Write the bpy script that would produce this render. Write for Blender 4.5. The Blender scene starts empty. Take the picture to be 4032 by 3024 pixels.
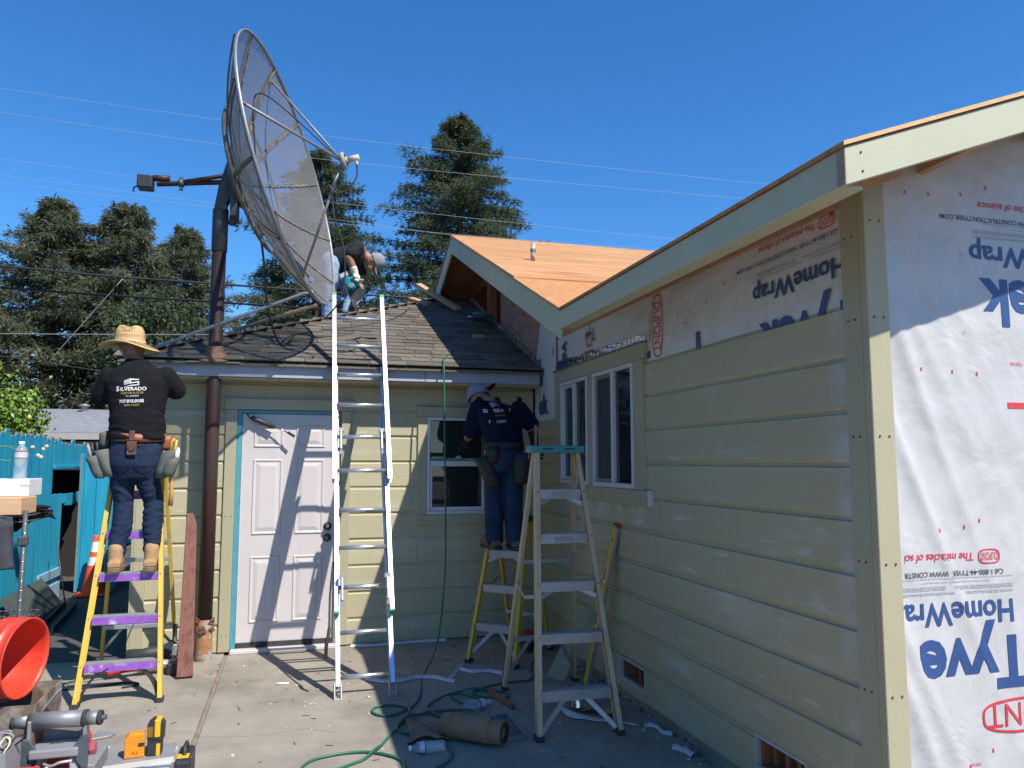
import bpy, bmesh, math, random
from mathutils import Vector as V, Matrix, noise
from mathutils.bvhtree import BVHTree
R = math.radians
rnd = random.Random(7)
SC = bpy.context.scene
COL = SC.collection

# ---------------------------------------------------------------- camera
cam = bpy.data.objects.new('camera', bpy.data.cameras.new('camera'))
COL.objects.link(cam)
cam.data.sensor_width = 36.0
cam.data.lens = 27.03
cam.data.clip_start = 0.05
cam.data.clip_end = 1000
_yaw, _pit = R(15.596), R(5.758)
_fw = V((math.sin(_yaw)*math.cos(_pit), math.cos(_yaw)*math.cos(_pit), math.sin(_pit)))
_rt = V((math.cos(_yaw), -math.sin(_yaw), 0))
_up = _rt.cross(_fw)
cam.matrix_world = Matrix(((_rt.x, _up.x, -_fw.x, 0), (_rt.y, _up.y, -_fw.y, 0), (_rt.z, _up.z, -_fw.z, 1.62), (0, 0, 0, 1)))
SC.camera = cam
SC.render.resolution_x, SC.render.resolution_y = 1024, 768
# ---------------------------------------------------------------- world, sun, exposure
SUN = V((0.43, -0.66, 1.0)).normalized()          # direction towards the sun
elev = math.asin(SUN.z)
w = bpy.data.worlds.new('World'); SC.world = w; w.use_nodes = True
nt = w.node_tree; nt.nodes.clear()
sky = nt.nodes.new('ShaderNodeTexSky'); sky.sky_type = 'NISHITA'; sky.sun_disc = False
sky.sun_elevation = elev
sky.sun_rotation = math.atan2(SUN.x, SUN.y)
sky.altitude = 0; sky.air_density = 1.0; sky.dust_density = 0.0; sky.ozone_density = 10.0
bg = nt.nodes.new('ShaderNodeBackground'); bg.inputs['Strength'].default_value = 0.118
wo = nt.nodes.new('ShaderNodeOutputWorld')
hsv = nt.nodes.new('ShaderNodeHueSaturation'); hsv.inputs['Saturation'].default_value = 1.15
nt.links.new(sky.outputs[0], hsv.inputs['Color']); nt.links.new(hsv.outputs[0], bg.inputs[0]); nt.links.new(bg.outputs[0], wo.inputs[0])
sun = bpy.data.objects.new('sun', bpy.data.lights.new('sun', 'SUN')); COL.objects.link(sun)
sun.data.energy = 4.2; sun.data.angle = R(0.53); sun.data.color = (1.0, 0.945, 0.86)
sun.rotation_euler = SUN.to_track_quat('Z', 'Y').to_euler()
sun.location = (8, -10, 20)
SC.view_settings.view_transform = 'Standard'; SC.view_settings.look = 'None'
SC.view_settings.exposure = 0.65; SC.view_settings.gamma = 1.0
SC.view_settings.use_curve_mapping = False

# ---------------------------------------------------------------- mesh builder
class MB:
    def __init__(s): s.v = []; s.f = []; s.sm = []; s.mi = []; s.cur = 0
    def add(s, vs, fs, smooth=False):
        o = len(s.v); s.v += [tuple(p) for p in vs]
        for f in fs: s.f.append(tuple(i+o for i in f)); s.sm.append(smooth); s.mi.append(s.cur)
        return s
    def box(s, lo, hi):
        (a, b, c), (d, e, f) = lo, hi
        return s.add([(a,b,c),(d,b,c),(d,e,c),(a,e,c),(a,b,f),(d,b,f),(d,e,f),(a,e,f)],
                     [(0,3,2,1),(4,5,6,7),(0,1,5,4),(1,2,6,5),(2,3,7,6),(3,0,4,7)])
    def obox(s, c, size, X=(1,0,0), Y=(0,1,0), Z=None):
        X = V(X).normalized(); Y = V(Y); Y = (Y - X*Y.dot(X)).normalized(); Z = X.cross(Y); c = V(c)
        hx, hy, hz = (q/2 for q in size)
        p = [c + X*(hx*i) + Y*(hy*j) + Z*(hz*k) for k in (-1,1) for i, j in ((-1,-1),(1,-1),(1,1),(-1,1))]
        return s.add(p, [(0,3,2,1),(4,5,6,7),(0,1,5,4),(1,2,6,5),(2,3,7,6),(3,0,4,7)])
    def beam(s, a, b, w, h, up=(0,0,1)):
        a, b = V(a), V(b); d = b-a
        X = d.normalized(); U = V(up); U = U - X*U.dot(X)
        if U.length < 1e-6: U = X.orthogonal()
        U.normalize(); Yv = U.cross(X)
        return s.obox((a+b)/2, (d.length, w, h), X, Yv)
    def tube(s, pts, r, n=8, caps=True, smooth=True):
        pts = [V(p) for p in pts]; m = len(pts)
        rs = r if isinstance(r, (list, tuple)) else [r]*m
        T = [(pts[min(i+1, m-1)] - pts[max(i-1, 0)]).normalized() for i in range(m)]
        N = T[0].orthogonal().normalized(); vs = []
        for i in range(m):
            N = (N - T[i]*N.dot(T[i])); N = N.normalized() if N.length > 1e-6 else T[i].orthogonal().normalized()
            B = T[i].cross(N)
            for k in range(n):
                a = 2*math.pi*k/n; vs.append(pts[i] + (N*math.cos(a) + B*math.sin(a))*rs[i])
        fs = [(i*n+k, i*n+(k+1) % n, (i+1)*n+(k+1) % n, (i+1)*n+k) for i in range(m-1) for k in range(n)]
        s.add(vs, fs, smooth)
        if caps:
            s.add([vs[k] for k in range(n)], [tuple(range(n-1, -1, -1))]); s.add([vs[(m-1)*n+k] for k in range(n)], [tuple(range(n))])
        return s
    def cyl(s, a, b, r, n=16, r2=None): return s.tube([a, b], [r, r if r2 is None else r2], n)
    def lathe(s, prof, o, axis=(0,0,1), n=24, smooth=True, x=None, sx=1.0):
        A = V(axis).normalized(); X = V(x).normalized() if x else A.orthogonal().normalized(); X = (X - A*X.dot(A)).normalized(); Y = A.cross(X); o = V(o); vs = []
        for r, t in prof:
            for k in range(n):
                a = 2*math.pi*k/n; vs.append(o + A*t + X*(r*math.cos(a)*sx) + Y*(r*math.sin(a)))
        fs = [(i*n+k, i*n+(k+1) % n, (i+1)*n+(k+1) % n, (i+1)*n+k) for i in range(len(prof)-1) for k in range(n)]
        return s.add(vs, fs, smooth)
    def prism(s, poly, vec, smooth=False):
        n = len(poly); vec = V(vec); a = [V(p) for p in poly]; b = [p+vec for p in a]
        return s.add(a+b, [tuple(range(n-1, -1, -1)), tuple(range(n, 2*n))] + [(i, (i+1) % n, n+(i+1) % n, n+i) for i in range(n)], smooth)
    def ell(s, c, r, n=14, m=9, M=None):
        c = V(c); r = (r, r, r) if not isinstance(r, (tuple, list)) else r; vs = []
        for i in range(m+1):
            t = math.pi*i/m
            for k in range(n):
                a = 2*math.pi*k/n
                p = V((r[0]*math.sin(t)*math.cos(a), r[1]*math.sin(t)*math.sin(a), r[2]*math.cos(t)))
                vs.append(c + (M @ p if M else p))
        return s.add(vs, [(i*n+k, (i+1)*n+k, (i+1)*n+(k+1) % n, i*n+(k+1) % n) for i in range(m) for k in range(n)], True)
    def grid(s, fn, nu, nv, smooth=True):
        vs = [fn(i/nu, j/nv) for j in range(nv+1) for i in range(nu+1)]
        return s.add(vs, [(j*(nu+1)+i, j*(nu+1)+i+1, (j+1)*(nu+1)+i+1, (j+1)*(nu+1)+i) for j in range(nv) for i in range(nu)], smooth)

OFF = {}
def mesh_of(name, mb, off=V((0,0,0)), mats=()):
    me = bpy.data.meshes.new(name)
    me.from_pydata([(x-off.x, y-off.y, z-off.z) for x, y, z in mb.v], [], mb.f)
    me.polygons.foreach_set('use_smooth', mb.sm)
    for m in (mats if isinstance(mats, (list, tuple)) else [mats]):
        me.materials.append(m)
    if any(mb.mi): me.polygons.foreach_set('material_index', mb.mi)
    me.update(); me.validate()
    return me
def clean(me, merge=True):
    bm = bmesh.new(); bm.from_mesh(me)
    if merge: bmesh.ops.remove_doubles(bm, verts=bm.verts, dist=1e-5)
    bmesh.ops.recalc_face_normals(bm, faces=bm.faces); bm.to_mesh(me); bm.free()
def props(o, label=None, cat=None, group=None, kind=None):
    if label: o['label'] = label
    if cat: o['category'] = cat
    if group: o['group'] = group
    if kind: o['kind'] = kind
    return o
def thing(name, label, cat, loc=(0,0,0), group=None):
    o = bpy.data.objects.new(name, None); COL.objects.link(o); o.location = loc; OFF[o] = V(loc)
    o.empty_display_size = 0.1
    return props(o, label, cat, group)
def obj(name, mb, mat, parent=None, bevel=0, label=None, cat=None, group=None, kind=None, fix=True, seg=1):
    if parent is not None: off = OFF[parent]
    else:
        xs = [p[0] for p in mb.v]; ys = [p[1] for p in mb.v]; zs = [p[2] for p in mb.v]
        off = V(((min(xs)+max(xs))/2, (min(ys)+max(ys))/2, min(zs)))
    me = mesh_of(name, mb, off, mat)
    if fix: clean(me)
    o = bpy.data.objects.new(name, me); COL.objects.link(o); OFF[o] = off
    if parent is not None: o.parent = parent
    else: o.location = off
    if bevel:
        b = o.modifiers.new('bevel', 'BEVEL'); b.width = bevel; b.segments = seg; b.limit_method = 'ANGLE'; b.angle_limit = R(40)
    return props(o, label, cat, group, kind)
def inst(name, me, mw, parent, mat=None):
    o = bpy.data.objects.new(name, me); COL.objects.link(o); o.parent = parent
    m = mw.copy(); m.translation = m.translation - OFF[parent]; o.matrix_basis = m; OFF[o] = OFF[parent]
    return o
def B(name, lo, hi, mat, parent=None, bevel=0.003, **k): return obj(name, MB().box(lo, hi), mat, parent, bevel, **k)
def frame_m(o, X, Y):
    X = V(X).normalized(); Y = V(Y); Y = (Y-X*Y.dot(X)).normalized(); Z = X.cross(Y)
    return Matrix(((X.x, Y.x, Z.x, o[0]), (X.y, Y.y, Z.y, o[1]), (X.z, Y.z, Z.z, o[2]), (0,0,0,1)))

# ---------------------------------------------------------------- materials
MATS = {}
DIM = {'siding_paint':0.93,'trim_paint':0.86,'fascia_paint':0.84,'primer_white':0.8,'primer_smear':0.8,'vinyl_white':0.82,'door_paint':0.82,'house_wrap_sheet':0.86,'house_wrap_taut_shaded':0.9,'plywood_deck':0.85,'plywood_damp':0.85,'fibreglass_yellow':0.82,'aluminium':0.9,'straw':0.85,'white_film':0.8,'skin':0.85,'eave_paint':0.95,'red_plastic':0.85,'lumber':0.85,'joint_sand':0.8,'grey_steel_box':0.8,'galvanised':0.8,'orange_plastic':0.88}
def pm(name, c1, c2=None, scale=4.0, rough=0.6, metal=0.0, bump=0.0, bscale=60.0, stretch=(1,1,1), var=0.0,
       detail=6.0, c3=None, s3=1.5, t3=(0.5, 0.62), spec=0.5, alpha=None, coat=0.0, rvar=0.0, trans=0.0, sheen=0.0, obj_space=False):
    """procedural paint/wood/stone: two colours by noise, an optional third in patches, relief, per-piece tint"""
    k_ = DIM.get(name, 1.0); c1 = tuple(q*k_ for q in c1); c2 = tuple(q*k_ for q in c2) if c2 else None; c3 = tuple(q*k_ for q in c3) if c3 else None
    m = bpy.data.materials.new(name); m.use_nodes = True; n = m.node_tree.nodes; l = m.node_tree.links
    b = n['Principled BSDF']; b.inputs['Roughness'].default_value = rough; b.inputs['Metallic'].default_value = metal
    b.inputs['Specular IOR Level'].default_value = spec
    if coat: b.inputs['Coat Weight'].default_value = coat
    if trans: b.inputs['Transmission Weight'].default_value = trans
    if sheen: b.inputs['Sheen Weight'].default_value = sheen
    if obj_space:
        tc = n.new('ShaderNodeTexCoord'); src = tc.outputs['Object']
    else:
        g = n.new('ShaderNodeNewGeometry'); src = g.outputs['Position']
    mp = n.new('ShaderNodeMapping'); mp.inputs['Scale'].default_value = stretch; l.new(src, mp.inputs[0])
    t = n.new('ShaderNodeTexNoise'); t.inputs['Scale'].default_value = scale; t.inputs['Detail'].default_value = detail
    t.inputs['Roughness'].default_value = 0.62
    l.new(mp.outputs[0], t.inputs['Vector'])
    mx = n.new('ShaderNodeMix'); mx.data_type = 'RGBA'
    mr = n.new('ShaderNodeMapRange'); mr.inputs[1].default_value = 0.32; mr.inputs[2].default_value = 0.68
    l.new(t.outputs[0], mr.inputs[0]); l.new(mr.outputs[0], mx.inputs[0])
    mx.inputs[6].default_value = (*c1, 1); mx.inputs[7].default_value = (*(c2 or c1), 1); out = mx.outputs[2]
    if c3:
        t3n = n.new('ShaderNodeTexNoise'); t3n.inputs['Scale'].default_value = s3; t3n.inputs['Detail'].default_value = 8; t3n.inputs['Roughness'].default_value = 0.68
        l.new(mp.outputs[0], t3n.inputs['Vector'])
        r3 = n.new('ShaderNodeMapRange'); r3.inputs[1].default_value = t3[0]; r3.inputs[2].default_value = t3[1]; l.new(t3n.outputs[0], r3.inputs[0])
        m3 = n.new('ShaderNodeMix'); m3.data_type = 'RGBA'; l.new(r3.outputs[0], m3.inputs[0]); l.new(out, m3.inputs[6]); m3.inputs[7].default_value = (*c3, 1); out = m3.outputs[2]
    if var:
        oi = n.new('ShaderNodeObjectInfo'); vr = n.new('ShaderNodeMapRange'); vr.inputs[3].default_value = 1-var; vr.inputs[4].default_value = 1+var
        l.new(oi.outputs['Random'], vr.inputs[0])
        hs = n.new('ShaderNodeHueSaturation'); l.new(vr.outputs[0], hs.inputs['Value']); l.new(out, hs.inputs['Color']); out = hs.outputs[0]
    l.new(out, b.inputs['Base Color'])
    if rvar:
        rr = n.new('ShaderNodeMapRange'); rr.inputs[3].default_value = max(0.02, rough-rvar); rr.inputs[4].default_value = min(1, rough+rvar); l.new(t.outputs[0], rr.inputs[0]); l.new(rr.outputs[0], b.inputs['Roughness'])
    if bump:
        tb = n.new('ShaderNodeTexNoise'); tb.inputs['Scale'].default_value = bscale; tb.inputs['Detail'].default_value = 4; l.new(mp.outputs[0], tb.inputs['Vector'])
        bp = n.new('ShaderNodeBump'); bp.inputs['Strength'].default_value = bump; bp.inputs['Distance'].default_value = 0.01; l.new(tb.outputs[0], bp.inputs['Height']); l.new(bp.outputs[0], b.inputs['Normal'])
    if alpha is not None: b.inputs['Alpha'].default_value = alpha
    MATS[name] = m
    return m
def layer(m, col, scale, t0, t1, amt=1.0, stretch=(1,1,1), box=None, detail=6):
    """one more patchy coat on a material: noise-shaped, optionally only within a soft world-space range (axis, full, gone)"""
    n = m.node_tree.nodes; l = m.node_tree.links; b = n['Principled BSDF']; src = b.inputs['Base Color'].links[0].from_socket
    g = n.new('ShaderNodeNewGeometry'); mp = n.new('ShaderNodeMapping'); mp.inputs['Scale'].default_value = stretch; l.new(g.outputs['Position'], mp.inputs[0])
    t = n.new('ShaderNodeTexNoise'); t.inputs['Scale'].default_value = scale; t.inputs['Detail'].default_value = detail; t.inputs['Roughness'].default_value = 0.65; l.new(mp.outputs[0], t.inputs['Vector'])
    r = n.new('ShaderNodeMapRange'); r.inputs[1].default_value = t0; r.inputs[2].default_value = t1; r.inputs[4].default_value = amt; l.new(t.outputs[0], r.inputs[0]); fac = r.outputs[0]
    if box:
        sp = n.new('ShaderNodeSeparateXYZ'); l.new(g.outputs['Position'], sp.inputs[0])
        for ax, full, gone in box:
            q = n.new('ShaderNodeMapRange'); q.inputs[1].default_value = full; q.inputs[2].default_value = gone; q.inputs[3].default_value = 1; q.inputs[4].default_value = 0; l.new(sp.outputs[ax], q.inputs[0])
            mu = n.new('ShaderNodeMath'); mu.operation = 'MULTIPLY'; l.new(fac, mu.inputs[0]); l.new(q.outputs[0], mu.inputs[1]); fac = mu.outputs[0]
    mx = n.new('ShaderNodeMix'); mx.data_type = 'RGBA'; l.new(fac, mx.inputs[0]); l.new(src, mx.inputs[6]); mx.inputs[7].default_value = (*col, 1); l.new(mx.outputs[2], b.inputs['Base Color'])
    return m
def crumple(m, strength=0.6, dist=0.03, scales=(2.2, 7.0), stretch=(1,1,1)):
    """creased sheet relief: ridges from folded noise, same in world space on every print that lies on it"""
    n = m.node_tree.nodes; l = m.node_tree.links; b = n['Principled BSDF']
    g = n.new('ShaderNodeNewGeometry'); mp = n.new('ShaderNodeMapping'); mp.inputs['Scale'].default_value = stretch; mp.inputs['Rotation'].default_value = (0.3, 0.5, 0.2)
    l.new(g.outputs['Position'], mp.inputs[0]); prev = None
    for i, sc in enumerate(scales):
        t = n.new('ShaderNodeTexNoise'); t.inputs['Scale'].default_value = sc; t.inputs['Detail'].default_value = 4; t.inputs['Distortion'].default_value = 0.7
        try: t.noise_type = 'RIDGED_MULTIFRACTAL' if i else 'FBM'
        except Exception: pass
        l.new(mp.outputs[0], t.inputs['Vector'])
        bp = n.new('ShaderNodeBump'); bp.inputs['Strength'].default_value = strength*(1 if i == 0 else 0.42); bp.inputs['Distance'].default_value = dist/(1+3*i)
        l.new(t.outputs[0], bp.inputs['Height'])
        if prev: l.new(prev.outputs[0], bp.inputs['Normal'])
        prev = bp
    l.new(prev.outputs[0], b.inputs['Normal'])
    return m

concrete = pm('concrete', (0.25,0.222,0.182), (0.318,0.283,0.233), 2.6, 0.9, bump=0.35, bscale=140, detail=12, c3=(0.185,0.162,0.135), s3=1.1, t3=(0.48,0.68))
layer(concrete, (0.40,0.37,0.32), 85, 0.64, 0.70, 0.8); layer(concrete, (0.15,0.13,0.11), 60, 0.66, 0.72, 0.7); layer(concrete, (0.36,0.335,0.29), 3.3, 0.56, 0.72, 0.55); layer(concrete, (0.17,0.145,0.115), 1.7, 0.60, 0.68, 0.5, (1,0.5,1), detail=12)
soil = pm('soil', (0.10,0.075,0.055), (0.16,0.12,0.085), 9, 0.95, bump=0.8, bscale=40)
asphalt = pm('asphalt', (0.055,0.052,0.05), (0.085,0.08,0.075), 12, 0.95, bump=0.4, bscale=150)
sand_fill = pm('joint_sand', (0.31,0.25,0.185), (0.38,0.31,0.235), 40, 0.95, bump=0.8, bscale=180, c3=(0.22,0.17,0.12), s3=14)
siding = pm('siding_paint', (0.468,0.422,0.268), (0.495,0.447,0.287), 3, 0.62, bump=0.10, bscale=45, stretch=(0.3,0.3,1.6), var=0.035, c3=(0.57,0.55,0.44), s3=2.4, t3=(0.56,0.74))
layer(siding, (0.36,0.32,0.20), 30, 0.62, 0.72, 0.35, (0.15,0.15,1.2)); layer(siding, (0.60,0.59,0.52), 9, 0.60, 0.66, 0.55, (0.25,0.25,1.5)); layer(siding, (0.64,0.64,0.62), 5, 0.36, 0.62, 0.85, box=((0, 2.2, 2.19), (1, 2.70, 2.84))); layer(siding, (0.64,0.63,0.60), 6, 0.40, 0.62, 0.8, box=((2, 1.32, 1.17), (2, 1.335, 1.345), (1, 4.62, 4.50), (1, 6.3, 6.5)))
trimp = pm('trim_paint', (0.465,0.425,0.272), (0.49,0.448,0.29), 5, 0.55, bump=0.06, bscale=60, var=0.03)
creamp = pm('fascia_paint', (0.58,0.575,0.40), (0.61,0.605,0.43), 3, 0.6, bump=0.06, bscale=70)
greyp = pm('eave_paint', (0.37,0.39,0.44), (0.43,0.45,0.49), 5, 0.6, bump=0.2, bscale=40, c3=(0.13,0.11,0.10), s3=12, t3=(0.64,0.70))
primer = pm('primer_white', (0.72,0.72,0.70), (0.66,0.66,0.64), 8, 0.7)
shingle = pm('shingle_grit', (0.10,0.087,0.069), (0.17,0.147,0.114), 26, 0.95, bump=0.7, bscale=260, var=0.30, c3=(0.20,0.165,0.115), s3=2.3, t3=(0.56,0.72))
ply = pm('plywood_deck', (0.48,0.215,0.075), (0.66,0.37,0.165), 2.2, 0.75, bump=0.12, bscale=30, stretch=(0.35,5,5), detail=10, var=0.09, c3=(0.36,0.145,0.05), s3=3.2, t3=(0.54,0.66))
plyedge = pm('plywood_edge', (0.40,0.21,0.09), (0.60,0.36,0.17), 60, 0.85, stretch=(0.3,0.3,3))
plypink = pm('plywood_wall', (0.36,0.22,0.16), (0.46,0.29,0.21), 3.6, 0.85, bump=0.12, bscale=40, stretch=(1,1.5,6), c3=(0.29,0.165,0.115), s3=3)
lumber = pm('lumber', (0.52,0.31,0.16), (0.64,0.42,0.24), 6, 0.75, bump=0.15, bscale=40, stretch=(5,1,5), var=0.08)
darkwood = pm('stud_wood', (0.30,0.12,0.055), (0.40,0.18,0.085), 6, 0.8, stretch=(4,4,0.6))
tyvek = crumple(pm('house_wrap_sheet', (0.585,0.57,0.56), (0.665,0.65,0.64), 9, 0.42, detail=8), 0.45, 0.04, (2.4, 6.0))
tyvek_calm = crumple(pm('house_wrap_taut_shaded', (0.72,0.71,0.70), (0.78,0.77,0.76), 6, 0.45), 0.6, 0.04, (3.0, 9.0))  # same wrap for shaded strips, coloured paler against the tan bounce light
def ink(name, c): return crumple(pm(name, c, tuple(q*1.15 for q in c), 30, 0.45), 0.5, 0.03)
navy = ink('ink_navy', (0.032,0.075,0.21)); red = ink('ink_red', (0.62,0.045,0.06)); blackink = ink('ink_dark', (0.05,0.05,0.075)); greyink = ink('ink_grey', (0.33,0.33,0.36))
vinyl = pm('vinyl_white', (0.78,0.78,0.79), (0.74,0.74,0.76), 4, 0.35)
doorw = pm('door_paint', (0.70,0.64,0.62), (0.74,0.68,0.66), 2.5, 0.45, bump=0.05, bscale=40, c3=(0.66,0.60,0.57), s3=2, t3=(0.55,0.7))
tape = pm('teal_paint', (0.05,0.28,0.36), (0.09,0.33,0.41), 14, 0.6, c3=(0.42,0.30,0.18), s3=18, t3=(0.64,0.7))
glassm = pm('window_glass', (0.02,0.028,0.028), None, 1, 0.03, spec=0.8)
glassg = pm('window_glass_green', (0.025,0.06,0.04), None, 1, 0.03, spec=0.8)
screenm = pm('insect_screen', (0.03,0.03,0.035), (0.05,0.05,0.055), 90, 0.7)
darkroom = pm('dark_interior', (0.025,0.022,0.02), None, 3, 0.9)
rust = pm('rusty_pipe', (0.045,0.022,0.017), (0.085,0.033,0.023), 5, 0.6, bump=0.25, bscale=50, stretch=(1,1,0.4), c3=(0.045,0.04,0.04), s3=7, t3=(0.5,0.62))
rustlight = pm('rust_orange', (0.30,0.12,0.045), (0.42,0.22,0.10), 16, 0.85, bump=0.6, bscale=60, c3=(0.36,0.38,0.34), s3=10, t3=(0.5,0.56))
steel = pm('painted_steel', (0.07,0.074,0.078), (0.11,0.114,0.118), 8, 0.55, metal=0.3, bump=0.1, bscale=50)
galv = pm('galvanised', (0.26,0.265,0.27), (0.34,0.345,0.35), 20, 0.5, metal=0.35)
ribm = pm('dish_rib_metal', (0.115,0.107,0.088), (0.17,0.155,0.122), 14, 0.6, metal=0.15, c3=(0.28,0.22,0.12), s3=5, t3=(0.5,0.65))
alu = pm('aluminium', (0.72,0.73,0.75), (0.80,0.81,0.83), 12, 0.30, metal=0.85, rvar=0.08, bump=0.03, bscale=90, stretch=(4,4,0.5), c3=(0.55,0.55,0.56), s3=6, t3=(0.62,0.7))
alud = pm('aluminium_dull', (0.36,0.36,0.37), (0.45,0.45,0.46), 14, 0.45, metal=0.6, c3=(0.5,0.48,0.45), s3=9, t3=(0.6,0.68))
yellow = pm('fibreglass_yellow', (0.76,0.47,0.05), (0.82,0.54,0.09), 6, 0.5, bump=0.05, bscale=80, stretch=(3,3,0.4), c3=(0.68,0.52,0.26), s3=8, t3=(0.60,0.68))
tanrail = pm('fibreglass_tan', (0.50,0.36,0.20), (0.60,0.45,0.28), 8, 0.55, stretch=(3,3,0.5), c3=(0.62,0.55,0.44), s3=9, t3=(0.58,0.66))
purple = pm('purple_spray', (0.24,0.07,0.42), (0.33,0.13,0.52), 9, 0.5, c3=(0.52,0.46,0.58), s3=9, t3=(0.56,0.66))
blackp = pm('black_plastic', (0.022,0.022,0.024), (0.035,0.035,0.036), 20, 0.5)
rubber = pm('rubber', (0.03,0.03,0.03), (0.05,0.05,0.05), 20, 0.85)
tealcap = pm('teal_plastic', (0.02,0.25,0.24), (0.03,0.29,0.28), 8, 0.5, c3=(0.10,0.33,0.31), s3=12, t3=(0.6,0.7))
greenp = pm('green_plastic', (0.02,0.33,0.14), None, 4, 0.5)
redp = pm('red_plastic', (0.74,0.045,0.022), (0.80,0.065,0.03), 7, 0.42, c3=(0.82,0.14,0.09), s3=16, t3=(0.62,0.72))
reddark = pm('red_case', (0.52,0.03,0.03), (0.62,0.04,0.035), 10, 0.5)
orangep = pm('orange_plastic', (0.85,0.27,0.012), (0.88,0.31,0.02), 10, 0.45)
yellowp = pm('yellow_plastic', (0.82,0.42,0.015), None, 10, 0.45)
whitep = pm('white_plastic', (0.78,0.78,0.78), None, 10, 0.5)
greyplas = pm('grey_steel_box', (0.29,0.295,0.31), (0.34,0.345,0.36), 8, 0.5, metal=0.1, c3=(0.24,0.22,0.2), s3=9, t3=(0.62,0.7))
hosem = pm('hose_green', (0.012,0.115,0.066), (0.022,0.155,0.092), 9, 0.45)
cablem = pm('cable_black', (0.02,0.02,0.021), None, 9, 0.6)
wirew = pm('wire_bright', (0.33,0.38,0.45), None, 9, 0.5)
straw = pm('straw', (0.62,0.40,0.17), (0.76,0.53,0.26), 55, 0.85, bump=0.5, bscale=160)
strawdark = pm('straw_weave_dark', (0.28,0.17,0.065), (0.42,0.27,0.11), 60, 0.9)
cream_cord = pm('cream_cord', (0.70,0.58,0.40), None, 9, 0.8)
def cloth(name, c, bump=0.4, sc=240, k=1.35, **kw): return pm(name, c, tuple(min(1, q*k) for q in c), 11, 0.9, bump=bump, bscale=sc, spec=0.2, **kw)
blackshirt = cloth('black_cotton', (0.008,0.008,0.0095)); navyshirt = cloth('navy_cotton', (0.005,0.008,0.026)); speckshirt = cloth('speckled_cotton', (0.022,0.022,0.025), c3=(0.2,0.2,0.2), s3=60, t3=(0.66,0.7))
denimd = cloth('dark_denim', (0.014,0.024,0.052), c3=(0.035,0.055,0.10), s3=7, t3=(0.52,0.7)); denim = cloth('blue_denim', (0.018,0.034,0.07), c3=(0.035,0.06,0.105), s3=6, t3=(0.5,0.7)); denimw = cloth('washed_denim', (0.20,0.30,0.43))
leather = pm('saddle_leather', (0.27,0.092,0.045), (0.35,0.13,0.068), 12, 0.5, bump=0.2, bscale=120)
leatherd = pm('dark_leather', (0.10,0.04,0.025), (0.16,0.07,0.045), 10, 0.5, bump=0.2, bscale=110)
blackleather = pm('black_leather', (0.018,0.016,0.016), (0.03,0.026,0.026), 14, 0.6, bump=0.2, bscale=90)
canvas = cloth('grey_canvas', (0.115,0.122,0.105)); jacketm = cloth('charcoal_fabric', (0.05,0.05,0.06)); blackcloth = cloth('black_fabric', (0.012,0.012,0.013))
skin = pm('skin', (0.34,0.165,0.10), (0.40,0.20,0.125), 12, 0.5, bump=0.08, bscale=120, c3=(0.29,0.125,0.075), s3=7, t3=(0.55,0.68))
hairm = pm('dark_hair', (0.012,0.010,0.009), (0.025,0.02,0.018), 60, 0.6)
bootm = pm('boot_suede', (0.37,0.215,0.10), (0.45,0.275,0.14), 14, 0.9, bump=0.3, bscale=120); bootsole = pm('boot_sole', (0.17,0.105,0.06), (0.22,0.14,0.08), 20, 0.8)
bootdark = pm('dark_boot', (0.13,0.085,0.055), (0.17,0.11,0.075), 12, 0.85)
glovew = cloth('work_glove', (0.60,0.55,0.47), k=1.15); gloveo = pm('orange_rubber', (0.72,0.11,0.03), None, 6, 0.5); gloveb = cloth('black_glove', (0.018,0.018,0.02))
capgrey = cloth('grey_cap', (0.23,0.23,0.25)); capwhite = cloth('white_cap', (0.24,0.24,0.28), k=1.2)
toolteal = pm('tool_teal', (0.01,0.25,0.28), (0.015,0.29,0.32), 9, 0.4); tooldark = pm('tool_dark', (0.03,0.032,0.035), (0.05,0.05,0.052), 9, 0.5)
chrome = pm('bright_steel', (0.62,0.62,0.63), None, 9, 0.22, metal=0.95)
kraft = pm('kraft_paper', (0.24,0.145,0.082), (0.28,0.175,0.10), 6, 0.85, bump=0.06, bscale=40); kraftd = pm('kraft_end_shade', (0.045,0.027,0.017), (0.085,0.052,0.032), 60, 0.9)
white_strip = pm('white_film', (0.72,0.72,0.73), None, 9, 0.45)
foil = pm('foil_tape', (0.62,0.63,0.65), (0.72,0.73,0.75), 9, 0.16, metal=1.0, bump=0.9, bscale=18); gold = pm('foil_gold', (0.45,0.36,0.16), (0.52,0.43,0.22), 14, 0.4, metal=0.5)
brownpost = pm('stained_post', (0.16,0.062,0.046), (0.22,0.09,0.066), 8, 0.75, bump=0.35, bscale=40, stretch=(6,6,0.5), c3=(0.12,0.045,0.035), s3=5)
bluef = pm('fence_blue', (0.004,0.265,0.43), (0.015,0.335,0.50), 5, 0.7, bump=0.3, bscale=40, stretch=(3,3,0.35), var=0.10, c3=(0.035,0.37,0.50), s3=4, t3=(0.55,0.7))
bluewear = pm('fence_weathered', (0.16,0.19,0.19), (0.26,0.25,0.22), 12, 0.9, stretch=(3,3,0.5))
paleblue = pm('fence_pale_blue', (0.20,0.36,0.46), (0.26,0.42,0.50), 6, 0.7)
darkgreen = pm('dark_green_board', (0.045,0.06,0.055), (0.06,0.075,0.07), 7, 0.8)
nroof = pm('neighbour_shingles', (0.27,0.28,0.30), (0.40,0.41,0.43), 5, 0.9, stretch=(1,2,9), detail=3, var=0.05)
nwall = pm('neighbour_stucco', (0.36,0.34,0.33), (0.42,0.40,0.38), 6, 0.85)
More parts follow.
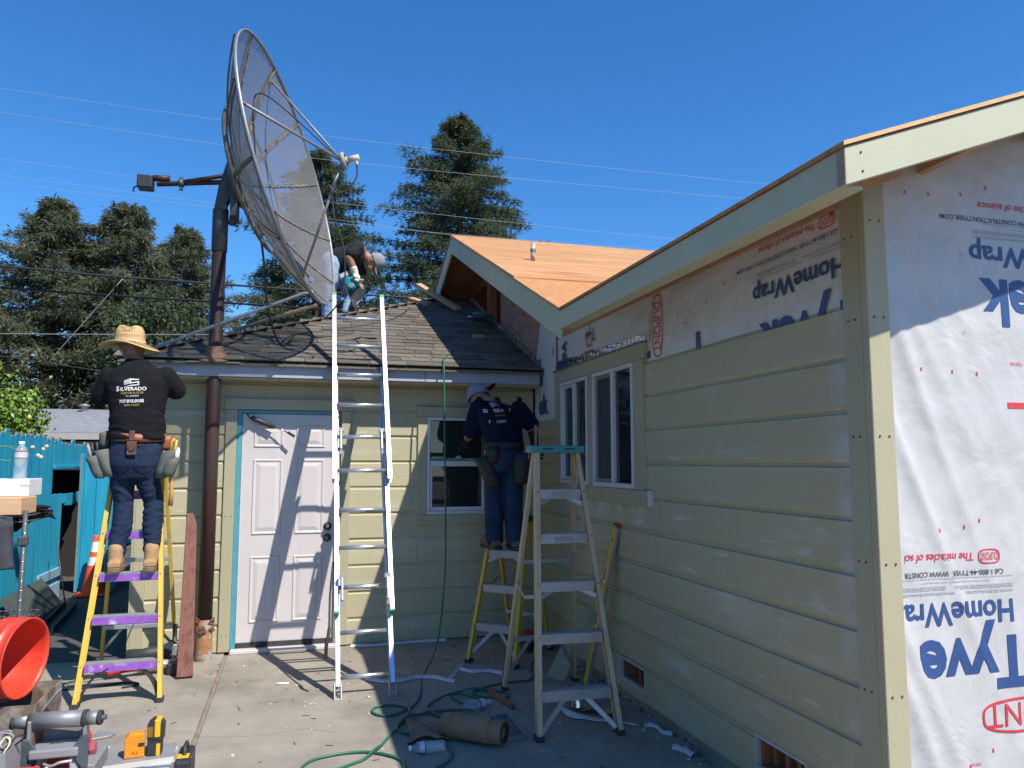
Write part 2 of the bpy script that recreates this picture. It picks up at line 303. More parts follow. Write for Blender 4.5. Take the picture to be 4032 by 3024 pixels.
def leafy(name, c1, c2, c3, scale, t3=(0.55, 0.70), tr=0.35):
    m = pm(name, c1, c2, scale, 0.7, c3=c3, s3=scale*0.8, t3=t3, spec=0.2); n = m.node_tree.nodes; l = m.node_tree.links; b = n['Principled BSDF']
    src = b.inputs['Base Color'].links[0].from_socket; t = n.new('ShaderNodeBsdfTranslucent'); l.new(src, t.inputs['Color']); mx = n.new('ShaderNodeMixShader'); mx.inputs[0].default_value = tr
    l.new(b.outputs[0], mx.inputs[1]); l.new(t.outputs[0], mx.inputs[2]); l.new(mx.outputs[0], n['Material Output'].inputs[0]); return m
needle = leafy('redwood_needles', (0.085,0.108,0.058), (0.18,0.19,0.115), (0.23,0.19,0.125), 0.9, (0.58,0.74))
needle2 = leafy('redwood_needles_green', (0.062,0.095,0.052), (0.13,0.155,0.085), (0.19,0.155,0.09), 1.1, (0.58,0.74))
oakleaf = leafy('oak_leaves', (0.045,0.075,0.034), (0.10,0.13,0.065), (0.13,0.14,0.08), 2.2)
lemonleaf = pm('lemon_leaves', (0.10,0.19,0.02), (0.22,0.34,0.04), 5, 0.5, c3=(0.06,0.11,0.02), s3=3)
barkm = pm('bark', (0.09,0.055,0.035), (0.15,0.095,0.065), 6, 0.95, bump=0.8, bscale=20, stretch=(2,2,0.3))
lemony = pm('ripe_fruit', (0.72,0.50,0.10), (0.62,0.34,0.10), 9, 0.5)
blossom = pm('dry_blossom', (0.70,0.66,0.52), (0.5,0.42,0.28), 30, 0.8)
card = pm('white_carton', (0.72,0.71,0.71), (0.66,0.65,0.65), 3, 0.7)
pinebox = pm('pine_wood', (0.58,0.33,0.16), (0.68,0.42,0.24), 4, 0.6, stretch=(0.6,1,14))
wrapw = pm('bubble_debris', (0.66,0.62,0.54), (0.56,0.45,0.32), 20, 0.85)
winemaroon = pm('maroon_knob', (0.36,0.075,0.085), None, 6, 0.4)
def clear_mat(name, tint=(0.9,0.95,0.97), a=0.42):
    m = bpy.data.materials.new(name); m.use_nodes = True; n = m.node_tree.nodes; l = m.node_tree.links
    b = n['Principled BSDF']; b.inputs['Base Color'].default_value = (*tint, 1); b.inputs['Roughness'].default_value = 0.06; b.inputs['Specular IOR Level'].default_value = 0.8
    t = n.new('ShaderNodeBsdfTransparent'); mix = n.new('ShaderNodeMixShader'); mix.inputs[0].default_value = a
    tn = n.new('ShaderNodeTexNoise'); tn.inputs['Scale'].default_value = 40; bp = n.new('ShaderNodeBump'); bp.inputs['Strength'].default_value = 0.5; l.new(tn.outputs[0], bp.inputs['Height']); l.new(bp.outputs[0], b.inputs['Normal'])
    l.new(t.outputs[0], mix.inputs[1]); l.new(b.outputs[0], mix.inputs[2]); l.new(mix.outputs[0], n['Material Output'].inputs[0])
    return m
petm = clear_mat('clear_bottle', (0.72,0.77,0.80), 0.26)
tubm = clear_mat('clear_tub', (0.62,0.68,0.74), 0.75)
def mesh_panel_mat():
    """perforated sheet: a fine grid of real holes, 1.1 cm pitch at reduced contrast"""
    m = bpy.data.materials.new('perforated_mesh'); m.use_nodes = True; n = m.node_tree.nodes; l = m.node_tree.links
    b = n['Principled BSDF']; b.inputs['Base Color'].default_value = (0.19,0.183,0.175,1); b.inputs['Metallic'].default_value = 0.15; b.inputs['Roughness'].default_value = 0.6
    t = n.new('ShaderNodeBsdfTransparent'); mix = n.new('ShaderNodeMixShader'); mix.inputs[0].default_value = 0.50
    g = n.new('ShaderNodeNewGeometry'); tn = n.new('ShaderNodeTexNoise'); tn.inputs['Scale'].default_value = 5; tn.inputs['Detail'].default_value = 6; l.new(g.outputs['Position'], tn.inputs['Vector'])
    mr = n.new('ShaderNodeMapRange'); mr.inputs[1].default_value = 0.3; mr.inputs[2].default_value = 0.7; mr.inputs[3].default_value = 0.57; mr.inputs[4].default_value = 0.70; l.new(tn.outputs[0], mr.inputs[0]); l.new(mr.outputs[0], mix.inputs[0])
    l.new(t.outputs[0], mix.inputs[1]); l.new(b.outputs[0], mix.inputs[2]); l.new(mix.outputs[0], n['Material Output'].inputs[0])
    return m
meshm = mesh_panel_mat()

# ---------------------------------------------------------------- lettering
def text_mb(s, height, o, right, up, bold=0.0, width=None, shear=0.0, align='LEFT', thick=0.0, space=1.0):
    """letters as flat geometry; height = capital height, o = baseline start"""
    cu = bpy.data.curves.new('t', 'FONT'); cu.body = s; cu.size = 1.0; cu.offset = bold; cu.align_x = align; cu.shear = shear; cu.resolution_u = 3; cu.space_character = space
    ob = bpy.data.objects.new('t', cu); COL.objects.link(ob)
    dg = bpy.context.evaluated_depsgraph_get(); me = bpy.data.meshes.new_from_object(ob.evaluated_get(dg))
    bpy.data.objects.remove(ob); bpy.data.curves.remove(cu)
    k = height/0.729
    kx = k
    if width and len(me.vertices):
        xs = [v.co.x for v in me.vertices]; kx = width/max(1e-6, max(xs)-min(xs))
    o = V(o); Rv = V(right).normalized(); U = V(up).normalized(); mb = MB()
    mb.add([o + Rv*(v.co.x*kx) + U*(v.co.y*k) for v in me.vertices], [tuple(p.vertices) for p in me.polygons])
    bpy.data.meshes.remove(me)
    return mb
def oval_ring(mb, c, rx, ry, w, right, up, n=40):
    c = V(c); A = V(right).normalized(); U = V(up).normalized(); vs = []
    for k in range(n):
        a = 2*math.pi*k/n; ca, sa = math.cos(a), math.sin(a)
        e = 0.62
        q = lambda z: math.copysign(abs(z)**e, z)
        vs.append(c + A*(rx*q(ca)) + U*(ry*q(sa))); vs.append(c + A*((rx-w)*q(ca)) + U*((ry-w)*q(sa)))
    mb.add(vs, [(2*k, (2*k+2) % (2*n), (2*k+3) % (2*n), 2*k+1) for k in range(n)])
    return mb
# ================================================================ ground
gr = obj('ground', MB().box((-300, -60, -0.5), (300, 500, -0.14)), soil, kind='structure')
pat = bpy.data.objects.new('patio', None); COL.objects.link(pat); OFF[pat] = V((0,0,0)); props(pat, kind='structure')
def slab(lo, hi, nx, ny, m=concrete):
    mb = MB()
    mb.box((lo[0], lo[1], -0.14), (hi[0], hi[1], 0.0))
    return obj('slab', mb, m, pat, 0.006)
slab((-0.515, -3.0), (2.30, 7.16), 1, 1); slab((-3.4, -3.0), (-0.545, 7.02), 1, 1)
slab((-3.4, 7.03), (-0.545, 7.16), 1, 1)
jm = MB()
pts = []
for i in range(60):
    y = -3 + 10.1*i/59
    pts.append((y, -0.5445+0.002*math.sin(i*1.7), -0.5155+0.002*math.cos(i*2.3), -0.012+0.006*noise.noise(V((y*6, 0, 0)))))
jm.add([p for (y, a, b, z) in pts for p in ((a, y, z), ((a+b)/2, y, z+0.008), (b, y, z))],
       [f for i in range(59) for f in ((3*i, 3*i+1, 3*i+4, 3*i+3), (3*i+1, 3*i+2, 3*i+5, 3*i+4))], True)
obj('joint_filler', jm, sand_fill, pat)
obj('side_path', MB().box((-3.1, 7.17, -0.14), (-1.29, 17, -0.004)), asphalt, kind='structure')

# ================================================================ low house with the door
H1 = thing('house', 'low olive-sided house with white panel door and grey shingled hip roof', 'house', (0.45, 7.6, 0))
WY = 7.13
core = MB()
def hole_wall(mb, x0, x1, z0, z1, holes, y0, y1):
    xs = sorted({x0, x1, *[h[0] for h in holes], *[h[1] for h in holes]}); zs = sorted({z0, z1, *[h[2] for h in holes], *[h[3] for h in holes]})
    for a, b in zip(xs, xs[1:]):
        for c, d in zip(zs, zs[1:]):
            if any(a >= h[0]-1e-6 and b <= h[1]+1e-6 and c >= h[2]-1e-6 and d <= h[3]+1e-6 for h in holes): continue
            mb.box((a, y0, c), (b, y1, d))
hole_wall(core, -1.27, 2.24, 0, 2.34, [(-0.505, 0.385, 0, 2.075), (1.165, 1.75, 1.13, 2.035)], 7.152, 7.26)
core.box((-1.27, 7.262, 0), (-1.17, 13.0, 2.34)); core.box((-1.17, 12.9, 0), (2.2, 13.0, 2.34)); core.box((2.2, 7.262, 0), (2.24, 13.0, 2.34))
obj('wall', core, darkroom, H1, fix=False)
# lap boards, one object each
def lap_profile(y, z0, h, s=1):
    return [(y+0.02*s, z0), (y+0.007*s, z0), (y, z0+0.007), (y, z0+h-0.026), (y+0.011*s, z0+h-0.017), (y+0.011*s, z0+h), (y+0.02*s, z0+h)]
def lap_x(x0, x1, z0, h, parent):
    pr = lap_profile(WY + rnd.uniform(-0.0012, 0.0012), z0, h)
    return obj('siding_board', MB().prism([(x0, y, z) for y, z in pr], (x1-x0, 0, 0)), siding, parent)
dz = 0.231
for k in range(10):
    z0 = 0.007+dz*k; zc = z0+dz/2
    segs = [(-1.19, 2.195)]
    cuts = []
    if zc < 2.12: cuts.append((-0.55, 0.43))
    if 1.10 < zc < 2.06: cuts.append((1.13, 1.79))
    for a, b in cuts:
        segs = [q for s in segs for q in ((s[0], min(s[1], a)), (max(s[0], b), s[1])) if q[1]-q[0] > 0.02]
    for a, b in segs:
        if b-a > 1.2 and k % 3 != 1:
            m = a+(b-a)*(0.37 + 0.21*(k % 3)); lap_x(a, m-0.001, z0, dz, H1); lap_x(m+0.001, b, z0, dz, H1)
        else: lap_x(a, b, z0, dz, H1)
T = WY-0.020
def trim(lo, hi, name='trim_board', m=None, parent=None, nails=()):
    o = B(name, lo, hi, m or trimp, parent or H1, 0.003)
    if nails:
        nb = MB()
        for p in nails: nb.cyl((p[0], p[1]-0.0025, p[2]), (p[0], p[1]+0.004, p[2]), 0.0045, 8)
        obj('nail', nb, blackp, o)
    return o
trim((-0.600, T, 0.012), (-0.507, 7.152, 2.073), nails=[(-0.555+q, T, z) for z in (0.15, 1.15, 2.0) for q in (-0.02, 0.025)])
trim((0.387, T, 0.012), (0.473, 7.152, 2.073)); trim((-0.615, T-0.004, 2.0755), (0.487, 7.152, 2.172), nails=[(x, T-0.004, z) for x in (-0.57, 0.44) for z in (2.10, 2.145)])
B('drip_cap', (-0.622, T-0.018, 2.173), (0.494, 7.152, 2.184), galv, H1, 0.001)
trim((1.080, T, 1.132), (1.166, 7.152, 2.033), nails=[(1.12, T, z) for z in (1.2, 1.6, 1.98)]); trim((1.749, T, 1.132), (1.835, 7.152, 2.033))
trim((1.070, T-0.004, 2.0345), (1.845, 7.152, 2.132), nails=[(1.12, T-0.004, z) for z in (2.06, 2.105)]+[(1.45, T-0.004, 2.09)]); trim((1.076, T-0.004, 1.040), (1.839, 7.152, 1.1305), nails=[(1.12, T-0.004, 1.085), (1.5, T-0.004, 1.085)])
B('drip_cap', (1.064, T-0.018, 2.1325), (1.851, 7.152, 2.141), galv, H1, 0.001)
trim((2.100, T, 0.012), (2.198, 7.151, 2.30)); trim((-1.285, T, 0.012), (-1.191, 7.151, 2.30), nails=[(-1.24, T, 0.45), (-1.22, T, 1.2)])
B('corner_board', (-1.305, T+0.002, 0.012), (-1.2855, 7.24, 2.30), trimp, H1, 0.003)
# left return wall: boards along y
for k in range(10):
    z0 = 0.007+dz*k
    pr = [(-1.272-(y-7.13)-0.0+0.0, z) for y, z in lap_profile(7.13, z0, dz, -1)]
    obj('siding_board', MB().prism([(x, 7.242, z) for x, z in pr], (0, 5.7, 0)), siding, H1)
# door
D = B('door', (-0.463, 7.150, 0.052), (0.347, 7.192, 2.040), doorw, H1, 0.002)
def panel(x0, x1, z0, z1):
    mb = MB(); y = 7.149
    def ring(i, d): return [(x0+i, y-d, z0+i), (x1-i, y-d, z0+i), (x1-i, y-d, z1-i), (x0+i, y-d, z1-i)]
    rs = [ring(0, 0), ring(0.006, 0.007), ring(0.014, 0.007), ring(0.024, 0.001), ring(0.030, 0.001), ring(0.062, 0.008)]
    vs = [p for r in rs for p in r]
    fs = [(4*i+k, 4*i+(k+1) % 4, 4*i+4+(k+1) % 4, 4*i+4+k) for i in range(5) for k in range(4)] + [(20, 21, 22, 23)]
    obj('panel', mb.add(vs, fs), doorw, D)
for x0, x1 in ((-0.365, -0.115), (-0.005, 0.245)):
    panel(x0, x1, 1.745, 1.945); panel(x0, x1, 0.985, 1.640); panel(x0, x1, 0.235, 0.800)
for z in (1.045, 0.945):
    kb = MB().lathe([(0.001, 0), (0.036, 0), (0.036, 0.008), (0.028, 0.012)], (0.283, 7.149, z), (0, -1, 0), 20)
    kb.lathe([(0.026, 0.01), (0.020, 0.03), (0.024, 0.045), (0.020, 0.055), (0.001, 0.057)], (0.283, 7.149, z), (0, -1, 0), 18)
    ko = obj('door_knob' if z < 1 else 'deadbolt', kb, tooldark, D)
    obj('keyhole', MB().cyl((0.283, 7.0915, z), (0.283, 7.089, z), 0.010, 14), ribm, ko)
B('door_jamb', (-0.506, 7.128, 0.03), (-0.4645, 7.2, 2.0725), tape, H1, 0.002); B('door_jamb', (0.3485, 7.128, 0.03), (0.3865, 7.2, 2.0725), pm('jamb_weathered', (0.17,0.18,0.14), (0.26,0.25,0.18), 14, 0.8, c3=(0.2,0.09,0.04), s3=12), H1, 0.002)
B('door_head', (-0.4635, 7.128, 2.0425), (0.3475, 7.2, 2.0725), tape, H1, 0.002)
B('threshold', (-0.4995, 7.045, 0.001), (0.382, 7.2, 0.030), doorw, H1, 0.004); B('door_sweep', (-0.46, 7.138, 0.032), (0.344, 7.1495, 0.075), rubber, H1, 0.002)
dc = obj('door_closer', MB().tube([(-0.385, 7.115, 2.005), (-0.37, 7.11, 1.995), (-0.20, 7.085, 1.925)], 0.021, 12), tooldark, D)
obj('bracket', MB().tube([(-0.425, 7.148, 2.035), (-0.425, 7.11, 2.03), (-0.40, 7.11, 2.0), (-0.385, 7.115, 2.005)], 0.006, 6), blackp, dc)
obj('piston_rod', MB().tube([(-0.20, 7.085, 1.925), (-0.075, 7.065, 1.872)], 0.0055, 8), chrome, dc)
obj('rod_end', MB().beam((-0.08, 7.065, 1.876), (-0.02, 7.055, 1.838), 0.012, 0.022), blackp, dc)
# single-hung window
W = B('window', (1.168, 7.115, 1.132), (1.747, 7.150, 1.162), vinyl, H1, 0.003)
for lo, hi in (((1.168, 7.115, 2.003), (1.747, 7.15, 2.032)), ((1.168, 7.115, 1.163), (1.196, 7.15, 2.002)), ((1.719, 7.115, 1.163), (1.747, 7.15, 2.002))): B('frame', lo, hi, vinyl, W, 0.003)
B('meeting_rail', (1.197, 7.122, 1.575), (1.718, 7.150, 1.625), vinyl, W, 0.003); B('sash_rail', (1.197, 7.132, 1.626), (1.718, 7.152, 1.652), pm('sash_green', (0.10,0.19,0.17), (0.14,0.24,0.21), 6, 0.5), W, 0.002)
lk = MB().box((1.44, 7.118, 1.652), (1.49, 7.14, 1.662)); lk.tube([(1.45, 7.13, 1.66), (1.465, 7.125, 1.672), (1.49, 7.125, 1.668)], 0.004, 6); obj('latch', lk, vinyl, W)
for lo, hi in (((1.197, 7.130, 1.163), (1.222, 7.150, 1.574)), ((1.693, 7.130, 1.163), (1.718, 7.150, 1.574)), ((1.2225, 7.130, 1.163), (1.6925, 7.150, 1.200))): B('sash', lo, hi, vinyl, W, 0.002)
B('glass', (1.197, 7.155, 1.653), (1.718, 7.160, 2.002), glassm, W, 0); B('glass', (1.2225, 7.145, 1.201), (1.6925, 7.149, 1.574), glassm, W, 0)
# eave
FA = B('fascia', (-1.37, 6.862, 2.335), (2.19, 6.886, 2.452), greyp, H1, 0.003)
for x in (0.62, 1.10): B('joint_plate', (x, 6.858, 2.338), (x+0.004, 6.863, 2.44), rust, FA, 0)
B('soffit', (-1.37, 6.8865, 2.318), (2.19, 7.16, 2.334), siding, H1, 0.002)
B('fascia_return', (-1.37, 6.887, 2.335), (-1.346, 13.2, 2.452), greyp, H1, 0.003)
obj('fascia_end', MB().box((2.1905, 6.85, 2.33), (2.205, 6.89, 2.47)), rust, H1)
# ---- hip roof
SL = 0.41; TH = math.atan(SL); EY, EZ, EX = 6.815, 2.462, -1.42
def roofz(y): return EZ+SL*(y-EY)
ap = 3.18
rf = MB()
rf.prism([(EX, EY, EZ-0.012), (2.215, EY, EZ-0.012), (2.215, EY+ap, EZ-0.012+SL*ap), (EX+ap, EY+ap, EZ-0.012+SL*ap)], (0, 0, -0.02))
rf.prism([(EX, EY, EZ-0.012), (EX+ap, EY+ap, EZ-0.012+SL*ap), (EX, EY+2*ap, EZ-0.012)], (0, 0, -0.02))
rf.prism([(EX+ap, EY+ap, EZ-0.012+SL*ap), (2.215, EY+ap, EZ-0.012+SL*ap), (2.215, EY+2*ap, EZ-0.012), (EX, EY+2*ap, EZ-0.012)], (0, 0, -0.02))
ROOF = obj('roof', rf, shingle, H1)
def shingle_mesh(wd, nm):
    mb = MB(); ln = 0.205; th = 0.009
    # thicker butt end, clipped corners
    mb.prism([(0.003, 0, 0.004), (wd-0.003, 0, 0.004), (wd-0.001, 0.12, 0.0), (wd-0.001, ln, -0.008), (0.001, ln, -0.008), (0.001, 0.12, 0.0)], (0, 0, th))
    me = mesh_of(nm, mb, V((0,0,0)), shingle); clean(me); return me
SHM = [shingle_mesh(q, 'shingle') for q in (0.16, 0.22, 0.28, 0.33)]; SHW = (0.16, 0.22, 0.28, 0.33)
U = V((0, math.cos(TH), math.sin(TH))); NRM = V((0, -math.sin(TH), math.cos(TH)))
ex = 0.142*math.cos(TH); rows = int(ap/ex)
for j in range(rows+1):
    d = j*ex; y = EY-0.012+d; x = EX+d-0.02-rnd.uniform(0, 0.2)
    while x < 2.205:
        i = rnd.randrange(4); wd = SHW[i]
        if x+wd > EX+d-0.02:
            o = V((max(x, EX+d-0.03), y+rnd.uniform(-0.006, 0.004), EZ+SL*d + 0.004 + rnd.uniform(0, 0.0025)))
            Xa = V((1, 0, rnd.uniform(-0.008, 0.008)))
            sx = min(1.0, (2.212-o.x)/wd) * (min(1.0, (x+wd-o.x)/wd))
            if sx > 0.15:
                Ya = U + NRM*rnd.uniform(-0.006, 0.010)
                mw = frame_m(o, Xa, Ya) @ Matrix.Diagonal((sx, 1, 1, 1))
                inst('shingle', SHM[i], mw, ROOF)
        x += wd
# ridge caps along the hip
hd = V((1, 1, SL)).normalized()
cm = MB()
na = V((0, -math.sin(TH), math.cos(TH))); nb2 = V((-math.sin(TH), 0, math.cos(TH)))
sa = (V((1, 0, 0)) - hd*hd.x).normalized(); sb = (V((0, 1, 0)) - hd*hd.y).normalized()
def caps_mesh():
    mb = MB(); L = 0.30; q = 0.15
    a0 = V((0,0,0)); topn = V((0,0,0.012))
    dn_a = V((q, 0, 0))            # along +x, stays in front plane
    dn_b = V((0, q, 0))            # along +y, stays in left plane
    dn_a = V((q*0.72, -q*0.28, -SL*q*0.28)); dn_b = V((-q*0.28, q*0.72, -SL*q*0.28))
    prof = [dn_a, a0, dn_b]
    lo = [p + V((0,0,0.014)) for p in prof]; hi = [p + hd*L + V((0,0,0.002)) for p in prof]
    up = V((0,0,0.009))
    vs = lo+hi+[p+up for p in lo]+[p+up for p in hi]
    mb.add(vs, [(6,7,10,9),(7,8,11,10),(0,3,4,1),(1,4,5,2),(0,1,7,6),(1,2,8,7),(3,9,10,4),(4,10,11,5),(0,6,9,3),(2,5,11,8)])
    me = mesh_of('hip_cap', mb, V((0,0,0)), shingle); clean(me); return me
CAP = caps_mesh()
for i in range(31):
    t = 0.02+i*0.155/hd.length
    p = V((EX, EY, EZ+0.006)) + hd*t
    if t*hd.x > ap-0.05: break
    inst('hip_cap', CAP, Matrix.Translation(p + V((0,0,rnd.uniform(0,0.004)))) @ Matrix.Rotation(rnd.uniform(-0.03,0.03), 4, 'Z'), ROOF)
# far slopes: shingle courses seen edge-on only
lp = MB()
for j in range(rows+1):
    d = j*ex; z = EZ+SL*d
    lp.prism([(EX+d-0.012, EY+d, z+0.012), (EX+d-0.012, EY+2*ap-d, z+0.012), (EX+d+0.2, EY+2*ap-d, z+0.2*SL), (EX+d+0.2, EY+d, z+0.2*SL)], (0,0,-0.008))
obj('side_shingles', lp, shingle, ROOF, kind='stuff')
# flashing where the roof meets the tall wall
fl = MB()
for k in range(22):
    y = EY+0.1+k*0.14
    fl.box((2.195, y, roofz(y)-0.01), (2.2145, y+0.15, roofz(y)+0.085))
obj('step_flashing', fl, pm('old_flashing', (0.14,0.13,0.12), (0.22,0.2,0.19), 15, 0.8, c3=(0.4,0.38,0.36), s3=10), H1)

# hairline cracks in the concrete
for pts in ([(0.95,3.72),(1.25,3.80),(1.55,3.82),(1.9,3.93),(2.2,3.98)], [(-0.515,5.05),(-0.2,4.98),(0.1,5.03),(0.3,4.9)], [(0.6,7.0),(0.75,6.5),(1.05,6.15),(1.2,5.7)], [(-1.6,4.6),(-1.2,5.0),(-0.85,5.1),(-0.55,5.4)]):
    P_ = []
    for (a, b), (c, d) in zip(pts, pts[1:]):
        for k in range(12): t = k/12; P_.append((a+(c-a)*t+0.012*noise.noise(V((a*9+t*5, 3, 0))), b+(d-b)*t+0.012*noise.noise(V((b*9+t*6, 7, 0)))))
    cm_ = MB(); cm_.add([q for i, (x, y) in enumerate(P_) for q in ((x, y, 0.0012), (x+0.001, y+0.0015+0.0012*abs(noise.noise(V((i*0.7, 0, 0)))), 0.0012))], [(2*i, 2*i+2, 2*i+3, 2*i+1) for i in range(len(P_)-1)])
    obj('crack', cm_, soil, pat, fix=False)
# ================================================================ addition (right): walls, wrap, roof
XW = 2.22; YC = 2.57; XE = 1.74
H2 = thing('house_addition', 'olive-sided house addition with plywood roof deck and exposed white house wrap', 'house', (4.0, 5.0, 0))
wl = MB()
def hole_wall_x(mb, y0, y1, z0, z1, holes, x0, x1):
    ys = sorted({y0, y1, *[h[0] for h in holes], *[h[1] for h in holes]}); zs = sorted({z0, z1, *[h[2] for h in holes], *[h[3] for h in holes]})
    for a, b in zip(ys, ys[1:]):
        for c, d in zip(zs, zs[1:]):
            if any(a >= h[0]-1e-6 and b <= h[1]+1e-6 and c >= h[2]-1e-6 and d <= h[3]+1e-6 for h in holes): continue
            mb.box((x0, a, c), (x1, b, d))
VENTS = [(4.745, 5.125, 0.135, 0.262), (3.095, 3.475, 0.135, 0.275)]
WINS = [(5.675, 6.315), (4.815, 5.560)]
holes = VENTS + [(a, b, 1.43, 2.30) for a, b in WINS]
hole_wall_x(wl, 2.62, 7.10, 0.07, 2.92, holes, 2.242, 2.34)
wl.box((2.342, 2.62, 0.07), (6.5, 2.70, 2.95))
wl.box((2.342, 7.0, 0.0), (6.5, 7.1, 2.5)); wl.box((4.6, 2.71, 0.0), (4.7, 6.99, 2.9))
wl.box((2.342, 2.71, 0.30), (4.59, 6.99, 0.36))
obj('wall', wl, darkwood, H2, fix=False)
B('foundation', (2.232, 2.58, -0.02), (2.33, 7.13, 0.069), concrete, H2, 0.004); B('foundation', (2.331, 2.585, -0.02), (6.5, 2.66, 0.069), concrete, H2, 0.004)
# boards
hz = 0.2228; Z0 = 0.054
def lap_y(y0, y1, z0, h, parent):
    x = XW + rnd.uniform(-0.001, 0.001)
    pr = [(x+(q-0), z) for q, z in [(0.02, z0), (0.009, z0), (0.0, z0+0.016), (0.0, z0+h-0.020), (0.013, z0+h-0.016), (0.013, z0+h), (0.02, z0+h)]]
    o = obj('siding_board', MB().prism([(a, y0, z) for a, z in pr], (0, y1-y0, 0)), siding, parent)
    return o
for k in range(10):
    z0 = Z0+hz*k; zc = z0+hz/2
    segs = [(2.70, 7.10)]
    if k == 0:
        for a, b, c, d in VENTS:
            segs = [q for s in segs for q in ((s[0], min(s[1], a)), (max(s[0], b), s[1])) if q[1]-q[0] > 0.02]
    if 1.34 < zc: segs = [q for s in segs for q in ((s[0], min(s[1], 4.67)), (max(s[0], 6.45), s[1])) if q[1]-q[0] > 0.02]
    if zc > 2.06: segs = [s for s in segs if s[0] < 4.6]
    for a, b in segs: lap_y(a, b, z0, hz, H2)
    if k == 0:
        for a, b, c, d in VENTS:
            B('siding_filler', (XW+0.001, a, z0), (XW+0.02, b, c-0.0005), siding, H2, 0.001)
# vent openings: dark framed hole, smeared sealant edges
for a, b, c, d in VENTS:
    vb = B('vent_opening', (2.33, a-0.02, c-0.02), (2.338, b+0.02, d+0.02), pm('crawl_dark', (0.11,0.045,0.022), (0.19,0.085,0.045), 9, 0.9, stretch=(1,5,1)), H2, 0)
    se = MB()
    for lo, hi in (((a-0.012, d-0.002), (b+0.012, d+0.012)), ((a-0.012, c-0.012), (b+0.012, c+0.002)), ((a-0.012, c+0.003), (a+0.002, d-0.003)), ((b-0.002, c+0.003), (b+0.012, d-0.003))):
        se.box((XW-0.0025, lo[0], lo[1]), (XW+0.022, hi[0], hi[1]))
    obj('sealant_edge', se, pm('primer_smear', (0.62,0.62,0.63), (0.55,0.54,0.5), 12, 0.7), vb)
    for q in range(4):
        y = a+(b-a)*(0.12+0.26*q); B('blocking', (2.305, y, c+0.001), (2.328, y+0.03, d-0.001), darkwood, vb, 0)
# unpainted primer patches next to the trim and below the window sill
# windows
XT = XW-0.020
def trimx(y0, y1, z0, z1, x=XT, name='trim_board', nails=()):
    o = B(name, (x, y0, z0), (2.241, y1, z1), trimp, H2, 0.003)
    if nails:
        nb = MB()
        for y, z in nails: nb.cyl((x-0.0025, y, z), (x+0.004, y, z), 0.004, 8)
        obj('nail', nb, blackp, o)
trimx(4.668, 4.812, 1.432, 2.303, nails=[(4.70, z) for z in (1.5, 1.85, 2.25)]+[(4.77, z) for z in (1.5, 1.85, 2.25)]); trimx(5.563, 5.672, 1.432, 2.303, nails=[(y, z) for y in (5.59, 5.64) for z in (1.5, 1.88, 2.26)]); trimx(6.318, 6.468, 1.432, 2.303)
trimx(4.640, 6.478, 2.3035, 2.412, XT-0.004, nails=[(4.75+0.33*i, 2.35+0.02*(i % 2)) for i in range(6)]); trimx(4.60, 6.478, 1.327, 1.4315, XT-0.006, nails=[(4.7+0.33*i, 1.36+0.035*(i % 2)) for i in range(6)])
B('trim_end', (XT-0.0062, 4.583, 1.327), (2.241, 4.5995, 1.4315), primer, H2, 0.001)
B('drip_cap', (XT-0.02, 4.63, 2.4125), (2.241, 6.485, 2.419), galv, H2, 0.001)
for n, (a, b) in enumerate(WINS):
    x0, x1 = 2.195, 2.238; mid = (a+b)/2
    Wn = B('window', (x0, a+0.002, 1.434), (x1, b-0.002, 1.468), vinyl, H2, 0.003)
    B('frame', (x0, a+0.002, 2.270), (x1, b-0.002, 2.300), vinyl, Wn, 0.003)
    B('frame', (x0, a+0.002, 1.469), (x1, a+0.034, 2.269), vinyl, Wn, 0.003); B('frame', (x0, b-0.034, 1.469), (x1, b-0.002, 2.269), vinyl, Wn, 0.003)
    B('mullion', (x0+0.006, mid-0.024, 1.469), (x1, mid+0.024, 2.269), vinyl, Wn, 0.003)
    # fixed pane nearest, sliding sash with screen on the far side
    B('glass', (2.224, a+0.0345, 1.469), (2.229, mid-0.0245, 2.269), glassm, Wn, 0)
    B('glass', (2.226, mid+0.05, 1.495), (2.231, b-0.06, 2.243), glassg if n == 0 else screenm, Wn, 0)
    for lo, hi in (((mid+0.0245, 1.469), (mid+0.0495, 2.269)), ((b-0.0595, 1.469), (b-0.0345, 2.269)), ((mid+0.05, 1.469), (b-0.06, 1.4945)), ((mid+0.05, 2.2435), (b-0.06, 2.269))):
        B('sash', (2.212, lo[0], lo[1]), (2.2385, hi[0], hi[1]), vinyl if n == 0 else pm('sash_grey', (0.19,0.19,0.2), None, 5, 0.5), Wn, 0.002)
# corner boards
def corner_nails(o, pts):
    nb = MB()
    for p, d in pts: nb.cyl(V(p)-V(d)*0.003, V(p)+V(d)*0.004, 0.0048, 8)
    obj('nail', nb, leatherd, o)
cb = B('corner_board', (2.198, 2.588, 0.02), (2.2415, 2.698, 2.76), trimp, H2, 0.003)
corner_nails(cb, [((2.198, y, z), (1,0,0)) for z in (0.72, 1.22, 1.72, 2.2, 2.55) for y in (2.625, 2.665)])
cb = B('corner_board', (2.196, 2.548, 0.02), (2.300, 2.5875, 2.78), trimp, H2, 0.003)
corner_nails(cb, [((x, 2.548, z), (0,1,0)) for z in (0.72, 1.22, 1.72, 2.2, 2.6) for x in (2.225, 2.27)])
